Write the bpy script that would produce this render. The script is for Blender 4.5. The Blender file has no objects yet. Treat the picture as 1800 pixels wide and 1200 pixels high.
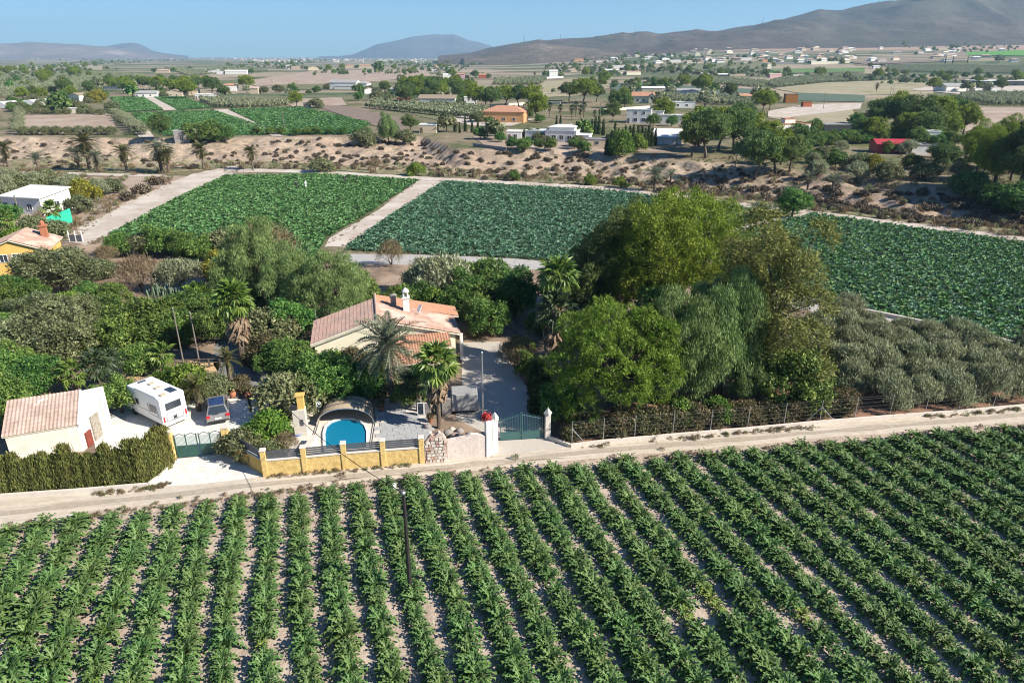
import bpy, math, random
import numpy as np
from mathutils import Vector, Matrix
S = bpy.context.scene
R = math.radians
# ------------------------------------------------------------------ camera, light, exposure
CAM_H, PITCH, F = 28.0, 22.4, 1216.0
cam_d = bpy.data.cameras.new('camera'); cam = bpy.data.objects.new('camera', cam_d)
S.collection.objects.link(cam); S.camera = cam
cam.location = (0, 0, CAM_H); cam.rotation_euler = (R(90 - PITCH), 0, 0)
cam_d.sensor_width = 36; cam_d.lens = 36 * F / 1800; cam_d.clip_start = .5; cam_d.clip_end = 40000
SUN_EL, SUN_AZ = 35.5, 21.0          # sun stands to the right, a little behind the camera
w = bpy.data.worlds.new("World"); S.world = w; w.use_nodes = True
nt = w.node_tree; nt.nodes.clear()
sky = nt.nodes.new('ShaderNodeTexSky'); sky.sky_type = 'NISHITA'; sky.sun_disc = False
sky.sun_elevation = R(SUN_EL); sky.sun_rotation = R(90 + SUN_AZ)
sky.air_density = 1.0; sky.dust_density = 0.2; sky.ozone_density = 3.5; sky.altitude = 300
bg = nt.nodes.new('ShaderNodeBackground'); bg.inputs[1].default_value = .054
wo = nt.nodes.new('ShaderNodeOutputWorld')
tint = nt.nodes.new('ShaderNodeMix'); tint.data_type = 'RGBA'; tint.blend_type = 'MULTIPLY'; tint.inputs[0].default_value = 1; tint.inputs[7].default_value = (.53, .92, 1.28, 1)
nt.links.new(sky.outputs[0], tint.inputs[6]); nt.links.new(tint.outputs[2], bg.inputs[0]); nt.links.new(bg.outputs[0], wo.inputs[0])
sd = bpy.data.lights.new('sun', 'SUN'); sd.energy = 5.0; sd.angle = R(.53); sd.color = (1, .94, .84)
sun = bpy.data.objects.new('sun', sd); S.collection.objects.link(sun)
sv = Vector((math.cos(R(SUN_EL)) * math.cos(R(SUN_AZ)), -math.cos(R(SUN_EL)) * math.sin(R(SUN_AZ)), math.sin(R(SUN_EL))))
sun.rotation_euler = sv.to_track_quat('Z', 'Y').to_euler()
S.view_settings.view_transform = 'Standard'; S.view_settings.look = 'None'
S.view_settings.exposure = 0.98; S.view_settings.gamma = 1; S.view_settings.use_curve_mapping = False
S.cycles.max_bounces = 5; S.cycles.diffuse_bounces = 2; S.cycles.glossy_bounces = 2
S.cycles.transmission_bounces = 3; S.cycles.transparent_max_bounces = 4; S.cycles.volume_bounces = 0
S.cycles.use_denoising = True; S.cycles.use_adaptive_sampling = True; S.cycles.adaptive_threshold = .01; S.cycles.pixel_filter_type = 'BLACKMAN_HARRIS'; S.cycles.filter_width = 1.1
HAZE_DENSITY = 8.5e-5

# ------------------------------------------------------------------ terrain
SP, CP = math.sin(R(PITCH)), math.cos(R(PITCH))
def ray(px, py):
    u, v = (px - 900) / F, (py - 600) / F
    return u, CP - v * SP, -SP - v * CP
def flat(px, py, h=0):
    u, y, z = ray(px, py); t = (CAM_H - h) / -z
    return u * t, y * t
def onray(px, py, Y):
    u, y, z = ray(px, py); t = Y / y
    return Vector((u * t, Y, CAM_H + z * t))
def _h(i, j, s):
    v = np.sin(i * 127.1 + j * 311.7 + s * 74.7) * 43758.5453
    return v - np.floor(v)
def vnoise(x, y, s=0):
    xi, yi = np.floor(x), np.floor(y); fx, fy = x - xi, y - yi
    fx = fx * fx * (3 - 2 * fx); fy = fy * fy * (3 - 2 * fy)
    a, b = _h(xi, yi, s), _h(xi + 1, yi, s); c, d = _h(xi, yi + 1, s), _h(xi + 1, yi + 1, s)
    return (a + (b - a) * fx) * (1 - fy) + (c + (d - c) * fx) * fy
def fbm(x, y, o=4, s=0):
    t, a, n = 0, 1, 0
    for k in range(o):
        t = t + a * vnoise(x * 2 ** k, y * 2 ** k, s + k); n += a; a *= .5
    return t / n
def sstep(a, b, x):
    t = np.clip((x - a) / (b - a), 0, 1); return t * t * (3 - 2 * t)
BANK_TOP = [(-500, 241), (-100, 241), (0, 241), (300, 244), (470, 241), (640, 242), (740, 240), (800, 262), (1000, 264), (1190, 282),
            (1300, 290), (1400, 300), (1600, 325), (1800, 342), (2000, 352), (2500, 372)]
TRACK_N = [(-500, 305), (0, 306), (300, 302), (400, 299), (560, 303), (740, 314), (900, 322), (1090, 334), (1300, 360), (1400, 371),
           (1600, 396), (1800, 421), (2000, 445), (2500, 500)]
def _curve(pts):
    q = [flat(*p) for p in pts]
    return np.array([x / y for x, y in q]), np.array([y for x, y in q])
_ua, _uy = _curve(BANK_TOP); _ta, _ty = _curve(TRACK_N)
def terrain(x, y, full=False):
    x = np.asarray(x, float); y = np.asarray(y, float)
    a = x / np.maximum(y, 1.)
    yu = np.interp(a, _ua, _uy); yt = np.interp(a, _ta, _ty)
    s = yu - y; wd = np.maximum(yu - yt - 3, 22.)
    bw = 15 + 5 * vnoise(x / 14, x * 0, 3)
    s2 = s + 7 * (fbm(x / 9, y / 40, 3, 5) - .5)
    drop = -3.4 * (.45 * sstep(0, 3.5, s2) + .25 * sstep(6.5, 9, s2) + .3 * sstep(12.5, 16.5, s2)) * (1 - sstep(.55, 1., s / wd))
    win = sstep(-4, 3, s) * (1 - sstep(.7, .98, s / wd))
    z = drop * (s < wd) * (y > 60) + win * (1.3 * (fbm(x / 5, y / 7, 4, 9) - .5) + 1.0 * (fbm(x / 2.2, y / 2.6, 3, 13) - .5) + .8 * (.5 - np.abs(fbm(x / 7, y / 12, 3, 21) - .5) * 4)) * (y > 60)
    D = np.sqrt(x * x + y * y)
    wp = sstep(-.06, .34, a) * (y > 0)
    z = z + wp * .036 * np.clip(D - 1250, 0, 2200) * sstep(1250, 1900, D)
    if full: return z, win
    return z
_ts = np.concatenate([np.linspace(20, 60, 60), np.geomspace(60, 14000, 900)])
def G(px, py, h=0.):
    """where the sight line through a photograph pixel meets the terrain (raised by h)"""
    u, yy, zz = ray(px, py)
    def g(t): return CAM_H + zz * t - terrain(u * t, yy * t) - h
    v = g(_ts); k = np.argmax(v < 0)
    if v[k] >= 0: k = len(_ts) - 1
    lo, hi = _ts[max(k - 1, 0)], _ts[k]
    for _ in range(14):
        m = (lo + hi) / 2
        if g(m) < 0: hi = m
        else: lo = m
    x, y = u * hi, yy * hi
    return Vector((x, y, float(terrain(x, y))))
def mpp(px, py):
    """metres per photograph pixel at a ground point"""
    p = G(px, py); return (p.y * CP + (CAM_H - p.z) * SP) / F

# ------------------------------------------------------------------ materials
def _mat(name):
    m = bpy.data.materials.new(name); m.use_nodes = True
    return m, m.node_tree.nodes, m.node_tree.links, m.node_tree.nodes['Principled BSDF']
def ramp(n, l, src, stops):
    r = n.new('ShaderNodeValToRGB'); e = r.color_ramp.elements
    while len(e) < len(stops): e.new(.5)
    for i, (p, c) in enumerate(stops): e[i].position = p; e[i].color = (*c[:3], 1)
    l.new(src, r.inputs[0]); return r.outputs[0]
def noise(n, l, vec, scale, detail=4, rough=.55):
    t = n.new('ShaderNodeTexNoise'); t.inputs['Scale'].default_value = scale
    t.inputs['Detail'].default_value = detail; t.inputs['Roughness'].default_value = rough
    l.new(vec, t.inputs['Vector']); return t.outputs['Fac']
def mixc(n, l, fac, a, b, mode='MIX'):
    m = n.new('ShaderNodeMix'); m.data_type = 'RGBA'; m.blend_type = mode
    for sock, v in ((m.inputs[0], fac), (m.inputs[6], a), (m.inputs[7], b)):
        if isinstance(v, (int, float)): sock.default_value = v
        elif isinstance(v, tuple): sock.default_value = (*v[:3], 1)
        else: l.new(v, sock)
    return m.outputs[2]
def bump(n, l, b, h, strength=.5, dist=.05):
    k = n.new('ShaderNodeBump'); k.inputs['Strength'].default_value = strength; k.inputs['Distance'].default_value = dist
    l.new(h, k.inputs['Height']); l.new(k.outputs[0], b.inputs['Normal'])
def surf(name, c1, c2=None, scale=1., rough=.85, big=None, bs=.3, bd=.03, world=True, spec=.25, metal=0, c3=None, stretch=None):
    m, n, l, b = _mat(name)
    if world: vec = n.new('ShaderNodeNewGeometry').outputs['Position']
    else: vec = n.new('ShaderNodeTexCoord').outputs['Object']
    if stretch:
        mp = n.new('ShaderNodeMapping'); mp.inputs['Scale'].default_value = stretch; l.new(vec, mp.inputs[0]); vec = mp.outputs[0]
    c2 = c2 or tuple(x * .8 for x in c1)
    f = noise(n, l, vec, scale, 6, .62)
    col = ramp(n, l, f, [(.32, c2), (.66, c1)])
    if c3:
        f3 = noise(n, l, vec, scale * .23, 5, .6); g = ramp(n, l, f3, [(.45, (0, 0, 0)), (.62, (1, 1, 1))])
        col = mixc(n, l, g, col, c3)
    if big:
        fb = noise(n, l, vec, big, 3); col = mixc(n, l, ramp(n, l, fb, [(.3, (0, 0, 0)), (.7, (.55,) * 3)]), col, mixc(n, l, 1., col, c2, 'MULTIPLY') if False else c2)
    l.new(col, b.inputs['Base Color']); b.inputs['Roughness'].default_value = rough
    b.inputs['Specular IOR Level'].default_value = spec; b.inputs['Metallic'].default_value = metal
    if bs: bump(n, l, b, f, bs, bd)
    return m
def leafmat(name, a, b_, c=None, trans=.22, hue=.5, rough=.6, spec=.25):
    """foliage: leaf colour varies from tuft to tuft (attribute v) and from plant to plant"""
    m, n, l, b = _mat(name)
    at = n.new('ShaderNodeAttribute'); at.attribute_name = 'v'
    stops = [(.15, a), (.85, b_)] if c is None else [(.1, a), (.62, b_), (.97, c)]
    col = ramp(n, l, at.outputs['Fac'], stops)
    oi = n.new('ShaderNodeObjectInfo')
    hs = n.new('ShaderNodeHueSaturation'); l.new(col, hs.inputs['Color'])
    mr = n.new('ShaderNodeMapRange'); mr.inputs[3].default_value = .5 - .035 * hue; mr.inputs[4].default_value = .5 + .03 * hue
    l.new(oi.outputs['Random'], mr.inputs[0]); l.new(mr.outputs[0], hs.inputs['Hue'])
    mv = n.new('ShaderNodeMapRange'); mv.inputs[3].default_value = 1 - .25 * hue; mv.inputs[4].default_value = 1 + .25 * hue
    wn = n.new('ShaderNodeMath'); wn.operation = 'MULTIPLY'; wn.inputs[1].default_value = 7.13
    fr = n.new('ShaderNodeMath'); fr.operation = 'FRACT'
    l.new(oi.outputs['Random'], wn.inputs[0]); l.new(wn.outputs[0], fr.inputs[0]); l.new(fr.outputs[0], mv.inputs[0]); l.new(mv.outputs[0], hs.inputs['Value'])
    l.new(hs.outputs[0], b.inputs['Base Color']); b.inputs['Roughness'].default_value = rough
    b.inputs['Specular IOR Level'].default_value = spec
    tr = n.new('ShaderNodeBsdfTranslucent'); l.new(hs.outputs[0], tr.inputs[0])
    mx = n.new('ShaderNodeMixShader'); mx.inputs[0].default_value = trans
    out = n['Material Output']; l.new(b.outputs[0], mx.inputs[1]); l.new(tr.outputs[0], mx.inputs[2]); l.new(mx.outputs[0], out.inputs[0])
    return m
def plain(name, c, rough=.5, metal=0, spec=.5, alpha=None):
    m, n, l, b = _mat(name); b.inputs['Base Color'].default_value = (*c, 1); b.inputs['Roughness'].default_value = rough
    b.inputs['Metallic'].default_value = metal; b.inputs['Specular IOR Level'].default_value = spec
    return m
M = {}
M['soil_field'] = surf('field_soil', (.42, .335, .26), (.29, .22, .165), 2.2, .95, bs=.8, bd=.12, c3=(.46, .37, .29))
M['road'] = surf('dirt_road', (.50, .43, .345), (.37, .31, .24), 1.3, .95, bs=.35, bd=.04, c3=(.53, .465, .385), stretch=(.25, 1.6, 1))
M['rut'] = surf('packed_wheel_track', (.55, .47, .375), (.43, .36, .275), 1.7, .95, bs=.3, bd=.03)
M['rut_dark'] = surf('loose_road_middle', (.40, .335, .26), (.31, .26, .20), 2.5, .95, bs=.6, bd=.04)
M['track'] = surf('dirt_track', (.46, .39, .32), (.36, .29, .23), .7, .95, bs=.4, bd=.05, c3=(.52, .46, .39))
M['gravel_white'] = surf('white_gravel', (.66, .63, .57), (.52, .48, .42), 6, .95, bs=.6, bd=.03, c3=(.72, .69, .63))
M['gravel'] = surf('drive_gravel', (.52, .465, .40), (.36, .32, .275), 7, .95, bs=.7, bd=.03, c3=(.45, .40, .345))
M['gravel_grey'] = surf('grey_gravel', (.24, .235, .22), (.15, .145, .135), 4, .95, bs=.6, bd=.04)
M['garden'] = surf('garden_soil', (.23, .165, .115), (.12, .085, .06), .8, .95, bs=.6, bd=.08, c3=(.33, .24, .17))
M['red_soil'] = surf('orchard_red_soil', (.30, .17, .11), (.20, .11, .075), 1.2, .95, bs=.5, bd=.06)
M['sand'] = surf('ochre_sand', (.55, .38, .20), (.45, .30, .16), 2, .95)
M['concrete_path'] = surf('pale_concrete_path', (.40, .375, .345), (.33, .31, .285), .8, .9)
M['scrub_floor'] = surf('dry_grass_floor', (.20, .175, .085), (.12, .115, .06), .9, .95, bs=.6, bd=.2, c3=(.27, .23, .13))
M['fallow'] = surf('fallow_field', (.33, .245, .18), (.26, .19, .14), .25, .95, bs=.5, bd=.1, c3=(.38, .30, .23))
M['plough'] = surf('ploughed_brown', (.22, .165, .13), (.16, .12, .09), .3, .95, bs=.5, bd=.1)
M['tan_crop'] = surf('tan_stubble', (.30, .265, .15), (.235, .20, .115), .12, .95, c3=(.33, .28, .19))
M['crop_floor'] = surf('leafy_field_floor', (.055, .075, .03), (.04, .055, .022), .8, .95)
M['green_crop'] = surf('green_crop', (.06, .145, .055), (.04, .095, .04), .25, .9, bs=.5, bd=.15)
M['teal_crop'] = surf('teal_crop', (.10, .135, .09), (.075, .105, .07), .12, .9)
M['bright_crop'] = surf('bright_green_crop', (.10, .27, .035), (.08, .2, .03), .1, .9)
M['olive_dry'] = surf('dry_pasture', (.17, .16, .075), (.11, .115, .055), .2, .95)
M['bark'] = surf('bark', (.17, .13, .095), (.085, .065, .05), 5, .95, world=False, bs=.7, bd=.03, stretch=(1, 1, .3))
M['bark_pale'] = surf('pale_bark', (.38, .34, .28), (.2, .17, .135), 5, .9, world=False, bs=.6, bd=.02)
M['deadleaf'] = surf('dead_palm_leaf', (.30, .215, .135), (.15, .10, .065), 6, .9, world=False, bs=0)
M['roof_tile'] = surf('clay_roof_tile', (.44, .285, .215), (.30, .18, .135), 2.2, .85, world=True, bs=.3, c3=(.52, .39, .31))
M['roof_shade'] = surf('shade_side_roof_tile', (.52, .34, .265), (.38, .24, .185), 2.2, .85, world=True, c3=(.37, .26, .21))  # clay tile for slopes away from the sun, colour raised against their shade
M['roof_orange'] = surf('orange_roof_tile', (.47, .25, .155), (.36, .185, .115), 1.5, .85, world=True)
M['roof_pink'] = surf('pinkish_roof_tile', (.44, .325, .26), (.31, .225, .18), 2.4, .9, world=True, bs=.35, bd=.03, c3=(.5, .36, .29))
M['wall_cream'] = surf('cream_render', (.76, .70, .53), (.66, .60, .44), .8, .9, bs=.1)
M['wall_shed'] = surf('off_white_render', (.74, .70, .60), (.58, .53, .44), .8, .9, bs=.1)
M['wall_white'] = surf('white_render', (.75, .73, .68), (.60, .57, .51), .7, .85, bs=.1)
M['wall_yellow'] = surf('yellow_roughcast', (.68, .49, .19), (.50, .33, .12), 3, .95, bs=.9, bd=.06)
M['wall_yellow_smooth'] = surf('yellow_render', (.68, .44, .13), (.62, .39, .11), 1, .9, bs=.1)
M['stone_pink'] = surf('pink_rubble_stone', (.52, .36, .28), (.33, .19, .14), 4, .95, bs=.9, bd=.08, c3=(.58, .49, .41))
M['plaster_pink'] = surf('rough_pinkish_plaster', (.66, .57, .5), (.55, .45, .38), 3, .95, bs=.7, bd=.05)
M['grey_metal'] = plain('grey_painted_metal', (.11, .115, .125), .5, .3)
M['gate_green'] = plain('dark_green_gate_paint', (.02, .075, .06), .45)
M['gate_teal'] = plain('teal_green_gate_paint', (.045, .115, .105), .5)
M['rail_pale'] = plain('pale_grey_green_bars', (.33, .40, .37), .5)
M['steel'] = plain('galvanised_steel', (.45, .46, .46), .45, .7)
M['black'] = plain('black_rubber', (.02, .02, .021), .8)
M['pole_dark'] = surf('tarred_wood', (.035, .03, .026), (.02, .018, .016), 3, .8, world=False)
M['pole_wood'] = surf('grey_wood_pole', (.22, .19, .155), (.14, .12, .10), 3, .9, world=False)
M['glass'] = plain('dark_window_glass', (.03, .04, .05), .12, 0, .7)
M['white_paint'] = plain('white_painted_panel', (.78, .78, .76), .35)
M['tape'] = plain('faded_decal', (.28, .27, .27), .5)
M['car_silver'] = plain('beige_silver_car_paint', (.36, .34, .32), .3, .55)
M['car_roof'] = plain('blue_tinted_roof_glass', (.02, .035, .09), .15, .0, .8)
M['red_light'] = plain('red_tail_light', (.55, .015, .02), .3)
M['water'] = None
M['brown_plastic'] = plain('smoked_polycarbonate', (.48, .37, .24), .3, 0, .6)
M['maroon'] = surf('faded_maroon_paint', (.22, .05, .035), (.16, .04, .03), 3, .8)
M['red'] = plain('red_flower', (.42, .03, .025), .7)
M['net'] = plain('green_shade_net', (.02, .42, .26), .7)
M['terracotta'] = surf('terracotta_pot', (.42, .17, .09), (.33, .13, .07), 4, .9, world=False)
M['paver'] = surf('grey_paving_slab', (.40, .395, .385), (.30, .295, .29), 2.5, .85, bs=.3)
M['coping'] = surf('cream_coping_stone', (.62, .56, .48), (.54, .48, .41), 3, .8)
M['block'] = surf('grey_concrete_block', (.30, .27, .25), (.21, .19, .17), 3, .95)
M['skin'] = plain('skin', (.45, .25, .17), .6)
M['shirt'] = plain('blue_cotton', (.09, .16, .33), .9)
M['trousers'] = plain('dark_cloth', (.05, .045, .05), .9)
M['hair'] = plain('dark_hair', (.03, .022, .018), .8)
M['roof_grey'] = surf('grey_sheet_roof', (.34, .33, .31), (.27, .26, .25), .8, .7, world=False)
M['roof_brown'] = surf('brown_fibre_roof', (.30, .235, .17), (.24, .18, .13), .8, .9, world=False)
M['roof_white'] = surf('white_sheet_roof', (.72, .71, .67), (.64, .63, .6), .5, .6, world=False)
M['roof_red'] = plain('red_sheet_roof', (.38, .035, .04), .5)
M['brick_red'] = surf('red_brick_wall', (.40, .12, .07), (.32, .1, .06), 1, .9)
M['wall_orange'] = surf('orange_render', (.62, .33, .14), (.55, .28, .12), 1, .9)
M['wall_pink'] = surf('pink_render', (.58, .36, .36), (.52, .32, .32), 1, .9)
M['wall_beige'] = surf('beige_render', (.55, .45, .32), (.48, .39, .27), 1, .9)
M['rust'] = surf('rusty_container', (.36, .15, .04), (.25, .10, .03), 1, .9)
M['dark_net'] = plain('black_shade_cloth', (.02, .026, .03), .8)
M['blue'] = plain('faded_blue_plastic', (.10, .17, .30), .5)
# leaves
M['L_art'] = leafmat('artichoke_leaf', (.046, .115, .022), (.112, .205, .042), (.29, .36, .19), .25, .5)
M['L_art_y'] = leafmat('yellowing_artichoke_leaf', (.10, .19, .025), (.20, .28, .045), (.32, .35, .12), .2, .4)
M['L_crop'] = leafmat('green_crop_leaf', (.055, .15, .035), (.12, .26, .07), (.28, .39, .22), .15, .5)
M['L_crop_blue'] = leafmat('bluish_crop_leaf', (.035, .12, .055), (.10, .22, .11), (.32, .42, .31), .15, .5)
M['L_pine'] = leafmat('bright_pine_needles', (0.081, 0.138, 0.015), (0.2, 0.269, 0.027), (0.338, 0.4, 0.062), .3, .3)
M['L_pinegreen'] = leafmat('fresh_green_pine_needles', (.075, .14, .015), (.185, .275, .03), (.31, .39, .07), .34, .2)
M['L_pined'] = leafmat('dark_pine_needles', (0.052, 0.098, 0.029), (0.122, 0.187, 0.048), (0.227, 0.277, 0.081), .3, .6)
M['L_pepper'] = leafmat('pepper_tree_leaf', (0.081, 0.138, 0.04), (0.187, 0.268, 0.081), (0.325, 0.406, 0.163), .3, .35)
M['L_casu'] = leafmat('yellowish_feathery_leaf', (0.071, 0.086, 0.026), (0.201, 0.209, 0.049), (0.359, 0.338, 0.094), .3, .3)
M['L_olive'] = leafmat('olive_leaf', (0.143, 0.159, 0.08), (0.303, 0.327, 0.183), (0.526, 0.542, 0.35), .3, .3)
M['L_broad'] = leafmat('broad_green_leaf', (0.039, 0.096, 0.023), (0.109, 0.202, 0.042), (0.281, 0.386, 0.088), .3, .9)
M['L_grey'] = leafmat('grey_green_leaf', (0.066, 0.086, 0.035), (0.185, 0.205, 0.09), (0.356, 0.37, 0.198), .3, .6)
M['L_bright'] = leafmat('bright_green_leaf', (0.06, 0.132, 0.02), (0.159, 0.251, 0.033), (0.291, 0.37, 0.066), .3, .8)
M['L_yellow'] = leafmat('yellow_autumn_leaf', (.13, .14, .02), (.28, .26, .035), (.42, .36, .06), .3, .3)
M['L_red'] = leafmat('russet_hedge_leaf', (.055, .065, .026), (.14, .125, .055), (.27, .19, .115), .3, .5)
M['L_dry'] = leafmat('dry_brown_twig', (.12, .09, .05), (.21, .155, .085), (.30, .22, .12), .1, .4)
M['L_scrub'] = leafmat('dark_saltbush_leaf', (.06, .045, .03), (.11, .085, .055), (.18, .14, .095), .05, .5)
M['L_cyp'] = leafmat('cypress_leaf', (0.026, 0.05, 0.017), (0.058, 0.094, 0.031), (0.115, 0.144, 0.05), .3, .3)
M['L_hedge'] = leafmat('conifer_hedge_leaf', (.085, .08, .035), (0.175, 0.194, 0.045), (0.3, 0.288, 0.088), .3, .4)
M['L_palm'] = leafmat('palm_frond_leaf', (0.099, 0.119, 0.073), (0.185, 0.211, 0.132), (0.317, 0.33, 0.238), .3, .3, .45, .4)
M['L_palmd'] = leafmat('orange_green_palm_frond', (0.057, 0.069, 0.025), (0.149, 0.144, 0.052), (0.345, 0.23, 0.057), .3, .3, .45, .4)
M['L_fan'] = leafmat('fan_palm_leaf', (0.062, 0.124, 0.021), (0.166, 0.248, 0.041), (0.331, 0.386, 0.097), .3, .3, .45, .4)
M['L_fand'] = leafmat('dark_fan_palm_leaf', (0.034, 0.063, 0.025), (0.081, 0.115, 0.046), (0.172, 0.207, 0.103), .3, .3, .45, .4)
M['L_cactus'] = leafmat('pale_cactus_skin', (.10, .14, .085), (.17, .21, .14), (.26, .29, .21), 0, .3)

# ------------------------------------------------------------------ mesh builder
COL = S.collection
class MB:
    def __init__(s): s.v = []; s.f = []; s.m = []
    def add(s, vs, fs, mi=0):
        o = len(s.v); s.v += [tuple(p) for p in vs]; s.f += [tuple(i + o for i in f) for f in fs]; s.m += [mi] * len(fs); return s
    def box(s, c, d, rz=0, mi=0, taper=1.):
        """box centred at c in x and y, standing on c.z"""
        x, y, z = d; cs, sn = math.cos(rz), math.sin(rz); vs = []
        for k, t in ((0, 1.), (z, taper)):
            for a, b in ((-x, -y), (x, -y), (x, y), (-x, y)):
                a, b = a / 2 * t, b / 2 * t
                vs.append((c[0] + a * cs - b * sn, c[1] + a * sn + b * cs, c[2] + k))
        return s.add(vs, [(3, 2, 1, 0), (4, 5, 6, 7), (0, 1, 5, 4), (1, 2, 6, 5), (2, 3, 7, 6), (3, 0, 4, 7)], mi)
    def prism(s, base, z0, z1, mi=0):
        """vertical prism over a plan polygon; z0, z1 numbers or per-corner lists"""
        n = len(base); a = z0 if hasattr(z0, '__len__') else [z0] * n; b = z1 if hasattr(z1, '__len__') else [z1] * n
        vs = [(p[0], p[1], a[i]) for i, p in enumerate(base)] + [(p[0], p[1], b[i]) for i, p in enumerate(base)]
        fs = [tuple(reversed(range(n))), tuple(range(n, 2 * n))] + [(i, (i + 1) % n, (i + 1) % n + n, i + n) for i in range(n)]
        return s.add(vs, fs, mi)
    def bar(s, p, q, wd, ht=None, mi=0):
        """rectangular bar between two points"""
        p, q = Vector(p), Vector(q); d = (q - p).normalized(); ht = ht or wd
        up = Vector((0, 0, 1)) if abs(d.z) < .95 else Vector((0, 1, 0))
        x = d.cross(up).normalized() * wd / 2; y = x.cross(d).normalized() * ht / 2
        vs = [p - x - y, p + x - y, p + x + y, p - x + y, q - x - y, q + x - y, q + x + y, q - x + y]
        return s.add(vs, [(0, 1, 2, 3), (7, 6, 5, 4), (0, 4, 5, 1), (1, 5, 6, 2), (2, 6, 7, 3), (3, 7, 4, 0)], mi)
    def tube(s, pts, rad, n=7, mi=0, cap=True):
        pts = [Vector(p) for p in pts]; rad = rad if hasattr(rad, '__len__') else [rad] * len(pts); vs = []
        for i, p in enumerate(pts):
            d = (pts[min(i + 1, len(pts) - 1)] - pts[max(i - 1, 0)]).normalized()
            up = Vector((0, 0, 1)) if abs(d.z) < .9 else Vector((1, 0, 0))
            x = d.cross(up).normalized(); y = x.cross(d)
            for k in range(n):
                a = 2 * math.pi * k / n; vs.append(p + (x * math.cos(a) + y * math.sin(a)) * rad[i])
        fs = [(i * n + k, i * n + (k + 1) % n, (i + 1) * n + (k + 1) % n, (i + 1) * n + k) for i in range(len(pts) - 1) for k in range(n)]
        if cap: fs += [tuple(reversed(range(n))), tuple(range((len(pts) - 1) * n, len(pts) * n))]
        return s.add(vs, fs, mi)
    def lathe(s, c, prof, n=12, mi=0):
        vs = []
        for r, z in prof:
            for k in range(n): a = 2 * math.pi * k / n; vs.append((c[0] + r * math.cos(a), c[1] + r * math.sin(a), c[2] + z))
        fs = [(i * n + k, i * n + (k + 1) % n, (i + 1) * n + (k + 1) % n, (i + 1) * n + k) for i in range(len(prof) - 1) for k in range(n)]
        fs += [tuple(reversed(range(n))), tuple(range((len(prof) - 1) * n, len(prof) * n))]
        return s.add(vs, fs, mi)
    def mesh(s, name, mats, smooth=False):
        me = bpy.data.meshes.new(name); me.from_pydata(s.v, [], s.f)
        for m in (mats if isinstance(mats, (list, tuple)) else [mats]): me.materials.append(M[m] if isinstance(m, str) else m)
        me.polygons.foreach_set('material_index', s.m)
        if smooth: me.polygons.foreach_set('use_smooth', [True] * len(s.f))
        me.update(); return me
    def build(s, name, mats, parent=None, smooth=False, bevel=0):
        o = link(name, s.mesh(name, mats, smooth), parent)
        if bevel:
            b = o.modifiers.new('bevel', 'BEVEL'); b.width = bevel; b.segments = 2; b.limit_method = 'ANGLE'
        return o
def link(name, data, parent=None, loc=None, rot=None, scale=None):
    o = bpy.data.objects.new(name, data); COL.objects.link(o)
    if parent: o.parent = parent
    if loc is not None: o.location = loc
    if rot is not None: o.rotation_euler = rot
    if scale is not None: o.scale = scale
    return o
def tag(o, label=None, cat=None, group=None, kind=None):
    if label: o['label'] = label
    if cat: o['category'] = cat
    if group: o['group'] = group
    if kind: o['kind'] = kind
    return o
def thing(name, loc, rz, label, cat, group=None, scale=None):
    return tag(link(name, None, None, loc, (0, 0, rz), scale), label, cat, group)
def npmesh(name, V, Fq, mats, v=None, mi=None, smooth=False):
    """mesh from numpy arrays: V (n,3), Fq (m,k) all faces the same size"""
    me = bpy.data.meshes.new(name); m, k = Fq.shape
    me.vertices.add(len(V)); me.vertices.foreach_set('co', V.astype(np.float32).ravel())
    me.loops.add(m * k); me.loops.foreach_set('vertex_index', Fq.astype(np.int32).ravel())
    me.polygons.add(m); me.polygons.foreach_set('loop_start', np.arange(0, m * k, k, dtype=np.int32))
    me.polygons.foreach_set('loop_total', np.full(m, k, dtype=np.int32))
    for q in (mats if isinstance(mats, (list, tuple)) else [mats]): me.materials.append(M[q] if isinstance(q, str) else q)
    if mi is not None: me.polygons.foreach_set('material_index', mi.astype(np.int32))
    me.polygons.foreach_set('use_smooth', np.full(m, bool(smooth)))
    me.update(calc_edges=True)
    if v is not None:
        a = me.attributes.new('v', 'FLOAT', 'FACE'); a.data.foreach_set('value', v.astype(np.float32))
    return me
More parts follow.
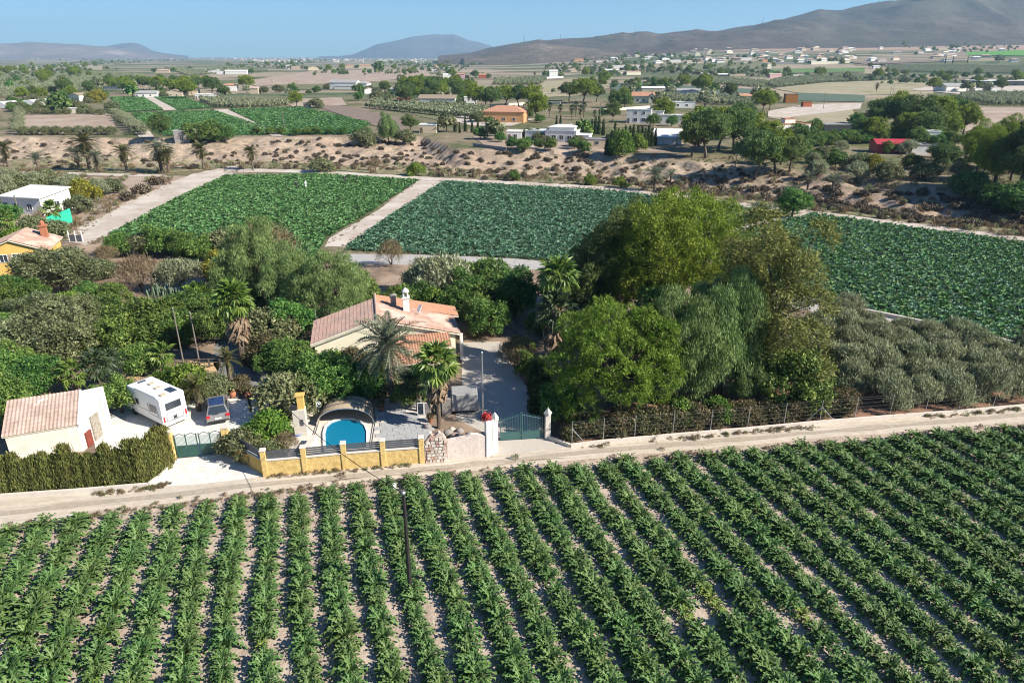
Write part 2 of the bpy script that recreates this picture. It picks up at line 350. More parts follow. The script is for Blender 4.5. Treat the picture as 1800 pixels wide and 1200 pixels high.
# ------------------------------------------------------------------ ground
def build_ground():
    ys = np.concatenate([np.linspace(-120, 100, 60), np.linspace(102, 158, 40), np.arange(159, 300, .75), np.geomspace(301, 1200, 70), np.geomspace(1225, 3600, 50), np.geomspace(3800, 14000, 16)])
    a = np.concatenate([np.linspace(-1.5, -.82, 30), np.linspace(-.81, .81, 380), np.linspace(.82, 1.5, 30)])
    A, Y = np.meshgrid(a, ys); X = A * (np.maximum(Y, -80) + 140 * np.clip(1 - Y / 400, 0, 1) + 8)
    Z, W = terrain(X, Y, True)
    n, m = len(ys), len(a); V = np.stack([X, Y, Z], -1).reshape(-1, 3)
    i = np.arange(n - 1)[:, None] * m + np.arange(m - 1)[None]; i = i.ravel()
    Fq = np.stack([i, i + 1, i + m + 1, i + m], -1)
    mt, nn, l, b = _mat('countryside_soil')
    pos = nn.new('ShaderNodeNewGeometry').outputs['Position']
    at = nn.new('ShaderNodeAttribute'); at.attribute_name = 'bank'
    f1 = noise(nn, l, pos, .35, 7, .65); f2 = noise(nn, l, pos, .03, 4, .6); f3 = noise(nn, l, pos, 1.7, 5, .7)
    base = ramp(nn, l, f1, [(.3, (.13, .105, .06)), (.5, (.22, .175, .115)), (.7, (.32, .25, .18))])
    green = ramp(nn, l, f1, [(.3, (.06, .075, .03)), (.7, (.14, .14, .06))])
    base = mixc(nn, l, ramp(nn, l, f2, [(.42, (0, 0, 0)), (.58, (1, 1, 1))]), base, green)
    bank = ramp(nn, l, f3, [(.3, (.22, .165, .12)), (.48, (.36, .275, .20)), (.7, (.49, .395, .30))])
    bank = mixc(nn, l, ramp(nn, l, f2, [(.4, (0, 0, 0)), (.6, (.5, .5, .5))]), bank, (.33, .225, .16))
    bank = mixc(nn, l, ramp(nn, l, f1, [(.5, (0, 0, 0)), (.62, (.75, .75, .75))]), bank, (.17, .14, .085))
    # far off the fields read only as a patchwork
    vo = nn.new('ShaderNodeTexVoronoi'); vo.inputs['Scale'].default_value = .0075; vo.distance = 'CHEBYCHEV'
    mp = nn.new('ShaderNodeMapping'); mp.inputs['Scale'].default_value = (.8, 1.3, 0); mp.inputs['Rotation'].default_value = (0, 0, .3)
    l.new(pos, mp.inputs[0]); l.new(mp.outputs[0], vo.inputs['Vector'])
    sc = nn.new('ShaderNodeSeparateColor'); l.new(vo.outputs['Color'], sc.inputs[0])
    patch = ramp(nn, l, sc.outputs[0], [(.0, (.06, .085, .035)), (.22, (.20, .16, .11)), (.4, (.07, .11, .05)), (.55, (.38, .30, .225)), (.72, (.09, .12, .045)), (.86, (.33, .265, .19))])
    patch.node.color_ramp.interpolation = 'CONSTANT'
    patch = mixc(nn, l, .35, patch, base)
    sx = nn.new('ShaderNodeSeparateXYZ'); l.new(pos, sx.inputs[0])
    mr = nn.new('ShaderNodeMapRange'); mr.inputs[1].default_value = 480; mr.inputs[2].default_value = 560; l.new(sx.outputs[1], mr.inputs[0])
    base = mixc(nn, l, mr.outputs[0], base, patch)
    # the pediment below the hills is bare reddish ground
    mz = nn.new('ShaderNodeMapRange'); mz.inputs[1].default_value = 38; mz.inputs[2].default_value = 48; l.new(sx.outputs[2], mz.inputs[0])
    base = mixc(nn, l, mz.outputs[0], base, (.34, .225, .165))
    col = mixc(nn, l, at.outputs['Fac'], base, bank)
    l.new(col, b.inputs['Base Color']); b.inputs['Roughness'].default_value = .97; b.inputs['Specular IOR Level'].default_value = .15
    bump(nn, l, b, f3, .7, .25)
    me = npmesh('ground', V, Fq, mt, smooth=True)
    q = me.attributes.new('bank', 'FLOAT', 'POINT'); q.data.foreach_set('value', np.clip(W.ravel() * 1.3, 0, 1).astype(np.float32))
    tag(link('ground', me), 'dry brown plain with scattered fields', None, None, 'structure')
build_ground()

import bmesh
def in_poly(P, poly):
    x, y = P[..., 0], P[..., 1]; c = np.zeros(x.shape, bool); n = len(poly)
    for i in range(n):
        (x1, y1), (x2, y2) = poly[i][:2], poly[(i + 1) % n][:2]
        if y1 == y2: continue
        c ^= ((y1 > y) != (y2 > y)) & (x < (x2 - x1) * (y - y1) / (y2 - y1) + x1)
    return c
def sheet(name, pts, mat, lvl=1, label=None, jag=0., world=False, kind='structure', raise_=0.):
    """flat patch of ground draped on the terrain, its outline given by photograph pixels"""
    q = [Vector((p[0], p[1], 0)) for p in pts] if world else [G(*p) for p in pts]
    # densify the outline and make it uneven
    out = []; rnd = random.Random(hash(name) % 999 + len(pts))
    rnd = random.Random(len(pts) * 7 + int(q[0].x))
    for i, p in enumerate(q):
        r_ = q[(i + 1) % len(q)]; L = (r_ - p).length; k = max(1, int(L / (1.6 if jag else 25))); k = min(k, 90)
        nrm = Vector((-(r_ - p).y, (r_ - p).x, 0)).normalized() if L > 0 else Vector()
        for j in range(k):
            t = p.lerp(r_, j / k); out.append(t + nrm * rnd.uniform(-jag, jag) * (j > 0))
    bm = bmesh.new(); vs = [bm.verts.new((p.x, p.y, 0)) for p in out]; bm.faces.new(vs)
    xs = [p.x for p in out]; ys = [p.y for p in out]; D = min(math.hypot(p.x, p.y) for p in out)
    near_bank = 130 < D < 330
    st = max(1.5 if near_bank else 3., (max(xs) - min(xs)) / (70 if near_bank else 30), 0); st2 = max(1.5 if near_bank else 3., (max(ys) - min(ys)) / (70 if near_bank else 30))
    if D > 100:
        for ax, lo, hi, s_ in ((0, min(xs), max(xs), st), (1, min(ys), max(ys), st2)):
            t = lo + s_
            while t < hi:
                n = (1, 0, 0) if ax == 0 else (0, 1, 0)
                bmesh.ops.bisect_plane(bm, geom=bm.verts[:] + bm.edges[:] + bm.faces[:], plane_co=(t, t, 0), plane_no=n); t += s_
    bmesh.ops.triangulate(bm, faces=bm.faces[:])
    X = np.array([v.co.x for v in bm.verts]); Y = np.array([v.co.y for v in bm.verts]); Z = terrain(X, Y); DD = np.hypot(X, Y)
    off = .006 * lvl + (np.clip(DD - 100, 0, 1e9) * .0004) * (1 + .25 * lvl) + raise_
    for v, z, o in zip(bm.verts, Z, off): v.co.z = z + o
    bmesh.ops.recalc_face_normals(bm, faces=bm.faces[:])
    for f in bm.faces:
        if f.normal.z < 0: f.normal_flip()
    me = bpy.data.meshes.new(name); bm.to_mesh(me); bm.free(); me.materials.append(M[mat])
    return tag(link(name, me), label, None, None, kind)
def strip(pts, wd):
    """pixel polygon of a strip of the given width in metres, as world points"""
    q = [G(*p) for p in pts]; L, Rr = [], []
    for i, p in enumerate(q):
        d = (q[min(i + 1, len(q) - 1)] - q[max(i - 1, 0)]); d.z = 0; d.normalize(); n = Vector((-d.y, d.x, 0)) * wd / 2
        L.append((p + n)); Rr.append((p - n))
    return L + Rr[::-1]

# foreground and property
sheet('crop_field_soil', [(-700, 1400), (-500, 960), (0, 925), (200, 893), (400, 868), (560, 848), (700, 832), (900, 812), (1100, 795), (1400, 772), (1800, 742), (2400, 700), (2600, 1400)], 'soil_field', 1, 'pale stony soil between the artichoke rows')
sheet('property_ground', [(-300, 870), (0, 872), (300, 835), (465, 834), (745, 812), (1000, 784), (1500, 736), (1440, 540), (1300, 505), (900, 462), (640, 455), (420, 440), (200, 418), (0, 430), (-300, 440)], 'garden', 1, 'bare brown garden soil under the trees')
sheet('dirt_road', [(-700, 975), (-400, 955), (0, 925), (200, 893), (400, 868), (560, 848), (700, 832), (900, 812), (1100, 795), (1400, 772), (1800, 742), (2400, 700), (2300, 668), (1800, 716), (1500, 737), (1200, 767), (1000, 785), (870, 800), (745, 813), (465, 838), (300, 850), (262, 857), (0, 876), (-400, 905), (-700, 925)], 'road', 2, 'pale dirt road running past the walls', jag=.12)
sheet('gate_apron', [(268, 856), (300, 812), (312, 806), (400, 798), (466, 837), (360, 850)], 'gravel_white', 3, 'pale worn ground in front of the left gate')
sheet('gate_apron_gravel', [(864, 801), (872, 775), (958, 770), (1000, 786), (930, 797)], 'gravel', 3, 'gravel apron in front of the right gate')
sheet('gravel_yard', [(170, 800), (160, 745), (205, 720), (262, 690), (330, 705), (400, 700), (480, 695), (475, 742), (420, 758), (405, 797), (311, 805), (262, 812)], 'gravel_white', 2, 'white gravel parking yard')
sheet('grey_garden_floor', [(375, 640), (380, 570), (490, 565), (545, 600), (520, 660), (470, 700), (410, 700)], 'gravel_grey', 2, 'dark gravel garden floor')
sheet('ochre_sand_patch', [(196, 668), (205, 632), (250, 636), (246, 668)], 'sand', 2, 'ochre sand patch behind the yard')
sheet('ochre_sand_strip', [(330, 652), (335, 634), (388, 634), (384, 652)], 'sand', 2, 'ochre strip by the wooden rail')
sheet('gravel_drive', [(812, 602), (880, 600), (905, 650), (940, 700), (958, 771), (873, 776), (850, 760), (800, 735), (812, 680)], 'gravel', 2, 'gravel drive leading to the house')
sheet('pool_terrace', [(545, 833), (742, 811), (760, 760), (740, 700), (640, 700), (560, 716), (485, 745), (485, 838)], 'coping', 2, 'pale terrace round the pool')
sheet('orchard_soil', [(975, 780), (1500, 735), (2000, 690), (2050, 640), (1800, 612), (1440, 540), (1400, 660), (1150, 700), (1000, 740)], 'red_soil', 3, 'reddish soil under the olive trees')
CL = [(-300, 926), (0, 903), (262, 874), (465, 851), (745, 824), (1000, 798), (1200, 780), (1500, 755), (1800, 729), (2100, 703)]
def offset_line(d):
    q = [G(*p) for p in CL]; out = []
    for i, p in enumerate(q):
        t = q[min(i + 1, len(q) - 1)] - q[max(i - 1, 0)]; t.z = 0; t.normalize(); out.append((p + Vector((-t.y, t.x, 0)) * d, Vector((-t.y, t.x, 0))))
    return out
for d, wd, m, nm in ((.78, .42, 'rut', 'wheel_track'), (-.72, .46, 'rut', 'wheel_track'), (.03, .55, 'rut_dark', 'road_middle')):
    ol = offset_line(d); sheet(nm, [tuple(p + n * wd / 2) for p, n in ol] + [tuple(p - n * wd / 2) for p, n in reversed(ol)], m, 4 if m == 'rut' else 5, None, jag=.13, world=True)
# mid distance
sheet('concrete_path', [(600, 446), (740, 448), (900, 454), (1060, 468), (1250, 495), (1412, 528), (1600, 566), (1800, 611), (2300, 720), (2300, 752), (1800, 638), (1600, 590), (1410, 543), (1250, 508), (1060, 480), (880, 471), (600, 462)], 'concrete_path', 2, 'pale concrete path behind the garden')
T1 = [(112, 425), (150, 395), (235, 350), (300, 322), (340, 306), (420, 292), (420, 304), (395, 312), (300, 356), (195, 413), (150, 432)]
sheet('dirt_track', T1, 'track', 3, 'wide pale dirt track left of the crop field', jag=.5)
sheet('north_track', [(395, 296), (480, 298), (560, 300), (740, 311), (900, 319), (1090, 330), (1250, 350), (1400, 367), (1600, 392), (1800, 417), (2200, 462), (2200, 470), (1800, 424), (1600, 399), (1400, 374), (1250, 358), (1090, 337), (900, 326), (740, 318), (560, 306), (480, 303), (395, 305)], 'track', 3, 'narrow pale track beyond the crop fields', jag=.3)
sheet('field_track', [(735, 318), (780, 318), (690, 376), (606, 434), (570, 434), (580, 418), (660, 372)], 'track', 3, 'dirt track between two green crop fields', jag=.25)
sheet('field_path', [(1420, 374), (1440, 374), (1365, 392), (1310, 405), (1245, 420), (1240, 414), (1350, 386)], 'track', 3, 'pale path along the corner of the field')
FIELDS = {
 'field_left': [(190, 414), (300, 354), (395, 309), (560, 306), (736, 317), (655, 370), (575, 418), (540, 470), (300, 450)],
 'field_middle': [(780, 319), (900, 326), (1090, 337), (1250, 358), (1375, 374), (1345, 384), (1250, 408), (1200, 470), (1060, 466), (870, 452), (740, 447), (605, 440), (608, 434), (692, 376)],
 'field_right': [(1352, 392), (1432, 376), (1600, 400), (1800, 426), (2150, 466), (2250, 690), (1800, 606), (1600, 562), (1415, 524), (1250, 490), (1260, 420)]}
for k, lab in (('field_left', 'soil of the left crop field'), ('field_middle', 'soil of the middle crop field'), ('field_right', 'soil of the right crop field')):
    sheet('crop_field_ground', FIELDS[k], 'crop_floor', 3, lab)
sheet('gully_floor', [(0, 278), (300, 282), (480, 284), (740, 292), (1000, 305), (1120, 318), (1400, 352), (1800, 398), (1800, 414), (1400, 365), (1090, 328), (740, 309), (560, 298), (440, 294), (300, 304), (0, 300)], 'scrub_floor', 1, 'dry grassy floor of the gully', jag=1.2)
sheet('scrub_track', [(-50, 300), (300, 308), (300, 312), (-50, 306)], 'track', 4, 'thin white path through the scrub')
sheet('scrub_ground', [(-100, 312), (330, 310), (235, 352), (130, 412), (-100, 420)], 'fallow', 1, 'sandy scrubland left of the track', jag=1)
# upper fields
UP = {'a': [(193, 172), (252, 171), (288, 194), (218, 198)], 'b': [(268, 170), (322, 171), (372, 190), (312, 194)],
      'c': [(231, 200), (375, 195), (484, 230), (470, 238), (288, 239), (262, 228)], 'd': [(402, 193), (530, 189), (652, 217), (620, 236), (500, 238), (470, 226)]}
labs = {'a': 'farthest left green crop plot', 'b': 'small green crop plot behind', 'c': 'larger left green crop plot above the bank', 'd': 'right green crop plot above the bank'}
for k in UP: sheet('crop_plot_ground', UP[k], 'green_crop', 2, labs[k])
sheet('farm_track', [(205, 198), (218, 198), (262, 230), (272, 242), (245, 242)], 'track', 3); sheet('farm_track', [(376, 194), (400, 193), (470, 226), (498, 240), (478, 240)], 'track', 3)
sheet('farm_track', [(252, 171), (268, 171), (312, 194), (288, 195)], 'track', 3)
sheet('bare_plot', [(42, 204), (195, 200), (207, 236), (40, 236)], 'fallow', 2); sheet('brown_plot', [(550, 186), (610, 187), (725, 215), (700, 238), (655, 220)], 'plough', 2)
sheet('farm_yard', [(480, 176), (600, 172), (610, 186), (520, 190)], 'fallow', 2)
sheet('house_yard', [(770, 206), (860, 204), (940, 210), (900, 222), (830, 222)], 'track', 3)
sheet('house_yard', [(830, 240), (1080, 246), (1180, 268), (1000, 276), (860, 262)], 'fallow', 3)
sheet('grove_ground', [(640, 184), (780, 182), (838, 206), (770, 212)], 'olive_dry', 2)
sheet('ploughed_field', [(425, 144), (560, 124), (745, 123), (760, 134), (600, 150), (450, 152)], 'fallow', 2, 'large ploughed brown field')
sheet('green_strip', [(480, 158), (490, 150), (575, 148), (700, 144), (712, 152), (660, 160)], 'olive_dry', 3)
sheet('stubble_field', [(950, 146), (1000, 140), (1080, 150), (1040, 168), (950, 172)], 'tan_crop', 2)
sheet('teal_crop_strip', [(1070, 148), (1140, 145), (1340, 158), (1332, 172), (1200, 172), (1075, 158)], 'teal_crop', 2)
sheet('bare_strip', [(1120, 142), (1250, 141), (1335, 150), (1335, 158), (1180, 150)], 'fallow', 3)
sheet('stubble_field', [(1358, 156), (1450, 146), (1560, 142), (1645, 148), (1640, 166), (1520, 168), (1400, 164)], 'tan_crop', 2)
sheet('teal_crop_strip', [(1402, 164), (1520, 168), (1520, 180), (1400, 178)], 'teal_crop', 3)
sheet('pale_yard', [(1350, 196), (1420, 184), (1515, 182), (1512, 192), (1380, 208), (1350, 206)], 'track', 3)
sheet('stubble_field', [(1350, 208), (1500, 190), (1500, 222), (1400, 214)], 'tan_crop', 2)
sheet('fallow_field', [(1700, 188), (1850, 192), (2100, 200), (2100, 250), (1800, 228), (1690, 232)], 'fallow', 2, 'reddish fallow field at the right edge')
sheet('pale_yard', [(1600, 158), (1650, 152), (1850, 152), (1850, 162), (1700, 168)], 'track', 3)
sheet('dark_green_strip', [(1350, 122), (1520, 120), (1520, 128), (1380, 130)], 'olive_dry', 3)
sheet('striped_field', [(1475, 108), (1560, 96), (1700, 92), (1700, 108), (1520, 114)], 'plough', 3)
sheet('bright_crop', [(1690, 93), (1900, 86), (2000, 90), (1850, 100), (1700, 98)], 'bright_crop', 3, 'bright green crop strip at the foot of the hill')
sheet('stubble_field', [(1210, 116), (1340, 108), (1345, 122), (1230, 126)], 'olive_dry', 3)
sheet('stubble_field', [(10, 118), (180, 116), (180, 124), (20, 126)], 'tan_crop', 2)
for k in range(5):
    sheet('crop_stripe', [(1480 + k * 6, 108 - k * 2.6), (1700, 106 - k * 2.9), (1700, 107.2 - k * 2.9), (1480 + k * 6, 109.4 - k * 2.6)], 'tan_crop', 5)
for k in range(3):
    sheet('crop_stripe', [(1352, 124 + k * 2.2), (1520, 121 + k * 2.2), (1520, 122 + k * 2.2), (1352, 125 + k * 2.2)], 'bright_crop', 5)

# ------------------------------------------------------------------ mountains
def range_(name, ridge, D0, D1, mat, label, amp, seed, foot=None, rows=46, cols=260, nsc=600., px0=None, px1=None, back=None):
    xs = np.linspace(ridge[0][0] if px0 is None else px0, ridge[-1][0] if px1 is None else px1, cols)
    ry = np.interp(xs, [p[0] for p in ridge], [p[1] for p in ridge])
    V = np.zeros((rows, cols, 3)); t = np.linspace(0, 1.35, rows)
    for j, (px, py) in enumerate(zip(xs, ry)):
        top = onray(px, py, D1)
        D = D0 + (D1 - D0) * t; X = top.x / D1 * D; Y = D
        base = terrain(X, Y) - 3
        prof = np.where(t < 1, sstep(0, 1, t) * .55 + .45 * t ** 1.6, np.clip(1 - (t - 1) * 2.2, 0, 1))
        ends = 1.
        n = fbm(X / nsc + 3, Y / nsc, 5, seed) - .5; rd = (.5 - np.abs(fbm(X / nsc * 1.3, Y / nsc * .5 + 7, 4, seed + 5) - .5) * 2.6)
        hgt = max(top.z - base[int(rows / 1.35) - 1], 2)
        z = base + prof * hgt + (n * 1.1 + rd * 1.2) * amp * hgt * np.clip(prof * (1 - prof) * 4, 0, 1) * (t < 1.02)
        V[:, j] = np.stack([X, Y, z], -1)
    i = np.arange(rows - 1)[:, None] * cols + np.arange(cols - 1)[None]; i = i.ravel()
    me = npmesh(name, V.reshape(-1, 3), np.stack([i, i + 1, i + cols + 1, i + cols], -1), mat, smooth=True)
    return tag(link(name, me), label, None, None, 'structure')
def hillmat(name, c1, c2, c3, sc):
    m, n, l, b = _mat(name); pos = n.new('ShaderNodeNewGeometry').outputs['Position']
    f = noise(n, l, pos, sc, 9, .68); g = noise(n, l, pos, sc * 14, 4, .7); h = noise(n, l, pos, sc * .25, 3)
    col = ramp(n, l, f, [(.34, c1), (.52, c2), (.72, c3)])
    col = mixc(n, l, ramp(n, l, g, [(.56, (0, 0, 0)), (.64, (.85,) * 3)]), col, (.035, .042, .03))
    col = mixc(n, l, ramp(n, l, h, [(.45, (0, 0, 0)), (.65, (.6,) * 3)]), col, (.075, .078, .055))
    l.new(col, b.inputs['Base Color']); b.inputs['Roughness'].default_value = 1; b.inputs['Specular IOR Level'].default_value = .05
    bump(n, l, b, f, 1., 30); return m
HR = [(770, 98.5), (830, 93), (860, 85), (900, 78), (945, 71), (960, 73), (1000, 70), (1040, 67), (1070, 62), (1095, 58), (1108, 60), (1120, 57), (1140, 57), (1157, 61), (1180, 57), (1210, 54), (1223, 52.5), (1240, 55), (1262, 56),
      (1300, 49), (1350, 42), (1390, 31), (1440, 22), (1475, 24), (1520, 16), (1560, 13), (1600, 9), (1650, 4), (1710, -1), (1800, -9), (1950, -22), (2300, -30), (2700, -10), (3000, 40)]
range_('hill_range', HR, 2350, 4300, hillmat('dry_scrub_hillside', (.07, .055, .045), (.105, .083, .065), (.165, .13, .10), .0035), 'long brown scrubby hill range rising to the right', .42, 3, cols=420, rows=70)
range_('foothill', [(815, 100.6), (850, 98.6), (870, 93.5), (900, 84), (930, 78), (950, 76), (975, 79), (1010, 82), (1070, 88), (1150, 93), (1250, 95.5), (1320, 99)], 2300, 3000, hillmat('tan_foothill', (.10, .08, .06), (.16, .125, .095), (.23, .18, .14), .006), 'low tan foothill in front of the range', .2, 11, cols=120, rows=36)
range_('blue_mountain', [(560, 99.5), (600, 98.5), (620, 96), (640, 88), (662, 78), (680, 75), (700, 71), (725, 64.5), (745, 62.5), (765, 60.5), (780, 61.5), (797, 60.5), (812, 66), (825, 71.5), (840, 74), (857, 79), (880, 88), (920, 97)], 9000, 12000,
       hillmat('pale_rock_mountain', (.05, .05, .055), (.08, .075, .075), (.16, .14, .125), .0012), 'blue hazy mountain on the horizon', .22, 21, nsc=1800.)
range_('left_mountain', [(-700, 90), (-400, 78), (-100, 80), (0, 77), (30, 76), (52, 73.5), (80, 75.5), (110, 77), (140, 78), (165, 81), (200, 83), (240, 90), (270, 95), (320, 99)], 6500, 8600,
       hillmat('rocky_left_mountain', (.14, .105, .09), (.23, .175, .145), (.46, .37, .30), .003), 'rugged rocky mountain range far left', .34, 31, nsc=1000., cols=200)
range_('left_peak', [(140, 97), (170, 85), (195, 80), (215, 76.5), (232, 75.3), (245, 77.5), (255, 82), (270, 90), (290, 94), (330, 98.5)], 9300, 11000,
       hillmat('far_peak_rock', (.07, .06, .055), (.11, .09, .08), (.17, .14, .12), .002), 'rounded bluish peak behind the left range', .25, 37, nsc=1500., cols=90)
for (px, py) in ((470, 99.2),):
    pass

# ------------------------------------------------------------------ plant meshes
def rsph(g, n):
    v = g.normal(size=(n, 3)); return v / np.linalg.norm(v, axis=1, keepdims=True)
def foliage(name, lobes, nt_, nl, L, wd, tr, seed, mat, up=.35, out=.7, rnd=.7, droop=0., low=-.55, inner=.15, shell=.16, gap=.0):
    """crown of leaf-sized faces gathered in tufts on the surface of several lobes"""
    g = np.random.default_rng(seed); lb = np.array(lobes, float)
    wgt = lb[:, 3] * lb[:, 4] + lb[:, 3] * lb[:, 5]; wgt /= wgt.sum()
    N = int(nt_ * 2.2); k = g.choice(len(lb), N, p=wgt); d = rsph(g, N)
    d[:, 2] = np.where(d[:, 2] < low, -d[:, 2], d[:, 2])
    rr = 1 + shell * g.normal(size=N) * .6 - np.where(g.random(N) < inner, g.random(N) * .5, 0)
    P = lb[k, :3] + d * lb[k, 3:6] * rr[:, None]
    keep = np.ones(N, bool)
    for i, q in enumerate(lb):
        e = (((P - q[:3]) / q[3:6]) ** 2).sum(1); keep &= ~((e < .62) & (k != i))
    if gap: keep &= fbm(P[:, 0] * 1.1 + P[:, 2] * .7 + 50, P[:, 1] * 1.1 + P[:, 2] * .5 + 50, 3, seed) > gap
    P, d, k = P[keep][:nt_], d[keep][:nt_], k[keep][:nt_]; n = len(P)
    C = np.repeat(P, nl, 0) + g.normal(size=(n * nl, 3)) * tr; nn_ = np.repeat(d, nl, 0)
    ax = nn_ * out * .45 + rsph(g, n * nl) * rnd * 1.1 + np.array([0, 0, up]); 
    if droop: ax = ax * (1 - droop) + np.array([0, 0, -1.]) * droop
    ax /= np.linalg.norm(ax, axis=1, keepdims=True)
    sd_ = np.cross(ax, nn_ + rsph(g, n * nl) * .8); sd_ /= np.linalg.norm(sd_, axis=1, keepdims=True) + 1e-6
    s = (.6 + .8 * g.random((n * nl, 1))); a_, b_ = ax * L * s, sd_ * wd * s * .5
    V = np.stack([C - a_ * .5, C + b_, C + a_ * .5, C - b_], 1).reshape(-1, 3)
    Fq = np.arange(n * nl * 4).reshape(-1, 4)
    v = np.clip(np.repeat(g.random(n), nl) * .75 + g.random(n * nl) * .35 - .05, 0, 1)
    return npmesh(name, V, Fq, mat, v)
def lobes_dome(seed, n, R0, H, z0, r=(.32, .5), flat_=.8, spread=1., zlow=0.):
    g = np.random.default_rng(seed); out = []
    for i in range(n):
        a = i * 2.4 + g.random() * .7; t = (i + .6) / n; q = math.sqrt(t) * spread
        rr = R0 * (r[0] + (r[1] - r[0]) * g.random())
        dz = (1 - q * q) * H * .5 * g.uniform(.6, 1.1) - H * zlow * q * g.random()
        out.append((math.cos(a) * (R0 - rr * .8) * q, math.sin(a) * (R0 - rr * .8) * q, z0 + dz, rr, rr, rr * flat_))
    return out
def lobes_shell(seed, n, R0, H, zc, r=(.22, .32), flat_=.9, jit=.14, core=.60):
    """many small lobes over an ellipsoid shell, with a fuller core"""
    g = np.random.default_rng(seed); out = [(0, 0, zc, R0 * core, R0 * core, H * core * .9)]
    for i in range(n):
        z = 1 - 1.75 * (i + .5) / n; a = i * 2.39996 + g.normal() * .25; q = math.sqrt(max(0, 1 - z * z)); k = .78 + g.normal() * jit; rr = R0 * g.uniform(*r)
        out.append((math.cos(a) * q * R0 * k, math.sin(a) * q * R0 * k, zc + z * H * k, rr, rr, rr * flat_ * g.uniform(.85, 1.15)))
    return out
def trunk_mesh(name, lobes, h0, r0, mat='bark', seed=0, n=None, lean=.0):
    g = random.Random(seed); mb = MB(); fork = Vector((lean, lean * .4, h0))
    mb.tube([(0, 0, -.3), (lean * .2, 0, h0 * .35), (lean * .6, lean * .2, h0 * .7), fork], [r0 * 1.25, r0, r0 * .85, r0 * .75], 7)
    for q in (lobes if n is None else lobes[:n]):
        c = Vector(q[:3]); m1 = fork.lerp(c, .5) + Vector((g.uniform(-.2, .2), g.uniform(-.2, .2), g.uniform(-.3, .1)))
        mb.tube([fork - Vector((0, 0, .15)), m1, c], [r0 * .45, r0 * .28, r0 * .1], 5)
    return mb.mesh(name, mat, True)
TREES = {}
def deftree(kind, H0, crown, trunk): TREES.setdefault(kind, []).append((H0, crown, trunk))
for i in range(3):       # near broad bright pine / generic pines
    lb = lobes_shell(10 + i, 44, 4.7, 4.2, 5.3, (.19, .29), .95)
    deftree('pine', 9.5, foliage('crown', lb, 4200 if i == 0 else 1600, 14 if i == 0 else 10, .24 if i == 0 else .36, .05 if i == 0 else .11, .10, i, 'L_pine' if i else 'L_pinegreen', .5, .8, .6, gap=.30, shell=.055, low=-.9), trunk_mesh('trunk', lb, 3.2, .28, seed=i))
for i in range(3):
    lb = lobes_shell(20 + i, 48, 4.2, 6.2, 8.7, (.22, .36), 1., .16)
    deftree('tall_pine', 15, foliage('crown', lb, 4200, 13, .27, .07, .17, 20 + i, 'L_pine' if i else 'L_pined', .5, .8, .6, gap=.32, shell=.06, low=-.9), trunk_mesh('trunk', lb, 5.2, .34, seed=i + 5))  # first variant: shade on the pine group's left put into darker needle colour
for i in range(4):       # umbrella-like pines for mid distance
    lb = lobes_shell(120 + i, 24, 4.2, 3.7, 7.0, (.26, .40), .9, .15)
    deftree('far_pine', 11, foliage('crown', lb, 1300, 9, .48, .16, .24, 30 + i, 'L_pined' if i % 2 else 'L_pine', .5, .8, .6, gap=.42), trunk_mesh('trunk', lb, 3.6, .3, seed=i + 9, lean=.8))
for i in range(2):       # weeping pepper trees
    lb = lobes_shell(30 + i, 40, 4.0, 4.9, 5.4, (.20, .34), 1.35, .15)
    deftree('pepper', 10.5, foliage('crown', lb, 4200, 12, .30, .055, .17, 40 + i, 'L_pepper', 0, .35, .5, .55, gap=.40), trunk_mesh('trunk', lb, 3.6, .26, seed=i + 15))
for i in range(2):
    lb = [(math.cos(k * 2.4) * (1.2 + 1.9 * (k % 4) / 3), math.sin(k * 2.4) * (1.2 + 1.9 * (k % 3) / 2), 2.5 + k * .62, 1.25, 1.25, 1.2) for k in range(20)]
    deftree('feathery', 15.5, foliage('crown', lb, 3600, 9, .30, .07, .26, 45 + i, 'L_casu', .3, .6, .7, .1, gap=.47), trunk_mesh('trunk', lb, 7, .24, seed=i + 17))
for i in range(4):       # olives: fine upright silver leaves
    lb = lobes_dome(70 + i, 10, 1.9, 2.2, 1.9, (.34, .5), 1.0, 1., .4)
    deftree('olive', 3.4, foliage('crown', lb, 800, 8, .34, .065, .15, 50 + i, 'L_olive', .9, .5, .6, gap=.34), trunk_mesh('trunk', lb, .9, .14, seed=i + 25))
for i in range(5):
    lb = lobes_shell(80 + i, 17, 2.15, 1.75, 2.15, (.28, .44), .95, .15)
    deftree('round', 4., foliage('crown', lb, 1150, 8, .25, .11, .15, 60 + i, 'L_broad', .2, .8, .7, gap=.34), trunk_mesh('trunk', lb, 1.1, .14, seed=i + 35))
for kind, m, sh in (('grey_bush', 'L_grey', .9), ('bright_bush', 'L_bright', .9), ('yellow_bush', 'L_yellow', 1.), ('russet_bush', 'L_red', .95)):
    for i in range(2):
        lb = lobes_dome(90 + i + len(kind), 9, 1.9, 1.7, 1.2, (.36, .55), sh, 1., .5)
        deftree(kind, 2.6, foliage('crown', lb, 700, 7, .26, .11, .15, 70 + i, m, .4, .7, .7, gap=.33), trunk_mesh('trunk', lb, .5, .09, seed=i + 45))
for i in range(3):       # big carobs and loquats, seen from nearby
    lb = lobes_shell(190 + i, 26, 2.9, 2.2, 2.5, (.22, .36), .95, .15)
    deftree('carob', 5, foliage('crown', lb, 1900, 8, .24, .105, .16, 170 + i, 'L_grey', .4, .7, .7, gap=.40), trunk_mesh('trunk', lb, 1., .16, seed=i + 75))
for i in range(2):
    lb = lobes_dome(95 + i, 10, 2.2, 2.6, 2.2, (.34, .5), 1., 1., .3)
    deftree('bare_shrub', 4., foliage('crown', lb, 420, 6, .5, .05, .25, 76 + i, 'L_dry', .7, .9, .6), trunk_mesh('trunk', lb, .6, .1, seed=i + 47))
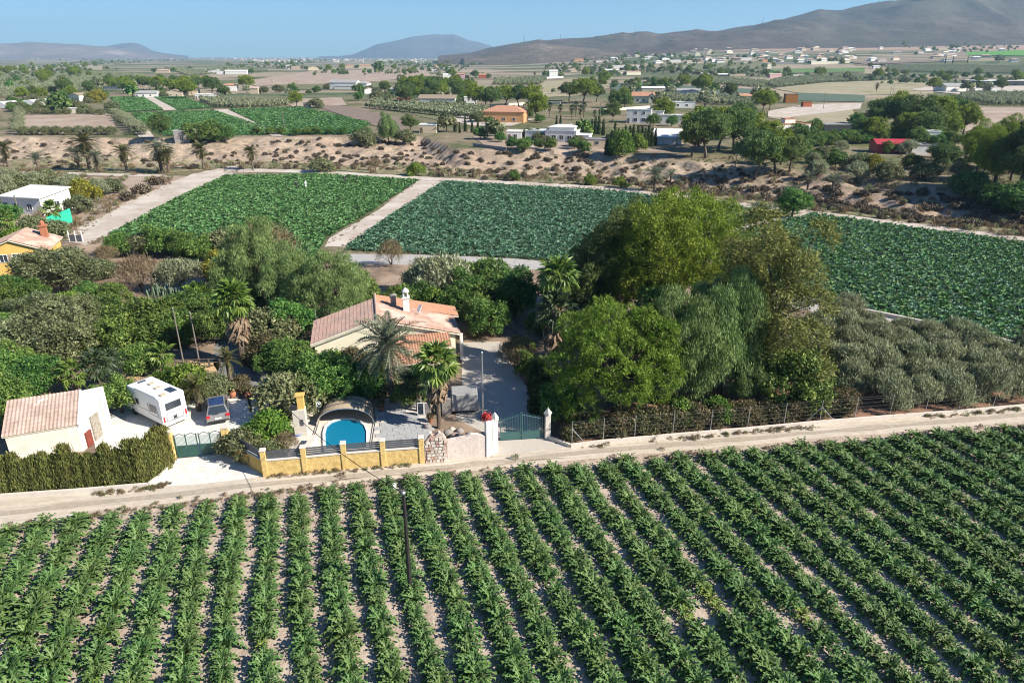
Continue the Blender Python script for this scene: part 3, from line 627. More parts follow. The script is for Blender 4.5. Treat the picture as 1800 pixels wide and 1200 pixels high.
for i in range(2):       # low dark scrub of the banks
    lb = lobes_dome(97 + i, 5, .9, .7, .3, (.45, .6), .7, 1., .2)
    deftree('scrub', 1., foliage('crown', lb, 90, 6, .30, .14, .14, 80 + i, 'L_scrub', .5, .7, .7), trunk_mesh('trunk', lb, .2, .04, seed=i + 49))
for i in range(2):
    lb = [(0, 0, .5 + k * .62, .62 - .055 * k if k > 2 else .55 + .03 * k, .62 - .055 * k if k > 2 else .55, .7) for k in range(9)]
    deftree('cypress', 6.2, foliage('crown', lb, 520, 7, .34, .12, .12, 84 + i, 'L_cyp', 1.4, .3, .3, low=-2), trunk_mesh('trunk', lb, .4, .08, n=1))
for i in range(3):       # close-set conifers of the clipped hedge
    lb = [(0, 0, .35 + k * .36, .50 - .03 * k, .56 - .03 * k, .5) for k in range(7)] + [(.15 * (i - 1), .1, 2.5, .22, .22, .5)]
    deftree('hedge_conifer', 2.9, foliage('crown', lb, 800, 8, .24, .055, .09, 88 + i, 'L_hedge', 1.5, .35, .35, low=-2), trunk_mesh('trunk', lb, .4, .05, n=1))
for i in range(2):
    lb = lobes_dome(99 + i, 7, .75, .9, .7, (.45, .6), 1., 1., .6)
    deftree('hedge_shrub', 1.5, foliage('crown', lb, 420, 7, .17, .075, .09, 92 + i, 'L_red', .5, .7, .7), trunk_mesh('trunk', lb, .3, .04, seed=2))
def lowtree(seed, mat, H0, R0, n=110, L=1.3, umb=0.):
    lb = lobes_dome(seed, 6, R0, H0 * .5, H0 * (.55 + umb), (.42, .6), .85, 1., .3)
    a = foliage('crown', lb, n, 5, L, L * .5, .3, seed, mat, .3, .8, .7); return a, lb
for i in range(4):
    m = ['L_broad', 'L_pined', 'L_grey', 'L_olive'][i]
    me, lb = lowtree(150 + i, m, 6, 2.9); mb = MB().tube([(0, 0, -.5), (.1, 0, 3.5)], [.25, .15], 5)
    deftree('distant', 6, me, mb.mesh('trunk', 'bark'))
for i in range(2):
    me, lb = lowtree(160 + i, 'L_olive', 3, 1.7, 70, .75); deftree('grove_tree', 3, me, MB().tube([(0, 0, -.3), (0, 0, 1.4)], [.15, .1], 5).mesh('trunk', 'bark'))

# palms
def frond_mesh(seed, L=2.6, mat='L_palm', curl=1., n=26, lw=.06, ll=.48):
    g = np.random.default_rng(seed); V, Fc, v = [], [], []
    def pt(t): return np.array([L * (t - .10 * curl * t ** 3), 0, curl * L * (.10 * t - .55 * t ** 2.3)])
    for i in range(9):          # rachis
        t0, t1 = i / 9, (i + 1) / 9; a, b = pt(t0), pt(t1); r = .035 * (1 - t0) + .008; o = len(V)
        V += [a + [0, r, 0], a - [0, r, 0], b - [0, r * .9, 0], b + [0, r * .9, 0]]; Fc.append((o, o + 1, o + 2, o + 3)); v.append(.8)
    for i in range(n):
        t = .12 + .86 * (i + .5) / n; p = pt(t); ln = ll * (math.sin(math.pi * min(t * 1.05, 1)) ** .6 * .8 + .25)
        for s_ in (-1, 1):
            d = np.array([.62 + g.normal() * .06, s_ * .72, .34 + g.normal() * .12 - .3 * t]); d /= np.linalg.norm(d); q = p + d * ln; q[2] -= .10 * ln
            m = p + d * ln * .45 + np.array([.7, -s_ * .5, 0]) * lw; o = len(V)
            V += [p, p + d * ln * .45 + np.array([-.5, 0, 0]) * lw, q, m]; Fc.append((o, o + 1, o + 2, o + 3)); v.append(float(np.clip(g.random() * .7, 0, 1)))
    return npmesh('frond', np.array(V), np.array(Fc), mat, np.array(v))
def fan_mesh(seed, mat='L_fan', pet=.8, R0=.85, n=18, fold=.12, dead=False):
    g = np.random.default_rng(seed); V, Fc, v = [], [], []
    c = np.array([pet, 0, .06 * pet]); V += [np.array([0, .025, 0]), np.array([0, -.025, 0]), c + [0, -.02, 0], c + [0, .02, 0]]; Fc.append((0, 1, 2, 3)); v.append(.9)
    for i in range(n):
        a = R(-118 + 236 * (i + .5) / n) if not dead else R(-50 + 100 * (i + .5) / n); a2 = R(118 / n) * (.95 if not dead else .5)
        ln = R0 * (.75 + .25 * math.cos(a)) * g.uniform(.9, 1.08)
        sg = fold * (1 if i % 2 else -1)
        mid = c + np.array([math.cos(a), math.sin(a), 0]) * ln * .6; tip = c + np.array([math.cos(a), math.sin(a), 0]) * ln; tip[2] -= .28 * ln * g.uniform(.6, 1.4)
        l_ = c + np.array([math.cos(a - a2), math.sin(a - a2), sg]) * ln * .6; r_ = c + np.array([math.cos(a + a2), math.sin(a + a2), -sg]) * ln * .6; o = len(V)
        V += [c, l_, tip, r_]; Fc.append((o, o + 1, o + 2, o + 3)); v.append(float(g.random() * .8))
    return npmesh('fan_leaf', np.array(V), np.array(Fc), mat, np.array(v))
def xform(me_list, name, mats):
    """join transformed copies of meshes into one mesh (numpy)"""
    Vs, Fs, vs, mi, o = [], [], [], [], 0
    for me, mx, m_i in me_list:
        n = len(me.vertices); a = np.empty(n * 3, np.float32); me.vertices.foreach_get('co', a); a = a.reshape(-1, 3)
        mx = np.array(mx); a = a @ mx[:3, :3].T + mx[:3, 3]
        f = np.empty(len(me.loops), np.int32); me.loops.foreach_get('vertex_index', f); f = f.reshape(-1, 4)
        q = np.empty(len(me.polygons), np.float32); me.attributes['v'].data.foreach_get('value', q)
        Vs.append(a); Fs.append(f + o); vs.append(q); mi.append(np.full(len(f), m_i)); o += n
    return npmesh(name, np.vstack(Vs), np.vstack(Fs), mats, np.concatenate(vs), np.concatenate(mi))
FROND = [frond_mesh(i, 2.7, 'L_palm', c) for i, c in enumerate((.6, .9, 1.2))]
FROND_D = [frond_mesh(i + 5, 2.5, 'L_palmd', c, 18, .10) for i, c in enumerate((.7, 1., 1.3))]
FAN = [fan_mesh(i) for i in range(3)]; FAN_D = [fan_mesh(i + 4, 'L_fand') for i in range(3)]
DEAD = [fan_mesh(i + 8, 'deadleaf', .5, 1.1, 7, .1, True) for i in range(3)]
def frond_places(n, e0, e1, seed):
    g = random.Random(seed)
    for i in range(n):
        t = i / (n - 1); el = e0 + (e1 - e0) * t + g.uniform(-6, 6); az = i * 137.5 + g.uniform(-12, 12); yield az, el, g.uniform(.85, 1.1), g
def palm_trunk(h, r, mat='bark', rings=14):
    mb = MB(); pts, rad = [], []
    for i in range(rings + 1):
        z = h * i / rings - (.3 if i == 0 else 0); pts += [(math.sin(z * .3) * .08, 0, z)]; rad += [r * (1.25 if i == 0 else 1) * (1 if i % 2 else 1.1)]
    mb.tube(pts, rad, 9); return mb.mesh('trunk', mat)
def near_palm(name, px, py, h, label, style, sc=1., n=36, seed=1, group=None, skirt=0, tr=.2):
    p = G(px, py); r = thing(name, p, seed, label, 'palm tree', group)
    ht = h * .74; tk = link('trunk', palm_trunk(ht, tr), r)
    src = {'date': FROND, 'fan': FAN, 'fand': FAN_D, 'dated': FROND_D}[style]
    lo = -35 if 'date' in style else -55
    for az, el, s_, g in frond_places(n, 84, lo, seed):
        o = link('frond' if 'date' in style else 'fan_leaf', src[g.randrange(3)], r, (0, 0, ht), None, (s_ * sc,) * 3)
        o.rotation_euler = (Matrix.Rotation(R(az), 3, 'Z') @ Matrix.Rotation(R(-el), 3, 'Y') @ Matrix.Rotation(R(g.uniform(-25, 25)), 3, 'X')).to_euler()
    for az, el, s_, g in frond_places(skirt, -68, -84, seed + 1) if skirt else []:
        o = link('dead_leaf', DEAD[g.randrange(3)], r, (math.cos(R(az)) * tr, math.sin(R(az)) * tr, ht - g.uniform(.1, .34 * ht)), None, (s_ * sc * 1.05,) * 3)
        o.rotation_euler = (Matrix.Rotation(R(az), 3, 'Z') @ Matrix.Rotation(R(-el), 3, 'Y')).to_euler()
    return r
def joined_palm(style, n, lo, seed, h, sc, tr, skirt=0):
    src = {'date': FROND, 'fan': FAN, 'fand': FAN_D, 'dated': FROND_D}[style]; lst = []; ht = h * .72
    for az, el, s_, g in frond_places(n, 84, lo, seed):
        mx = Matrix.Translation((0, 0, ht)) @ Matrix.Rotation(R(az), 4, 'Z') @ Matrix.Rotation(R(-el), 4, 'Y') @ Matrix.Rotation(R(g.uniform(-20, 20)), 4, 'X') @ Matrix.Scale(s_ * sc, 4)
        lst.append((src[g.randrange(3)], mx, 0))
    for az, el, s_, g in frond_places(skirt, -60, -84, seed + 1) if skirt else []:
        lst.append((DEAD[g.randrange(3)], Matrix.Translation((0, 0, ht - g.uniform(.1, .3 * ht))) @ Matrix.Rotation(R(az), 4, 'Z') @ Matrix.Rotation(R(-el), 4, 'Y') @ Matrix.Scale(s_ * sc, 4), 1))
    return xform(lst, 'crown', [src[0].materials[0], M['deadleaf']]), palm_trunk(ht, tr, rings=6)
deftree('date_palm', 8, *joined_palm('date', 44, -50, 3, 8, 1.1, .25, 10)); deftree('date_palm', 8, *joined_palm('dated', 44, -60, 5, 8, 1.1, .25, 14))
deftree('orange_palm', 7, *joined_palm('dated', 40, -55, 7, 7, 1.0, .2, 6))
deftree('squat_palm', 3.5, *joined_palm('date', 30, -15, 9, 3.5, .9, .2)); deftree('fan_palm', 8, *joined_palm('fand', 26, -50, 11, 8, 1.2, .18, 8))
deftree('small_fan_palm', 2.8, *joined_palm('fan', 20, -20, 13, 2.8, 1.05, .15)); deftree('yucca', 3, *joined_palm('fand', 34, -40, 15, 3, .8, .12))

_cnt = {}
def tree(kind, px, py, h, label, group=None, wide=1., cat=None, name=None, at=None, variant=None):
    k = _cnt.get(kind, 0); _cnt[kind] = k + 1; L = TREES[kind]; H0, cr, tk = L[(k if variant is None else variant) % len(L)]
    p = at if at is not None else G(px, py); s = h / H0; g = random.Random(int(px * 13 + py * 7 + k))
    nm = name or {'pine': 'pine_tree', 'tall_pine': 'pine_tree', 'far_pine': 'pine_tree', 'pepper': 'pepper_tree', 'feathery': 'feathery_tree', 'olive': 'olive_tree', 'round': 'leafy_tree', 'distant': 'leafy_tree',
                  'grey_bush': 'shrub', 'bright_bush': 'shrub', 'yellow_bush': 'shrub', 'russet_bush': 'shrub', 'bare_shrub': 'shrub', 'scrub': 'shrub', 'carob': 'carob_tree', 'cypress': 'cypress_tree', 'hedge_conifer': 'hedge_conifer',
                  'hedge_shrub': 'hedge_shrub', 'grove_tree': 'grove_tree', 'date_palm': 'palm_tree', 'orange_palm': 'palm_tree', 'squat_palm': 'palm_tree', 'fan_palm': 'palm_tree', 'small_fan_palm': 'palm_tree', 'yucca': 'yucca_plant'}[kind]
    cat = cat or ('palm tree' if 'palm' in nm else 'shrub' if 'shrub' in nm else 'tree')
    r = thing(nm, p, g.uniform(0, 6.28), label, cat, group, (s * wide, s * wide, s * g.uniform(.96, 1.04)))
    link('crown', cr, r); link('trunk', tk, r); return r

# artichoke plants
def artichoke(seed, mat='L_art', nl=34, L=.92, segs=5, rib=True):
    g = np.random.default_rng(seed); V, Fc, v = [], [], []
    for i in range(nl):
        t = i / nl; az = i * 2.4 + g.normal() * .25; el = R(82 - 56 * t + g.normal() * 7); ln = L * (.7 + .45 * t) * g.uniform(.8, 1.15); w0 = (.095 if rib else .12) * g.uniform(.85, 1.15)
        ca, sa = math.cos(az), math.sin(az); sp = []; p = np.array([0, 0, .06]); e = el
        for k in range(segs + 1):
            sp.append(p.copy()); p = p + np.array([math.cos(e) * ca, math.cos(e) * sa, math.sin(e)]) * ln / segs; e -= R(15 + 13 * t + g.normal() * 3)
        side = np.array([-sa, ca, 0]); b_ = g.random() * .5
        for k in range(segs):
            a, c = sp[k], sp[k + 1]; wv = w0 * (math.sin(math.pi * (k + .9) / (segs + .9)) ** .7)
            for s_ in (-1, 1):
                tip = (a * .25 + c * .75) + side * s_ * wv * 1.25 + np.array([0, 0, .035]); m = (a * .75 + c * .25) + side * s_ * wv * .5 + np.array([0, 0, .02]); o = len(V)
                V += [a, m, tip, c]; Fc.append((o, o + 1, o + 2, o + 3) if s_ > 0 else (o, o + 3, o + 2, o + 1)); v.append(b_ + g.random() * .25 if rib else float(g.random()) ** 1.3)
            if rib:
                r_ = .014 * (1 - k / segs) + .004; up = np.array([0, 0, .012]); o = len(V)
                V += [a + side * r_ + up, a - side * r_ + up, c - side * r_ * .8 + up, c + side * r_ * .8 + up]; Fc.append((o, o + 1, o + 2, o + 3)); v.append(.98)
    return npmesh('artichoke_plant', np.array(V), np.array(Fc), mat, np.array(v))
ART = [artichoke(i) for i in range(6)] + [artichoke(9, 'L_art_y', 16, .62)]
CROP = [artichoke(20 + i, 'L_crop', 15, .50, 2, False) for i in range(3)]; CROPB = [artichoke(30 + i, 'L_crop_blue', 15, .50, 2, False) for i in range(3)]
def scatter_group(name, srcs, smin, smax, tilt=.15):
    ng = bpy.data.node_groups.new(name, 'GeometryNodeTree')
    ng.interface.new_socket('Geometry', in_out='INPUT', socket_type='NodeSocketGeometry'); ng.interface.new_socket('Geometry', in_out='OUTPUT', socket_type='NodeSocketGeometry')
    N, Lk = ng.nodes, ng.links; gi, go = N.new('NodeGroupInput'), N.new('NodeGroupOutput'); iop = N.new('GeometryNodeInstanceOnPoints'); iop.inputs['Pick Instance'].default_value = True
    jn = N.new('GeometryNodeJoinGeometry')
    for o in srcs:
        oi = N.new('GeometryNodeObjectInfo'); oi.inputs['Object'].default_value = o; oi.inputs['As Instance'].default_value = True; Lk.new(oi.outputs['Geometry'], jn.inputs[0])
    rv = N.new('FunctionNodeRandomValue'); rv.data_type = 'FLOAT_VECTOR'; rv.inputs[0].default_value = (-tilt, -tilt, 0); rv.inputs[1].default_value = (tilt, tilt, 6.28)
    rs = N.new('FunctionNodeRandomValue'); rs.data_type = 'FLOAT'; rs.inputs[2].default_value = smin; rs.inputs[3].default_value = smax; rs.inputs['Seed'].default_value = 4
    Lk.new(gi.outputs[0], iop.inputs['Points']); Lk.new(jn.outputs[0], iop.inputs['Instance']); Lk.new(rv.outputs[0], iop.inputs['Rotation']); Lk.new(rs.outputs[1], iop.inputs['Scale'])
    Lk.new(iop.outputs[0], go.inputs[0]); return ng
def scatter(name, pts, ng, label):
    me = bpy.data.meshes.new(name); me.from_pydata([tuple(p) for p in pts], [], []); o = link(name, me)
    m = o.modifiers.new('plants', 'NODES'); m.node_group = ng; return tag(o, label, None, None, 'stuff')
# foreground rows: straight, parallel, 1.95 m apart
def foreground_crop():
    a = R(17.7); dv = np.array([-math.sin(a), math.cos(a)]); nv = np.array([math.cos(a), math.sin(a)]); o = np.array(flat(417, 880)); g = np.random.default_rng(4)
    poly = [(-400, 1300), (-400, 960), (0, 933), (200, 907), (400, 884), (560, 867), (700, 852), (900, 833), (1100, 815), (1400, 789), (1560, 773), (1800, 754), (2150, 729), (2300, 1300)]
    poly = [flat(*p) for p in poly]; P = []
    for r in range(-26, 48):
        t = -40 + g.random(); ph = g.random() * 10
        while t < 70:
            q = o + nv * (r * 1.955 + .09 * math.sin(t * .35 + ph) + g.normal() * .05) + dv * t; t += .70 * g.uniform(.82, 1.18)
            gap = vnoise(q[0] / 2.4 + 40, q[1] / 2.4 + 40, 8) > .95
            if gap: continue
            P.append((q[0], q[1], r, vnoise(q[0] / 2.2, q[1] / 2.2, 15)))
    P = np.array(P); P = P[in_poly(P, poly)]
    # visibility and size in the photograph
    z = P[:, 1] * CP + CAM_H * SP; u = P[:, 0] / z * F + 900; v = 600 - F * (P[:, 1] * SP - CAM_H * CP) / z * -1 if False else 600 + F * (CAM_H * CP - P[:, 1] * SP) / z
    vis = (u > -30) & (u < 1830) & (v < 1225); idx = np.where(vis)[0]; near = idx[np.argsort(z[idx])[:300]]; ns = set(near.tolist()); rest = []
    first = []; pl = flat(722, 1047); rp = int(round(float(np.dot(np.array(pl) - o, nv)) / 1.955))
    ORD = ' first second third fourth fifth sixth seventh eighth ninth tenth eleventh twelfth thirteenth fourteenth fifteenth sixteenth seventeenth eighteenth nineteenth twentieth'.split(' ')
    for i, p in enumerate(P):
        if i in ns:
            q0x, q0y = p[0], p[1]
            k = g.integers(6) if p[3] < .86 else 6; s_ = g.uniform(.98, 1.5) * (.82 + .32 * vnoise(q0x / 5, q0y / 5, 3)) * (.8 if k == 6 else 1)
            ob = link('artichoke_plant', ART[k], None, (p[0], p[1], 0), (g.uniform(-.12, .12), g.uniform(-.12, .12), g.uniform(0, 6.28)), (s_, s_, s_ * g.uniform(1.05, 1.35)))
            dr = int(p[2]) - rp; od = ORD[min(abs(dr), 20)]; where = 'in the row at the foot of the black pole' if dr == 0 else 'in the %s row %s of the black pole' % (od, 'right' if dr > 0 else 'left')
            tag(ob, ('yellowing' if k == 6 else 'leafy green') + ' artichoke plant ' + where, 'artichoke plant', ('yellowing ' if k == 6 else '') + 'artichoke plants ' + where)
            if k < 6 and len(first) < 4 and ART[k] not in [f.data for f in first]: first.append(ob)
        elif -500 < u[i] < 2400: rest.append((p[0], p[1], 0))
    scatter('artichoke_rows', rest, scatter_group('row_plants', first, .92, 1.48), 'farther part of the artichoke rows, up to the dirt road')
    return first
ART_OBJ = foreground_crop()
def crop_scatter():
    src = []
    g = np.random.default_rng(8)
    for k in range(3):
        q = G(1500 + 40 * k, 470); ob = link('crop_plant', CROP[k], None, q, (0, 0, k)); tag(ob, 'single crop plant within the right green field', 'crop plant', 'crop plants of the right field'); src.append(ob)
    srcb = []
    for k in range(3):
        q = G(860 + 40 * k, 400); ob = link('crop_plant', CROPB[k], None, q, (0, 0, k)); tag(ob, 'single bluish crop plant within the middle field', 'crop plant', 'crop plants of the middle field'); srcb.append(ob)
    ngs = [scatter_group('field_plants', src, .6, 1.2, .5), scatter_group('bluish_field_plants', srcb, .6, 1.25, .5), scatter_group('mixed_field_plants', src + srcb[:2], .6, 1.2, .5)]
    for (key, ang, lab), ng in zip((('field_left', .5, 'dense green crop of the field left of the dirt track'), ('field_middle', -.2, 'dense blue-green crop of the middle field'), ('field_right', .35, 'dense green crop of the right field')), ngs):
        poly = [G(*p) for p in FIELDS[key]]; xs = [p.x for p in poly]; ys = [p.y for p in poly]
        c = np.array([sum(xs) / len(xs), sum(ys) / len(ys)]); L = max(max(xs) - min(xs), max(ys) - min(ys)) * .75
        A, B = np.meshgrid(np.arange(-L, L, .66), np.arange(-L, L, .55)); A = A + g.normal(size=A.shape) * .18; B = B + g.normal(size=B.shape) * .18
        X = c[0] + A * math.cos(ang) - B * math.sin(ang); Y = c[1] + A * math.sin(ang) + B * math.cos(ang); P = np.stack([X.ravel(), Y.ravel()], -1)
        P = P[in_poly(P, [(p.x, p.y) for p in poly])]; P = P[vnoise(P[:, 0] / 3, P[:, 1] / 3, 4) > .03]
        P = P[P[:, 0] < P[:, 1] * .95 + 15]
        Z = terrain(P[:, 0], P[:, 1]); scatter('crop_plants', np.column_stack([P, Z]), ng, lab)
    ng2 = scatter_group('plot_plants', src, 1.5, 2.2, .3)
    for key in UP:
        poly = [G(*p) for p in UP[key]]; xs = [p.x for p in poly]; ys = [p.y for p in poly]
        A, B = np.meshgrid(np.arange(min(xs), max(xs), 2.2), np.arange(min(ys), max(ys), 1.5)); P = np.stack([A.ravel(), B.ravel()], -1) + g.normal(size=(A.size, 2)) * .15
        P = P[in_poly(P, [(p.x, p.y) for p in poly])]; Z = terrain(P[:, 0], P[:, 1]); scatter('plot_crop_plants', np.column_stack([P, Z]), ng2, 'crop rows of the ' + labs[key])
    return src
crop_scatter()
# ------------------------------------------------------------------ buildings
def W(px, py, h=0.): 
    x, y = flat(px, py, h); return Vector((x, y, h))
def height_to(p, py):
    """height above p at which a vertical post reaches the given picture row"""
    v = (py - 600) / F; hh = p.y * (SP + v * CP) / (CP - v * SP); return CAM_H - hh - p.z
def extrude(mb, prof, y0, y1, mi=0):
    n = len(prof); vs = [(x, y0, z) for x, z in prof] + [(x, y1, z) for x, z in prof]
    return mb.add(vs, [tuple(range(n)), tuple(reversed(range(n, 2 * n)))] + [((i + 1) % n, i, i + n, (i + 1) % n + n) for i in range(n)], mi)
def win(par, x, z, wd, ht, y=0., face='front', frame='white_paint', D=0, X=0):
    """window: frame standing proud of the wall, pane set in it, sill"""
    a, b = MB(), MB(); t = .05
    for bx in ((x, z - ht / 2 - t, wd + 2 * t, t), (x, z + ht / 2, wd + 2 * t, t)): a.box((bx[0], -.03, bx[1]), (bx[2], .09, bx[3]))
    for sx in (-1, 1): a.box((x + sx * (wd + t) / 2, -.03, z - ht / 2), (t, .09, ht))
    a.box((x, -.03, z - ht / 2), (.04, .07, ht)); b.box((x, -.012, z - ht / 2), (wd, .03, ht))
    f = a.build('window', frame, par); g = b.build('pane', 'glass', f)
    if face == 'right': f.rotation_euler.z = R(90); f.location = (X, D, 0)
    elif face == 'left': f.rotation_euler.z = R(-90); f.location = (X, D, 0)
    else: f.location = (0, y, 0)
    return f
def roof_mesh(kind, w, d, h, rise, o=.35, th=.16):
    mb = MB()
    if kind == 'gx':      # ridge along the front
        pr = [(-o, h - rise * o * 2 / d), (d / 2, h + rise), (d + o, h - rise * o * 2 / d), (d + o, h - rise * o * 2 / d + th), (d / 2, h + rise + th), (-o, h - rise * o * 2 / d + th)]
        n = len(pr); x0, x1 = -w / 2 - o, w / 2 + o
        vs = [(x0, y, z) for y, z in pr] + [(x1, y, z) for y, z in pr]
        fs = [(i, (i + 1) % n, (i + 1) % n + n, i + n) for i in range(n)] + [(0, 5, 4, 1), (1, 4, 3, 2), (6, 7, 10, 11), (7, 8, 9, 10)]
        mb.add(vs, fs)
    elif kind == 'gy':
        k = rise * o * 2 / w; pr = [(-w / 2 - o, h - k), (0, h + rise), (w / 2 + o, h - k), (w / 2 + o, h - k + th), (0, h + rise + th), (-w / 2 - o, h - k + th)]
        n = 6; vs = [(x, -o, z) for x, z in pr] + [(x, d + o, z) for x, z in pr]
        mb.add(vs, [((i + 1) % n, i, i + n, (i + 1) % n + n) for i in range(n)] + [(5, 0, 1, 4), (4, 1, 2, 3), (7, 6, 11, 10), (8, 7, 10, 9)])
    elif kind == 'hip':
        a, b = w / 2 + o, o; rl = max((w - d) / 2, .3)
        z = h + .003; vs = [(-a, -b, z), (a, -b, z), (a, d + b, z), (-a, d + b, z), (-a, -b, z + th), (a, -b, z + th), (a, d + b, z + th), (-a, d + b, z + th), (-rl, d / 2, z + rise), (rl, d / 2, z + rise)]
        mb.add(vs, [(3, 2, 1, 0), (0, 1, 5, 4), (1, 2, 6, 5), (2, 3, 7, 6), (3, 0, 4, 7), (4, 5, 9, 8), (6, 7, 8, 9), (5, 6, 9), (7, 4, 8)])
    elif kind == 'mono':
        vs = [(-w / 2 - o, -o, h), (w / 2 + o, -o, h), (w / 2 + o, d + o, h + rise), (-w / 2 - o, d + o, h + rise)]
        mb.add(vs + [(x, y, z + th) for x, y, z in vs], [(3, 2, 1, 0), (4, 5, 6, 7), (0, 1, 5, 4), (1, 2, 6, 5), (2, 3, 7, 6), (3, 0, 4, 7)])
    elif kind == 'vault':
        n = 12; pr = [(math.cos(math.pi * i / n) * w / 2, h + math.sin(math.pi * i / n) * rise) for i in range(n + 1)]
        extrude(mb, pr, 0, d)
    elif kind == 'flat':
        mb.box((0, d / 2, h), (w + .1, d + .1, .14)); 
        for x, y, a, b in ((0, -.02, w + .3, .2), (0, d + .02, w + .3, .2), (-w / 2 - .05, d / 2, .2, d - .16), (w / 2 + .05, d / 2, .2, d - .16)): mb.box((x, y, h + .142), (a, b, .3))
    return mb
HOUSES = []
def house(name, px, py, wpx, d, h, rot, roof, wall, roofm, label, cat='house', rise=1.3, wins=2, door=True, blocks=(), chim=False, wh=1.0, group=None, at=None, o=.35):
    """building whose front stands on the pixel (px, py) and is wpx pixels wide; blocks are further volumes (x, y, w, d, h, roof)"""
    p = at if at is not None else G(px, py); m = (p.y * CP + (CAM_H - p.z) * SP) / F; w = wpx * m
    r = thing(name, p, R(rot), label, cat, group)
    def body(x0, y0, w, d, h, roof, rise, first):
        mb = MB(); e = .02; x1 = x0
        if roof == 'gx': 
            pr = [(0, -1), (d, -1), (d, h - e), (d / 2, h + rise - e), (0, h - e)]; n = 5
            vs = [(x0 - w / 2, y0 + a, z) for a, z in pr] + [(x0 + w / 2, y0 + a, z) for a, z in pr]
            mb.add(vs, [(4, 3, 2, 1, 0), (5, 6, 7, 8, 9)] + [(i, (i + 1) % n, (i + 1) % n + n, i + n) for i in range(n)])
        elif roof == 'gy':
            extrude(mb, [(x0 - w / 2, -1), (x0 + w / 2, -1), (x0 + w / 2, h - e), (x0, h + rise - e), (x0 - w / 2, h - e)], y0, y0 + d)
        elif roof == 'mono': mb.prism([(x0 - w / 2, y0), (x0 + w / 2, y0), (x0 + w / 2, y0 + d), (x0 - w / 2, y0 + d)], -1, [h + .06, h + .06, h + rise - .06, h + rise - .06])
        else: mb.box((x0, y0 + d / 2, -1), (w, d, h + 1 - .002))
        wl = mb.build('wall', wall, r)
        rf = roof_mesh(roof, w, d, h, rise, o).build('roof', roofm if roof != 'flat' else (roofm if roofm != 'same' else wall), r); rf.location = (x0, y0, 0)
        return rf
    rf = body(0, 0, w, d, h, roof, rise, True)
    for q in blocks: body(q[0] * w, q[1] * d, q[2] * w, q[3] * d, q[4], q[5], q[6] if len(q) > 6 else rise, False)
    HOUSES.append((px, py, w, d, h, m, label, name, r))
    if m < .42:
        n = wins; yy = 0
        for i in range(n):
            x = (i + 1) / (n + 1) * w - w / 2 + (.35 if door else 0)
            win(r, x, min(h - .9, 1.55), min(1.2 * wh, w / (n + 1) * .6), 1.1 * wh, 0)
            if h > 5: win(r, x, h - 1.1, 1.1, 1.1, 0)
        if wins and d > 4: win(r, 0, min(h - .9, 1.6), 1.1, 1.0, face='right', X=w / 2, D=d / 2)
        if door:
            dd = MB().box((-w / 2 + .9, -.03, 0), (.95, .1, 2.05)).build('door', 'bark', r); MB().box((-w / 2 + 1.22, -.1, 1.), (.1, .06, .04)).build('handle', 'steel', dd)
    if chim:
        c = MB().box((w * .22, d * .5, h + rise * .4), (.7, .7, 1.6)).box((w * .22, d * .5, h + rise * .4 + 1.6), (.9, .9, .15)).build('chimney', wall, rf)
    return r
def course_mesh(width, course, mat, pitch=.25):
    """one course of barrel tiles: runs along x, slopes along y, lower edge proud"""
    n = max(4, int(width / pitch) * 4); V, Fc = [], []
    for j in range(n + 1):
        x = width * j / n; c = .022 * math.cos(2 * math.pi * j / 4)
        for y, z in ((0, .056), (course * 1.03, .030)): V.append((x, y, z + c))
        V.append((x, 0, .014))
    for j in range(n):
        a, b = j * 3, j * 3 + 3; Fc += [(a, b, b + 1, a + 1), (a + 2, b + 2, b, a)]
    return npmesh('tile_course', np.array(V, float), np.array(Fc), mat)
def tile_slope(par, o, ex, up, width, length, mat, course=.38, mat2=None):
    ex, up = Vector(ex).normalized(), Vector(up).normalized(); nz = ex.cross(up); mx = Matrix((ex, up, nz)).transposed()
    me = course_mesh(width, course, mat); n = int(round(length / course)); g = random.Random(n)
    for i in range(n):
        ob = link('tile_course', me, par, Vector(o) + up * (i * length / n) + nz * .02); ob.rotation_euler = mx.to_euler(); ob.location += nz * g.uniform(-.002, .002)
    # closed slab under the tiles
    mb = MB(); A = Vector(o); B = A + ex * width; C = B + up * length; Dd = A + up * length; t = nz * -.12; k = nz * -.015
    mb.add([A + k, B + k, C + k, Dd + k, A + t, B + t, C + t, Dd + t], [(0, 1, 2, 3), (7, 6, 5, 4), (4, 5, 1, 0), (5, 6, 2, 1), (6, 7, 3, 2), (7, 4, 0, 3)])
    mb.build('roof', 'wall_cream', par)

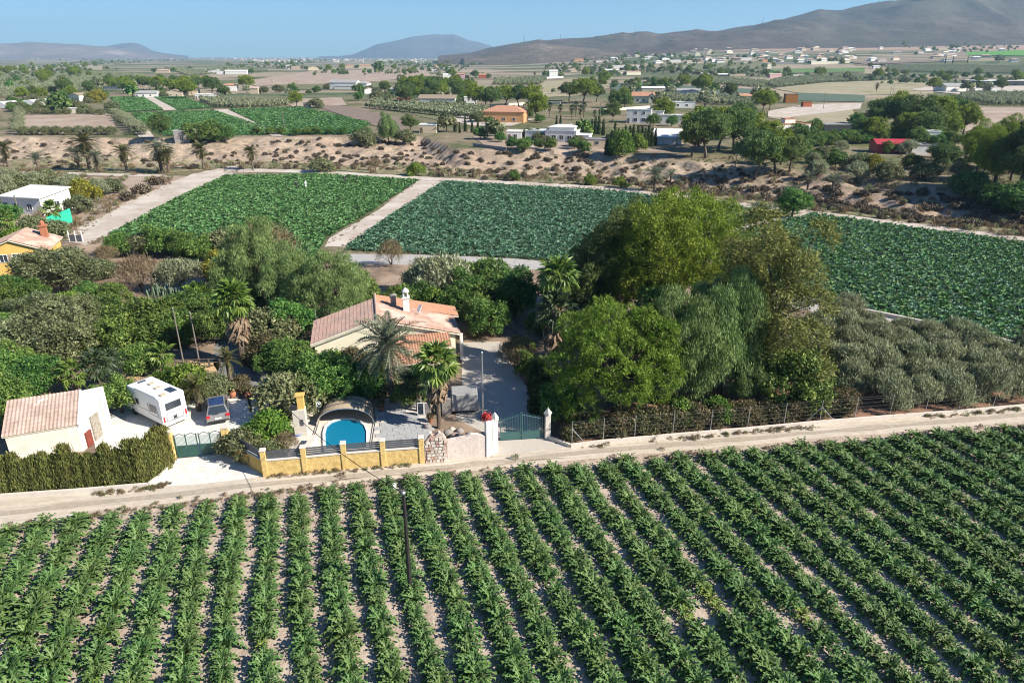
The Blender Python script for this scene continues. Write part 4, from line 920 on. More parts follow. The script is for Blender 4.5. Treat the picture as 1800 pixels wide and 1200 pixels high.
# the villa
def villa():
    r = thing('villa', (-18.9, 59.8, 0), R(12), 'cream villa with weathered clay tile roof and white chimney beside the gravel drive', 'house')
    Wd, D, he, rx, hr = 14.2, 6.6, 2.9, 6.3, 4.95
    mb = MB(); extrude(mb, [(.35, -.4), (Wd - .5, -.4), (Wd - .5, he + .05), (rx, hr - .22), (.35, he - .02)], .3, D - .3); mb.build('wall', 'wall_cream', r)
    fb = MB(); s1 = Vector((rx, 0, hr - he)); fb.bar((0, .06, he - .05), (rx, .06, hr - .05), .12, .26); fb.build('fascia', 'wall_cream', r)
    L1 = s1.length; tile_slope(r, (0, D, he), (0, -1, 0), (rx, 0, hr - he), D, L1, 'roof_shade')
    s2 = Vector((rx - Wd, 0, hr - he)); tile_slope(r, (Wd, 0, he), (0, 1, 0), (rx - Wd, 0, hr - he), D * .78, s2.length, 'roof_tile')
    tile_slope(r, (Wd + .5, D * .78, he - .05), (0, 1, 0), (rx - Wd - .5, 0, hr - he - .1), D * .45, s2.length + .4, 'roof_orange')
    MB().tube([(rx, -.05, hr + .05), (rx, D * 1.2, hr + .05)], .13, 8).build('ridge_cap', 'roof_shade', r)
    MB().box((Wd - 3.2, D + .95, -.2), (6.0, 2.6, he - .05)).build('wall', 'wall_cream', r, )
    c = MB().box((9.3, 4.2, 3.6), (.62, .62, 2.0)).box((9.3, 4.2, 5.6), (.8, .8, .14)); c.build('chimney', 'wall_white', r)
    ct = MB()
    for sx in (-.2, .2): ct.box((9.3 + sx, 4.2, 5.74), (.14, .5, .5))
    ct.lathe((9.3, 4.2, 6.24), [(.38, 0), (.36, .12), (.2, .3), (.05, .42)], 8); ct.build('chimney', 'wall_white', r)
    MB().box((8.1, 5.4, 3.8), (.55, .55, 1.5)).lathe((8.1, 5.4, 5.3), [(.36, 0), (.36, .3), (.1, .42)], 8).build('chimney', 'block', r)
    MB().lathe((10.6, 3.6, 3.9), [(.04, 0), (.04, .5)], 6).bar((10.4, 3.5, 4.3), (10.75, 3.7, 4.9), .5, .04).build('satellite_dish', 'white_paint', r)
    for x in (1.9, 4.3): 
        f = win(r, x, 1.5, 1.0, 1.1); f.location = (0, .3, 0)
    for y in (2.,): win(r, 0, 1.5, 1.1, 1.1, face='right', X=Wd - .5, D=y)
    # corner column of the rear porch
    MB().box((Wd + .1, D * 1.12, 0), (.32, .32, he - .1)).box((Wd + .1, D * 1.12, he - .1), (.42, .42, .06)).build('column', 'wall_white', r)
    MB().box((Wd + .1, .45, 0), (.3, .3, he - .12)).build('column', 'wall_white', r)
    # lower porch in front, orange tiles
    tile_slope(r, (7.4, -4.9, 2.35), (1, 0, 0), (0, 2.3, .35), 4.6, 2.3, 'roof_orange'); tile_slope(r, (7.6, -2.5, 2.75), (1, 0, 0), (0, 2.6, .45), 5.4, 2.6, 'roof_orange')
    for x in (7.6, 11.8): MB().box((x, -4.6, 0), (.28, .28, 2.3)).build('column', 'wall_white', r)
    MB().box((9.7, -.9, 0), (4.6, 2.3, 2.7)).build('wall', 'wall_cream', r)
    dd = MB().box((9.4, -2.1, 0), (1., .08, 2.1)).build('door', 'bark', r); MB().box((9.8, -2.18, 1.), (.12, .06, .04)).build('handle', 'steel', dd)
    for k in range(7): MB().box((7.9 + .6 * k, -3.3, 2.28), (.1, 3., .1)).build('beam', 'bark', r)
villa()
MB().tube([(0, 0, 0), (0, 0, 4.6)], [.05, .03], 6).build('antenna_mast', 'steel').location = G(562, 616)
tag(bpy.data.objects['antenna_mast'], 'thin metal mast standing beside the left eave of the villa', 'mast')

def shed():
    A, B = W(2.5, 769, 2.3), W(136, 747, 2.3); Cc, Dd = W(184.5, 675, 3.7), W(66, 700, 3.7)
    r = thing('tool_shed', (B.x, B.y, 0), 0, 'cream outbuilding with pinkish mono-pitch tile roof behind the conifer hedge', 'shed')
    q = [v - Vector((B.x, B.y, 0)) for v in (A, B, Cc, Dd)]
    c = sum(q, Vector()) / 4; base = [(v.x + (c.x - v.x) * .05, v.y + (c.y - v.y) * .05) for v in q]
    MB().prism(base, -.3, [2.2, 2.2, 3.6, 3.6]).build('wall', 'wall_shed', r)
    ex = q[1] - q[0]; up = ((q[3] + q[2]) / 2 - (q[0] + q[1]) / 2); n = 13; e = ex.normalized()
    up2 = up - e * up.dot(e)
    tile_slope(r, q[0], ex, up2, ex.length, up2.length, 'roof_pink', .4)
    MB().bar(q[1] + Vector((.06, 0, -.02)), q[1] + up2 + Vector((.06, 0, -.02)), .12, .22).build('verge', 'wall_white', r)
    sd_ = (q[2] - q[1]); sd_.z = 0; nrm = Vector((sd_.y, -sd_.x, 0)).normalized()
    for t, m, wd, z0, z1 in ((.22, 'maroon', .7, 0, 1.25), (.5, 'bark_pale', 1.0, 0, 2.1), (.82, 'wall_shed', .3, 0, 3.0)):
        p = Vector((*base[1], 0)).lerp(Vector((*base[2], 0)), t); a = math.atan2(sd_.y, sd_.x)
        MB().box((p.x + nrm.x * .05, p.y + nrm.y * .05, z0), (wd, .14, z1 - z0), a).build('door' if m != 'wall_shed' else 'pilaster', m, r)
shed()
def yellow_house():
    a = W(84, 440, 4.3); ey = Vector((-.30, .954, 0)); ex = Vector((ey.y, -ey.x, 0)); L = 7.5
    r = thing('yellow_house', (a.x, a.y, 0), math.atan2(ex.y, ex.x), 'yellow rendered house with pinkish tile roof and brick chimney at the left edge', 'house')
    w = 8.4; mb = MB(); extrude(mb, [(-w + .4, -.3), (-.4, -.3), (-.4, 4.35), (-w / 2, 5.85), (-w + .4, 4.35)], .3, L - .3); mb.build('wall', 'wall_yellow_smooth', r)
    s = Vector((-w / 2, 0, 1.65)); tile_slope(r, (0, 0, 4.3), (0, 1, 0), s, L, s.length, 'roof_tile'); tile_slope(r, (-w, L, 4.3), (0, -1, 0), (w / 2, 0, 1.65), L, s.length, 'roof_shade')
    MB().bar((-w, .12, 4.2), (-w / 2, .12, 5.85), .1, .16).bar((-w / 2, .12, 5.85), (0, .12, 4.2), .1, .16).build('verge', 'bark', r)
    MB().box((-1.6, L * .75, 4.5), (.75, .75, 1.9)).box((-1.6, L * .75, 6.4), (1., 1., .2)).lathe((-1.6, L * .75, 6.6), [(.3, 0), (.3, .35), (.12, .6)], 8).build('chimney', 'terracotta', r)
    for x in (-5.3, -3.8):
        f = win(r, x, 3.55, .85, .95); f.location = (0, .3, 0)
        for s_ in (-1, 1): MB().box((x + s_ * .72, .24, 3.05), (.42, .05, 1.)).build('shutter', 'wall_beige', r)
yellow_house()

# far and middle-distance buildings: name, x, y, width px, depth m, height m, turn, roof, wall, roof colour, label ...
H = house
H('polytunnel', 50, 188, 36, 14, .3, -8, 'vault', 'wall_white', 'roof_white', 'larger white polytunnel among the trees far left', 'polytunnel', 3.6, 0, False)
H('polytunnel', 85, 187, 30, 12, .3, -8, 'vault', 'wall_white', 'roof_white', 'smaller whitish polytunnel right of the larger one', 'polytunnel', 3.2, 0, False)
H('polytunnel', -2, 190, 30, 12, .3, -8, 'vault', 'wall_white', 'roof_white', 'polytunnel cut off by the left edge of the photo', 'polytunnel', 3.2, 0, False)
H('farmhouse', 131, 178, 26, 7, 3.8, -22, 'gy', 'wall_cream', 'roof_brown', 'small cream farmhouse right of the polytunnels', blocks=((-.75, .1, .6, .8, 2.8, 'flat'),))
H('shed', 97, 170, 20, 5, 2.6, -10, 'flat', 'wall_white', 'same', 'low white shed behind the polytunnels', 'shed', wins=1)
H('shed', 130, 200, 20, 4, 2.4, 0, 'flat', 'wall_cream', 'roof_white', 'low pale shed in the shrubs below the farmhouse', 'shed', wins=0)
H('farmhouse', 199, 158, 40, 12, 3.2, -15, 'gx', 'wall_white', 'roof_brown', 'low farmhouse with tan roof under the pine belt', rise=1.8)
H('house', 258, 172, 36, 8, 3.2, 6, 'gx', 'wall_white', 'roof_grey', 'white house with grey roof at the head of the crop plots', rise=1.5)
H('house', 305, 171, 30, 8, 3.6, 8, 'gy', 'wall_beige', 'roof_brown', 'beige gabled house behind the crop plots, left of two', rise=1.6)
H('house', 334, 168, 26, 9, 3.6, 10, 'gy', 'wall_beige', 'roof_pink', 'beige gabled house behind the crop plots, right of two', rise=1.6)
H('warehouse', 362, 175, 36, 7, 3.2, 4, 'flat', 'wall_white', 'same', 'long flat white building at the end of the crop plots', 'building', wins=3)
H('house', 404, 160, 23, 8, 4.4, 5, 'hip', 'wall_white', 'roof_orange', 'white house with red hipped roof left of the brown field', rise=1.6)
H('house', 447, 165, 14, 7, 4, 0, 'gx', 'wall_beige', 'roof_pink', 'small beige house right of the red-roofed white one')
H('house', 286, 128, 24, 10, 4, 0, 'hip', 'wall_beige', 'roof_tile', 'beige hip-roofed house showing above the pine belt', rise=2.2)
H('warehouse', 349, 124, 24, 10, 4, 0, 'flat', 'wall_white', 'same', 'long low white building on the horizon plain, left', 'building')
H('house', 380, 131, 28, 14, 5, 3, 'gy', 'wall_white', 'roof_white', 'white gabled farm building at the left end of the brown field', 'building', rise=2)
H('warehouse', 415, 131, 38, 14, 5, 3, 'gx', 'wall_white', 'roof_white', 'long white farm building beside the gabled one', 'building', rise=1.6, wins=4)
H('house', 506, 122, 6, 6, 9, 0, 'flat', 'wall_white', 'same', 'narrow white tower-like house beyond the brown field', 'house', wins=1)
H('house', 520, 122, 16, 9, 5, 0, 'hip', 'wall_beige', 'roof_pink', 'pinkish house right of the narrow white tower')
H('house', 551, 124, 18, 10, 5, 14, 'gy', 'wall_beige', 'roof_tile', 'pink-roofed gabled house on the far edge of the brown field', rise=3)
H('house', 611, 120, 20, 10, 5, 0, 'hip', 'wall_beige', 'roof_orange', 'brick-roofed house left of the tall round tree', rise=2.4)
H('house', 641, 120, 20, 10, 6, 0, 'hip', 'wall_beige', 'roof_orange', 'taller brick-roofed house next to the tall round tree', rise=2.4)
H('house', 772, 119, 24, 10, 4, 0, 'hip', 'wall_beige', 'roof_orange', 'wide reddish-roofed house left of the greenhouses', rise=1.6)
H('house', 762, 126, 9, 6, 4, 0, 'flat', 'wall_white', 'same', 'tiny white cube house right of the far brown field')
H('house', 786, 122, 14, 7, 4.5, 6, 'gx', 'wall_white', 'roof_pink', 'white house with outbuilding below the greenhouses')
H('farm_building', 603, 158, 50, 12, 6, -10, 'gx', 'wall_white', 'roof_grey', 'large white farmhouse with grey roof in the middle plain', 'building', 2.2, 4, True, ((.66, .1, .42, .9, 5.2, 'hip'), (.1, -.4, .7, .4, 2.8, 'flat')))
H('house', 651, 165, 20, 8, 3.2, 20, 'gy', 'wall_white', 'roof_tile', 'small white gabled cottage right of the large farmhouse')
H('warehouse', 712, 165, 54, 12, 3.4, -4, 'gx', 'wall_white', 'roof_grey', 'low white sheds with pale grey roofs in the middle plain', 'building', 1.1, 3)
H('house', 766, 164, 40, 9, 3.6, -4, 'gx', 'brick_red', 'roof_brown', 'red-walled low house right of the white sheds', 'building', 1.1, 3)
H('house', 727, 149, 26, 9, 3.4, 4, 'hip', 'brick_red', 'roof_orange', 'orange-roofed house behind the white sheds', rise=1.6)
H('brick_hut', 709, 183, 27, 5, 3.2, -6, 'flat', 'brick_red', 'same', 'small orange-red brick hut left of the white barn', 'hut', wins=2)
H('white_barn', 768, 187, 66, 9, 4.4, -8, 'gx', 'wall_white', 'roof_brown', 'white barn with long brown roof near the olive rows', 'barn', 1.9, 3, wh=.8)
H('house', 827, 188, 22, 6, 5.2, 0, 'flat', 'wall_white', 'same', 'small white flat-roofed house behind the tall pines')
H('villa_orange', 884, 216, 74, 11, 4.6, -12, 'hip', 'wall_orange', 'roof_orange', 'orange villa with wide orange hipped roof and chimneys', 'house', 2.6, 3, True, ((-.55, .1, .3, .6, 3., 'flat'),), True, 1.2)
H('concrete_shed', 752, 234, 30, 6, 2.8, -4, 'flat', 'wall_beige', 'roof_white', 'square pale concrete shed on the edge of the gully', 'shed', wins=0)
H('pump_hut', 539, 190, 11, 3, 2.6, 0, 'flat', 'block', 'same', 'tiny grey pump hut at the top of the right crop plot', 'hut', wins=0)
H('ruined_hut', 321, 252, 24, 4, 4.0, 18, 'flat', 'block', 'roof_grey', 'grey block hut on the edge of the gully bank', 'hut', wins=1, door=False)
H('house', 973, 137, 15, 8, 8.5, 10, 'gx', 'wall_white', 'roof_white', 'two-storey white house beside tall palms', rise=1.5)
H('house', 1013, 127, 28, 10, 4, 4, 'hip', 'wall_beige', 'roof_pink', 'salmon-roofed house behind the big umbrella trees', rise=2)
H('house', 1018, 108, 16, 10, 6, 0, 'gx', 'wall_orange', 'roof_orange', 'small orange house on the far plain, below the first hills')
H('house', 1054, 110, 14, 9, 5, 0, 'hip', 'wall_white', 'roof_orange', 'red-roofed white house left of the long white barns')
H('warehouse', 1100, 120, 52, 16, 5, 0, 'flat', 'wall_white', 'roof_white', 'long bright white warehouse on the far plain', 'building', wins=0)
H('warehouse', 1079, 128, 34, 12, 4.5, -4, 'gx', 'wall_white', 'roof_white', 'white shed in front of the long warehouse', 'building', rise=1.5, wins=2)
H('house', 1114, 132, 26, 9, 4.5, 8, 'gx', 'wall_cream', 'roof_tile', 'cream house with salmon roof right of the white shed')
H('house', 1094, 130, 15, 8, 4, 0, 'hip', 'wall_cream', 'roof_pink', 'pinkish annex house beside the cream house')
H('house', 1170, 106, 13, 9, 4.5, 14, 'gy', 'wall_white', 'roof_white', 'small white gabled house above the dark round trees')
H('warehouse', 1187, 110, 20, 10, 4, 0, 'gx', 'wall_white', 'roof_white', 'low white building right above the dark round trees', 'building')
H('house', 1216, 112, 18, 9, 5, 0, 'gx', 'wall_cream', 'roof_pink', 'cream house between dark trees, left of two'); H('house', 1232, 112, 13, 9, 4, 0, 'hip', 'wall_beige', 'roof_tile', 'beige house between dark trees, right of two')
H('house', 1256, 109, 10, 8, 5, 10, 'gy', 'wall_white', 'roof_white', 'narrow white gable beside the tall dark cypress')
H('warehouse', 1306, 106, 30, 12, 5, 0, 'flat', 'wall_white', 'same', 'white long building below the hill foot', 'building'); H('house', 1346, 109, 13, 9, 4.5, 0, 'hip', 'wall_orange', 'roof_orange', 'red-roofed house above the striped green plot')
H('house', 1240, 135, 19, 9, 3.6, 16, 'gy', 'wall_white', 'roof_white', 'white gabled house at the end of the striped plot', rise=2.4)
H('shed', 1296, 134, 30, 7, 3, 0, 'flat', 'wall_beige', 'roof_pink', 'low tan sheds right of the white gabled house', 'shed'); H('canopy', 1273, 135, 20, 7, 3, 0, 'gx', 'dark_net', 'roof_white', 'white canopy next to the tan sheds', 'canopy', wins=0, door=False)
H('red_roof_house', 1130, 181, 40, 9, 4.2, -14, 'gx', 'wall_cream', 'roof_orange', 'cream house with orange-red roof behind a dark hedge', 'house', 2.2, 3, True, ((.4, -.25, .3, .9, 4., 'gy'),), False, 1.2)
H('warehouse', 1213, 168, 46, 14, 3.4, -8, 'gx', 'wall_white', 'roof_grey', 'greenhouse-like barn with grey-blue sheet roof', 'barn', 1.4, 2); H('warehouse', 1148, 162, 40, 12, 3, -6, 'gx', 'wall_beige', 'roof_white', 'long low pale barn left of the grey-blue one', 'barn', 1.2, 0)
H('shed', 1198, 190, 46, 6, 3, -6, 'flat', 'wall_white', 'roof_white', 'long white flat shed behind the modern white house', 'shed', wins=2)
H('modern_house', 1122, 217, 42, 9, 5.6, -14, 'flat', 'wall_white', 'same', 'modern white cubic house with deep windows', 'house', 1, 2, True, ((.75, .2, .5, .8, 5.0, 'flat'), (1.35, .1, .9, .7, 3.4, 'flat')), False, 1.4)
H('white_villa', 985, 250, 56, 10, 3.6, -16, 'flat', 'wall_white', 'roof_white', 'low white villa with stepped flat roofs and terraces', 'house', 1, 3, True, ((.0, .15, .8, .6, 4.8, 'hip', .9), (-.85, .2, .7, .8, 3.1, 'flat'), (.72, -.2, .4, .7, 2.4, 'flat')), True, 1.3)
H('garage', 1047, 259, 42, 5, 2.3, -8, 'flat', 'wall_beige', 'roof_grey', 'low garage annex with pale roof below the white villa', 'garage', wins=1)
H('shed', 904, 247, 26, 6, 2.8, -6, 'flat', 'wall_white', 'same', 'white outbuilding left of the white villa', 'shed', wins=1)
H('greenhouse', 1172, 254, 50, 7, 2.2, -10, 'mono', 'wall_white', 'roof_white', 'white greenhouse with sloping panel roof beside the cypresses', 'greenhouse', 2.2, 0, False)
H('house', 1312, 178, 22, 7, 3.2, 10, 'gx', 'wall_cream', 'roof_orange', 'small orange-roofed house behind the pine clump')
H('white_building', 1392, 242, 66, 10, 4.6, 10, 'flat', 'wall_white', 'roof_orange', 'white building with orange flat terraces between the pines', 'building', 1, 2, True, ((-.55, .3, .5, .8, 4.0, 'flat'), (.1, .5, .3, .3, 6, 'flat')))
H('open_shed', 1473, 235, 52, 8, 3.2, 2, 'flat', 'dark_net', 'roof_grey', 'dark open-fronted shed with parked vehicles', 'shed', wins=0, door=False)
H('white_barn', 1688, 162, 58, 14, 4.8, 10, 'gx', 'wall_white', 'roof_grey', 'big white barn with grey roof right of the stubble field', 'barn', 1.9, 2, True, ((.62, -.1, .3, .5, 3., 'flat'),))
H('shed', 1722, 163, 20, 7, 3, 8, 'flat', 'wall_white', 'same', 'white annex cube right of the big barn', 'shed', wins=1); H('shed', 1747, 163, 14, 6, 3.4, 0, 'flat', 'wall_white', 'same', 'small white cube beside the barn palm', 'shed', wins=1)
H('house', 1595, 139, 44, 9, 3.2, 6, 'flat', 'wall_white', 'roof_grey', 'low white house with blue front beyond the stubble field', 'house', 1, 2, True, ((.36, 0, .25, 1, 3.2, 'gy', 1.4),))
H('shade_house', 1800, 151, 170, 26, 4.6, 4, 'flat', 'dark_net', 'roof_white', 'long black shade-cloth greenhouse with white roof', 'greenhouse', wins=0, door=False)
H('wall_building', 1451, 113, 52, 8, 5, 4, 'flat', 'wall_cream', 'same', 'long cream building in front of yellow autumn trees', 'building', wins=0); H('wall_building', 1378, 113, 38, 8, 4, 2, 'flat', 'block', 'roof_grey', 'long low grey building left of the cream one', 'building', wins=0)
H('house', 1364, 137, 23, 8, 4, 8, 'gx', 'wall_pink', 'roof_pink', 'pink house with pale roof beside the olive rows', rise=1.6); H('shed', 1404, 136, 20, 6, 3, 0, 'flat', 'wall_white', 'same', 'flat white shed at the top of the olive rows', 'shed', wins=1)
H('water_tower', 1352, 121, 7, 5, 9, 0, 'hip', 'wall_cream', 'roof_pink', 'slim cream tower behind the pink house', 'tower', 1.2, 1)
H('container', 1539, 137, 20, 4, 3.2, -3, 'flat', 'rust', 'roof_brown', 'rusty brown container at the edge of the olives', 'container', wins=0, door=False); H('house', 1541, 121, 12, 6, 4, 0, 'gx', 'wall_white', 'roof_white', 'small white house among orchard shrubs')
H('house', 1632, 90, 13, 10, 5, 14, 'gy', 'wall_white', 'roof_white', 'small white gable on the slope below the hill', rise=3); H('farmhouse', 1658, 88, 26, 12, 6, 0, 'gx', 'wall_beige', 'roof_tile', 'red-roofed farmhouse on the slope below the hill')
H('house', 1605, 72, 18, 12, 6, 0, 'flat', 'wall_beige', 'same', 'pale house highest on the hill foot'); H('house', 1683, 87, 15, 10, 5, 0, 'flat', 'wall_white', 'same', 'flat white house right of the hill-foot farmhouse')
H('house', 1482, 93, 16, 12, 7, 0, 'hip', 'wall_orange', 'roof_orange', 'red-roofed house above the yellow autumn trees'); H('house', 1755, 86, 20, 12, 6, 0, 'gx', 'wall_beige', 'roof_pink', 'farmhouse by the trees at the foot of the hill, far right')
H('container', 1391, 181, 21, 5, 5, -3, 'flat', 'rust', 'roof_brown', 'tall rusty container stack by the pale track', 'container', wins=0, door=False); H('container', 1419, 189, 15, 4, 2.6, 0, 'flat', 'brick_red', 'rust', 'low dark-red container right of the rusty stack', 'container', wins=0, door=False)
H('red_shed', 1570, 270, 58, 7, 2.8, -8, 'gx', 'roof_red', 'roof_red', 'shed with bright red sheet roof in the orchard', 'shed', 1.1, 0, False); H('shed', 1612, 272, 36, 6, 2.6, -8, 'flat', 'wall_white', 'roof_grey', 'white-walled extension beside the red-roofed shed', 'shed', wins=0)
H('white_hut', 1636, 258, 22, 5, 4.6, -10, 'flat', 'wall_white', 'same', 'small white hut under the big pines', 'hut', wins=1)
H('white_house', 42, 377, 84, 7, 3.2, -14, 'mono', 'wall_white', 'roof_white', 'white house with shallow white roof behind the green net', 'house', .9, 2, wh=.9)
H('greenhouse', 845, 112, 130, 16, 3, 0, 'gx', 'wall_white', 'roof_white', 'row of long pale greenhouses below the hills, first', 'greenhouse', 1, 0, False)
H('water_tank_house', 848, 138, 13, 7, 4.5, 0, 'gx', 'brick_red', 'roof_orange', 'small red house left of the pine belt'); H('house', 810, 138, 14, 7, 5, 0, 'gx', 'wall_pink', 'roof_orange', 'pink house half hidden by trees near the pine belt'); H('house', 786, 137, 14, 7, 4, 6, 'gx', 'wall_white', 'roof_white', 'white house left of the pink half-hidden one')

def extra_walls():
    def wall(name, pts, h, th, mat, label, closed=False):
        q = [G(*p) for p in pts]; r = thing(name, q[0], 0, label, 'wall')
        for a, b in zip(q, q[1:]):
            a, b = a - q[0], b - q[0]; d = (b - a).normalized() * th / 2
            a2, b2 = a - d * .0, b + d * .0; n = Vector((-d.y, d.x, 0)).normalized() * th / 2
            MB().add([a2 - n, b2 - n, b2 + n, a2 + n] + [v + Vector((0, 0, h)) for v in (a2 - n, b2 - n, b2 + n, a2 + n)], [(3, 2, 1, 0), (4, 5, 6, 7), (0, 1, 5, 4), (1, 2, 6, 5), (2, 3, 7, 6), (3, 0, 4, 7)]).build('wall_panel', mat, r)
    wall('low_wall', [(-300, 898), (-100, 884), (0, 876), (130, 867), (262, 856), (286, 838), (304, 812)], .35, .2, 'coping', 'low whitewashed kerb wall along the foot of the conifer hedge')
    wall('low_wall', [(963, 771), (1003, 786), (1060, 779), (1182, 768), (1313, 757), (1440, 745), (1563, 735), (1684, 726), (1800, 716), (2000, 699), (2300, 672)], .3, .2, 'coping', 'long low white kerb wall under the wire fence')
    wall('field_wall', [(1410, 527), (1500, 545), (1600, 565), (1700, 587), (1800, 611), (2100, 686)], .45, .35, 'coping', 'low stone kerb between concrete path and right field')
    wall('retaining_wall', [(832, 258), (890, 266)], 1.2, .4, 'block', 'blue-grey retaining wall above the gully')
    wall('garden_wall', [(860, 188), (960, 183), (985, 184)], 1.5, .3, 'wall_cream', 'long cream garden wall beyond the pine belt'); wall('garden_wall', [(1060, 196), (1172, 188)], 1.3, .3, 'wall_cream', 'cream wall in front of the dark hedge')
    wall('garden_wall', [(930, 140), (990, 137)], 2, .4, 'wall_white', 'white wall in front of the two-storey white house'); wall('garden_wall', [(700, 237), (700, 237.5)], .5, .3, 'block', 'stub of old wall at the gully edge')
extra_walls()

# ------------------------------------------------------------------ property front
def rot_to(a, b): return math.atan2(b.y - a.y, b.x - a.x)
def garden_front():
    B = [G(*p) for p in ((468, 836), (537.5, 830), (607, 823), (675, 817.5), (742, 812.5))]
    r = thing('garden_wall', B[0], 0, 'yellow roughcast garden wall with grey rail panels beside the pool', 'wall'); o = B[0]
    def post(p, h=2.15, s=.38, mat='wall_yellow'):
        a = MB().box((p.x - o.x, p.y - o.y, -.1), (s, s, h + .1), R(10)).build('post', mat, r, bevel=.03)
        MB().box((p.x - o.x, p.y - o.y, h), (s + .08, s + .08, .1), R(10), taper=.8).build('cap', 'coping', a)
    for p in B: post(p)
    for a, b in zip(B, B[1:]):
        a, b = a - o, b - o; d = (b - a).normalized(); a2, b2 = a + d * .195, b - d * .195; rz = math.atan2(d.y, d.x); L = (b2 - a2).length; c = (a2 + b2) / 2
        MB().box((c.x, c.y, -.1), (L, .24, 1.4), rz).build('wall_panel', 'wall_yellow', r); MB().box((c.x, c.y, 1.302), (L, .34, .07), rz).build('coping', 'coping', r)
        for k in range(4): MB().box((c.x, c.y + .02, 1.43 + k * .165), (L, .035, .125), rz).build('rail', 'grey_metal', r)
        MB().box((c.x, c.y + .06, 1.372), (.05, .05, .7), rz).build('rail_post', 'grey_metal', r)
    e = G(403, 797) - o; d = e.normalized(); a2, b2 = d * .2, e; c = (a2 + b2) / 2; rz = math.atan2(d.y, d.x); L = (b2 - a2).length
    MB().box((c.x, c.y, -.1), (L, .22, 1.4), rz).build('wall_panel', 'wall_yellow_smooth', r); MB().box((c.x, c.y, 1.302), (L, .3, .07), rz).build('coping', 'coping', r)
    c2 = a2.lerp(b2, .3)
    for k in range(4): MB().box((c2.x, c2.y, 1.43 + k * .165), (L * .55, .035, .125), rz).build('rail', 'grey_metal', r)
    # left gate
    A, C = G(305, 806), G(402, 797); r2 = thing('yard_gate', A, rot_to(A, C), 'dark green double gate with pale upright bars before the parking yard', 'gate'); L = (C - A).length
    for i, (p0, p1) in enumerate(((.32, L / 2 - .05), (L / 2 + .05, L - .3))):
        lf = MB().box(((p0 + p1) / 2, 0, .08), (p1 - p0, .05, .06)).box(((p0 + p1) / 2, 0, 1.0), (p1 - p0, .05, .06))
        for x in (p0 + .03, (p0 + p1) / 2, p1 - .03): lf.box((x, 0, .1), (.06, .06, 1.9))
        n = 10
        pts = [(p0 + (p1 - p0) * k / n, 0, 1.82 + .22 * abs(math.sin(math.pi * k / 5))) for k in range(n + 1)]; lf.tube(pts, .03, 5)
        fr = lf.build('gate_leaf', 'gate_green', r2)
        for k in range(2):
            a, b = p0 + .08 + (p1 - p0 - .1) / 2 * k, p0 + (p1 - p0) / 2 * (k + 1) - .05; MB().box(((a + b) / 2, 0, .16), (b - a, .02, .82)).build('panel', 'gate_green', fr)
        for k in range(18): MB().box((p0 + .1 + (p1 - p0 - .2) * k / 17, .0, 1.04), (.05, .03, .78)).build('bar', 'rail_pale', fr)
    for x, hh in ((0, 2.35), (L, 2.3)):
        ps = MB().box((x, 0, -.1), (.5, .5, hh + .1)).build('post', 'wall_yellow', r2, bevel=.03); MB().box((x, 0, hh), (.58, .58, .09)).build('cap', 'coping', ps)
    # stone pier, plaster wall, white pillars
    P = [G(*p) for p in ((747, 811), (786, 808), (853, 801), (866, 799))]
    r3 = thing('stone_wall', P[0], rot_to(P[0], P[1]), 'pink rubble stone wall stub with uneven top next to the yellow wall', 'wall'); L1 = (P[1] - P[0]).length; g = random.Random(3)
    mb = MB(); xs = [L1 * k / 6 for k in range(7)]; hs = [1.6, 2.0, 2.35, 2.2, 2.5, 2.35, 1.95]
    for k in range(6): mb.prism([(xs[k], -.2), (xs[k + 1], -.2), (xs[k + 1], .2), (xs[k], .2)], -.1, [hs[k], hs[k + 1], hs[k + 1] - .1, hs[k]])
    mb.build('wall_panel', 'stone_pink', r3)
    for row in range(8):
        x = g.uniform(0, .2)
        while x < L1 - .1:
            wd = g.uniform(.18, .34); h = g.uniform(.14, .24); z = .05 + row * .26; t = min(max(x / L1 * 6, 0), 5.99); top = hs[int(t)] * (1 - t % 1) + hs[int(t) + 1] * (t % 1)
            if z + h < top: MB().box((x + wd / 2, -.2, z), (wd, .12 + g.uniform(0, .1), h), g.uniform(-.1, .1), taper=.85).build('stone', 'stone_pink' if g.random() < .6 else 'coping', r3)
            x += wd + .03
    r4 = thing('plaster_wall', P[1], rot_to(P[1], P[2]), 'rough pale pinkish plaster wall between stone stub and white pillar', 'wall'); L2 = (P[2] - P[1]).length
    mb = MB(); xs = [L2 * k / 8 for k in range(9)]; hs = [1.72, 1.78, 1.8, 1.86, 1.9, 2.05, 2.0, 1.95, 1.8]
    for k in range(8): mb.prism([(xs[k] + .02, -.16), (xs[k + 1] + .02, -.16), (xs[k + 1] + .02, .16), (xs[k] + .02, .16)], -.1, [hs[k], hs[k + 1], hs[k + 1], hs[k]])
    mb.build('wall_panel', 'plaster_pink', r4)
    r5 = thing('white_pillar', G(859, 800), R(18), 'stout white pillar with red flowers on top at the gate', 'pillar')
    MB().box((0, 0, -.1), (.5, .5, 3.1), taper=.94).build('shaft', 'wall_white', r5, bevel=.04); MB().box((.55, .75, -.1), (.35, 1.3, 2.6)).build('side_wall', 'wall_white', r5)
    r6 = thing('white_pillar', G(870, 790), R(14), 'pointed white pillar at the left side of the drive gate', 'pillar')
    MB().box((0, 0, -.1), (.42, .42, 2.75)).build('shaft', 'wall_white', r6); MB().box((0, 0, 2.65), (.52, .52, .1)).lathe((0, 0, 2.75), [(.33, 0), (.22, .22), (.02, .5)], 4).build('cap', 'wall_white', r6)
    fl = thing('red_flowers', G(857, 799) + Vector((-.05, .1, 3.0)), 0, 'clump of red flowers growing on top of the white pillar', 'flowers')
    link('blossom', foliage('blossom', [(0, 0, .18, .3, .3, .2)], 70, 6, .13, .1, .07, 5, 'red'), fl)
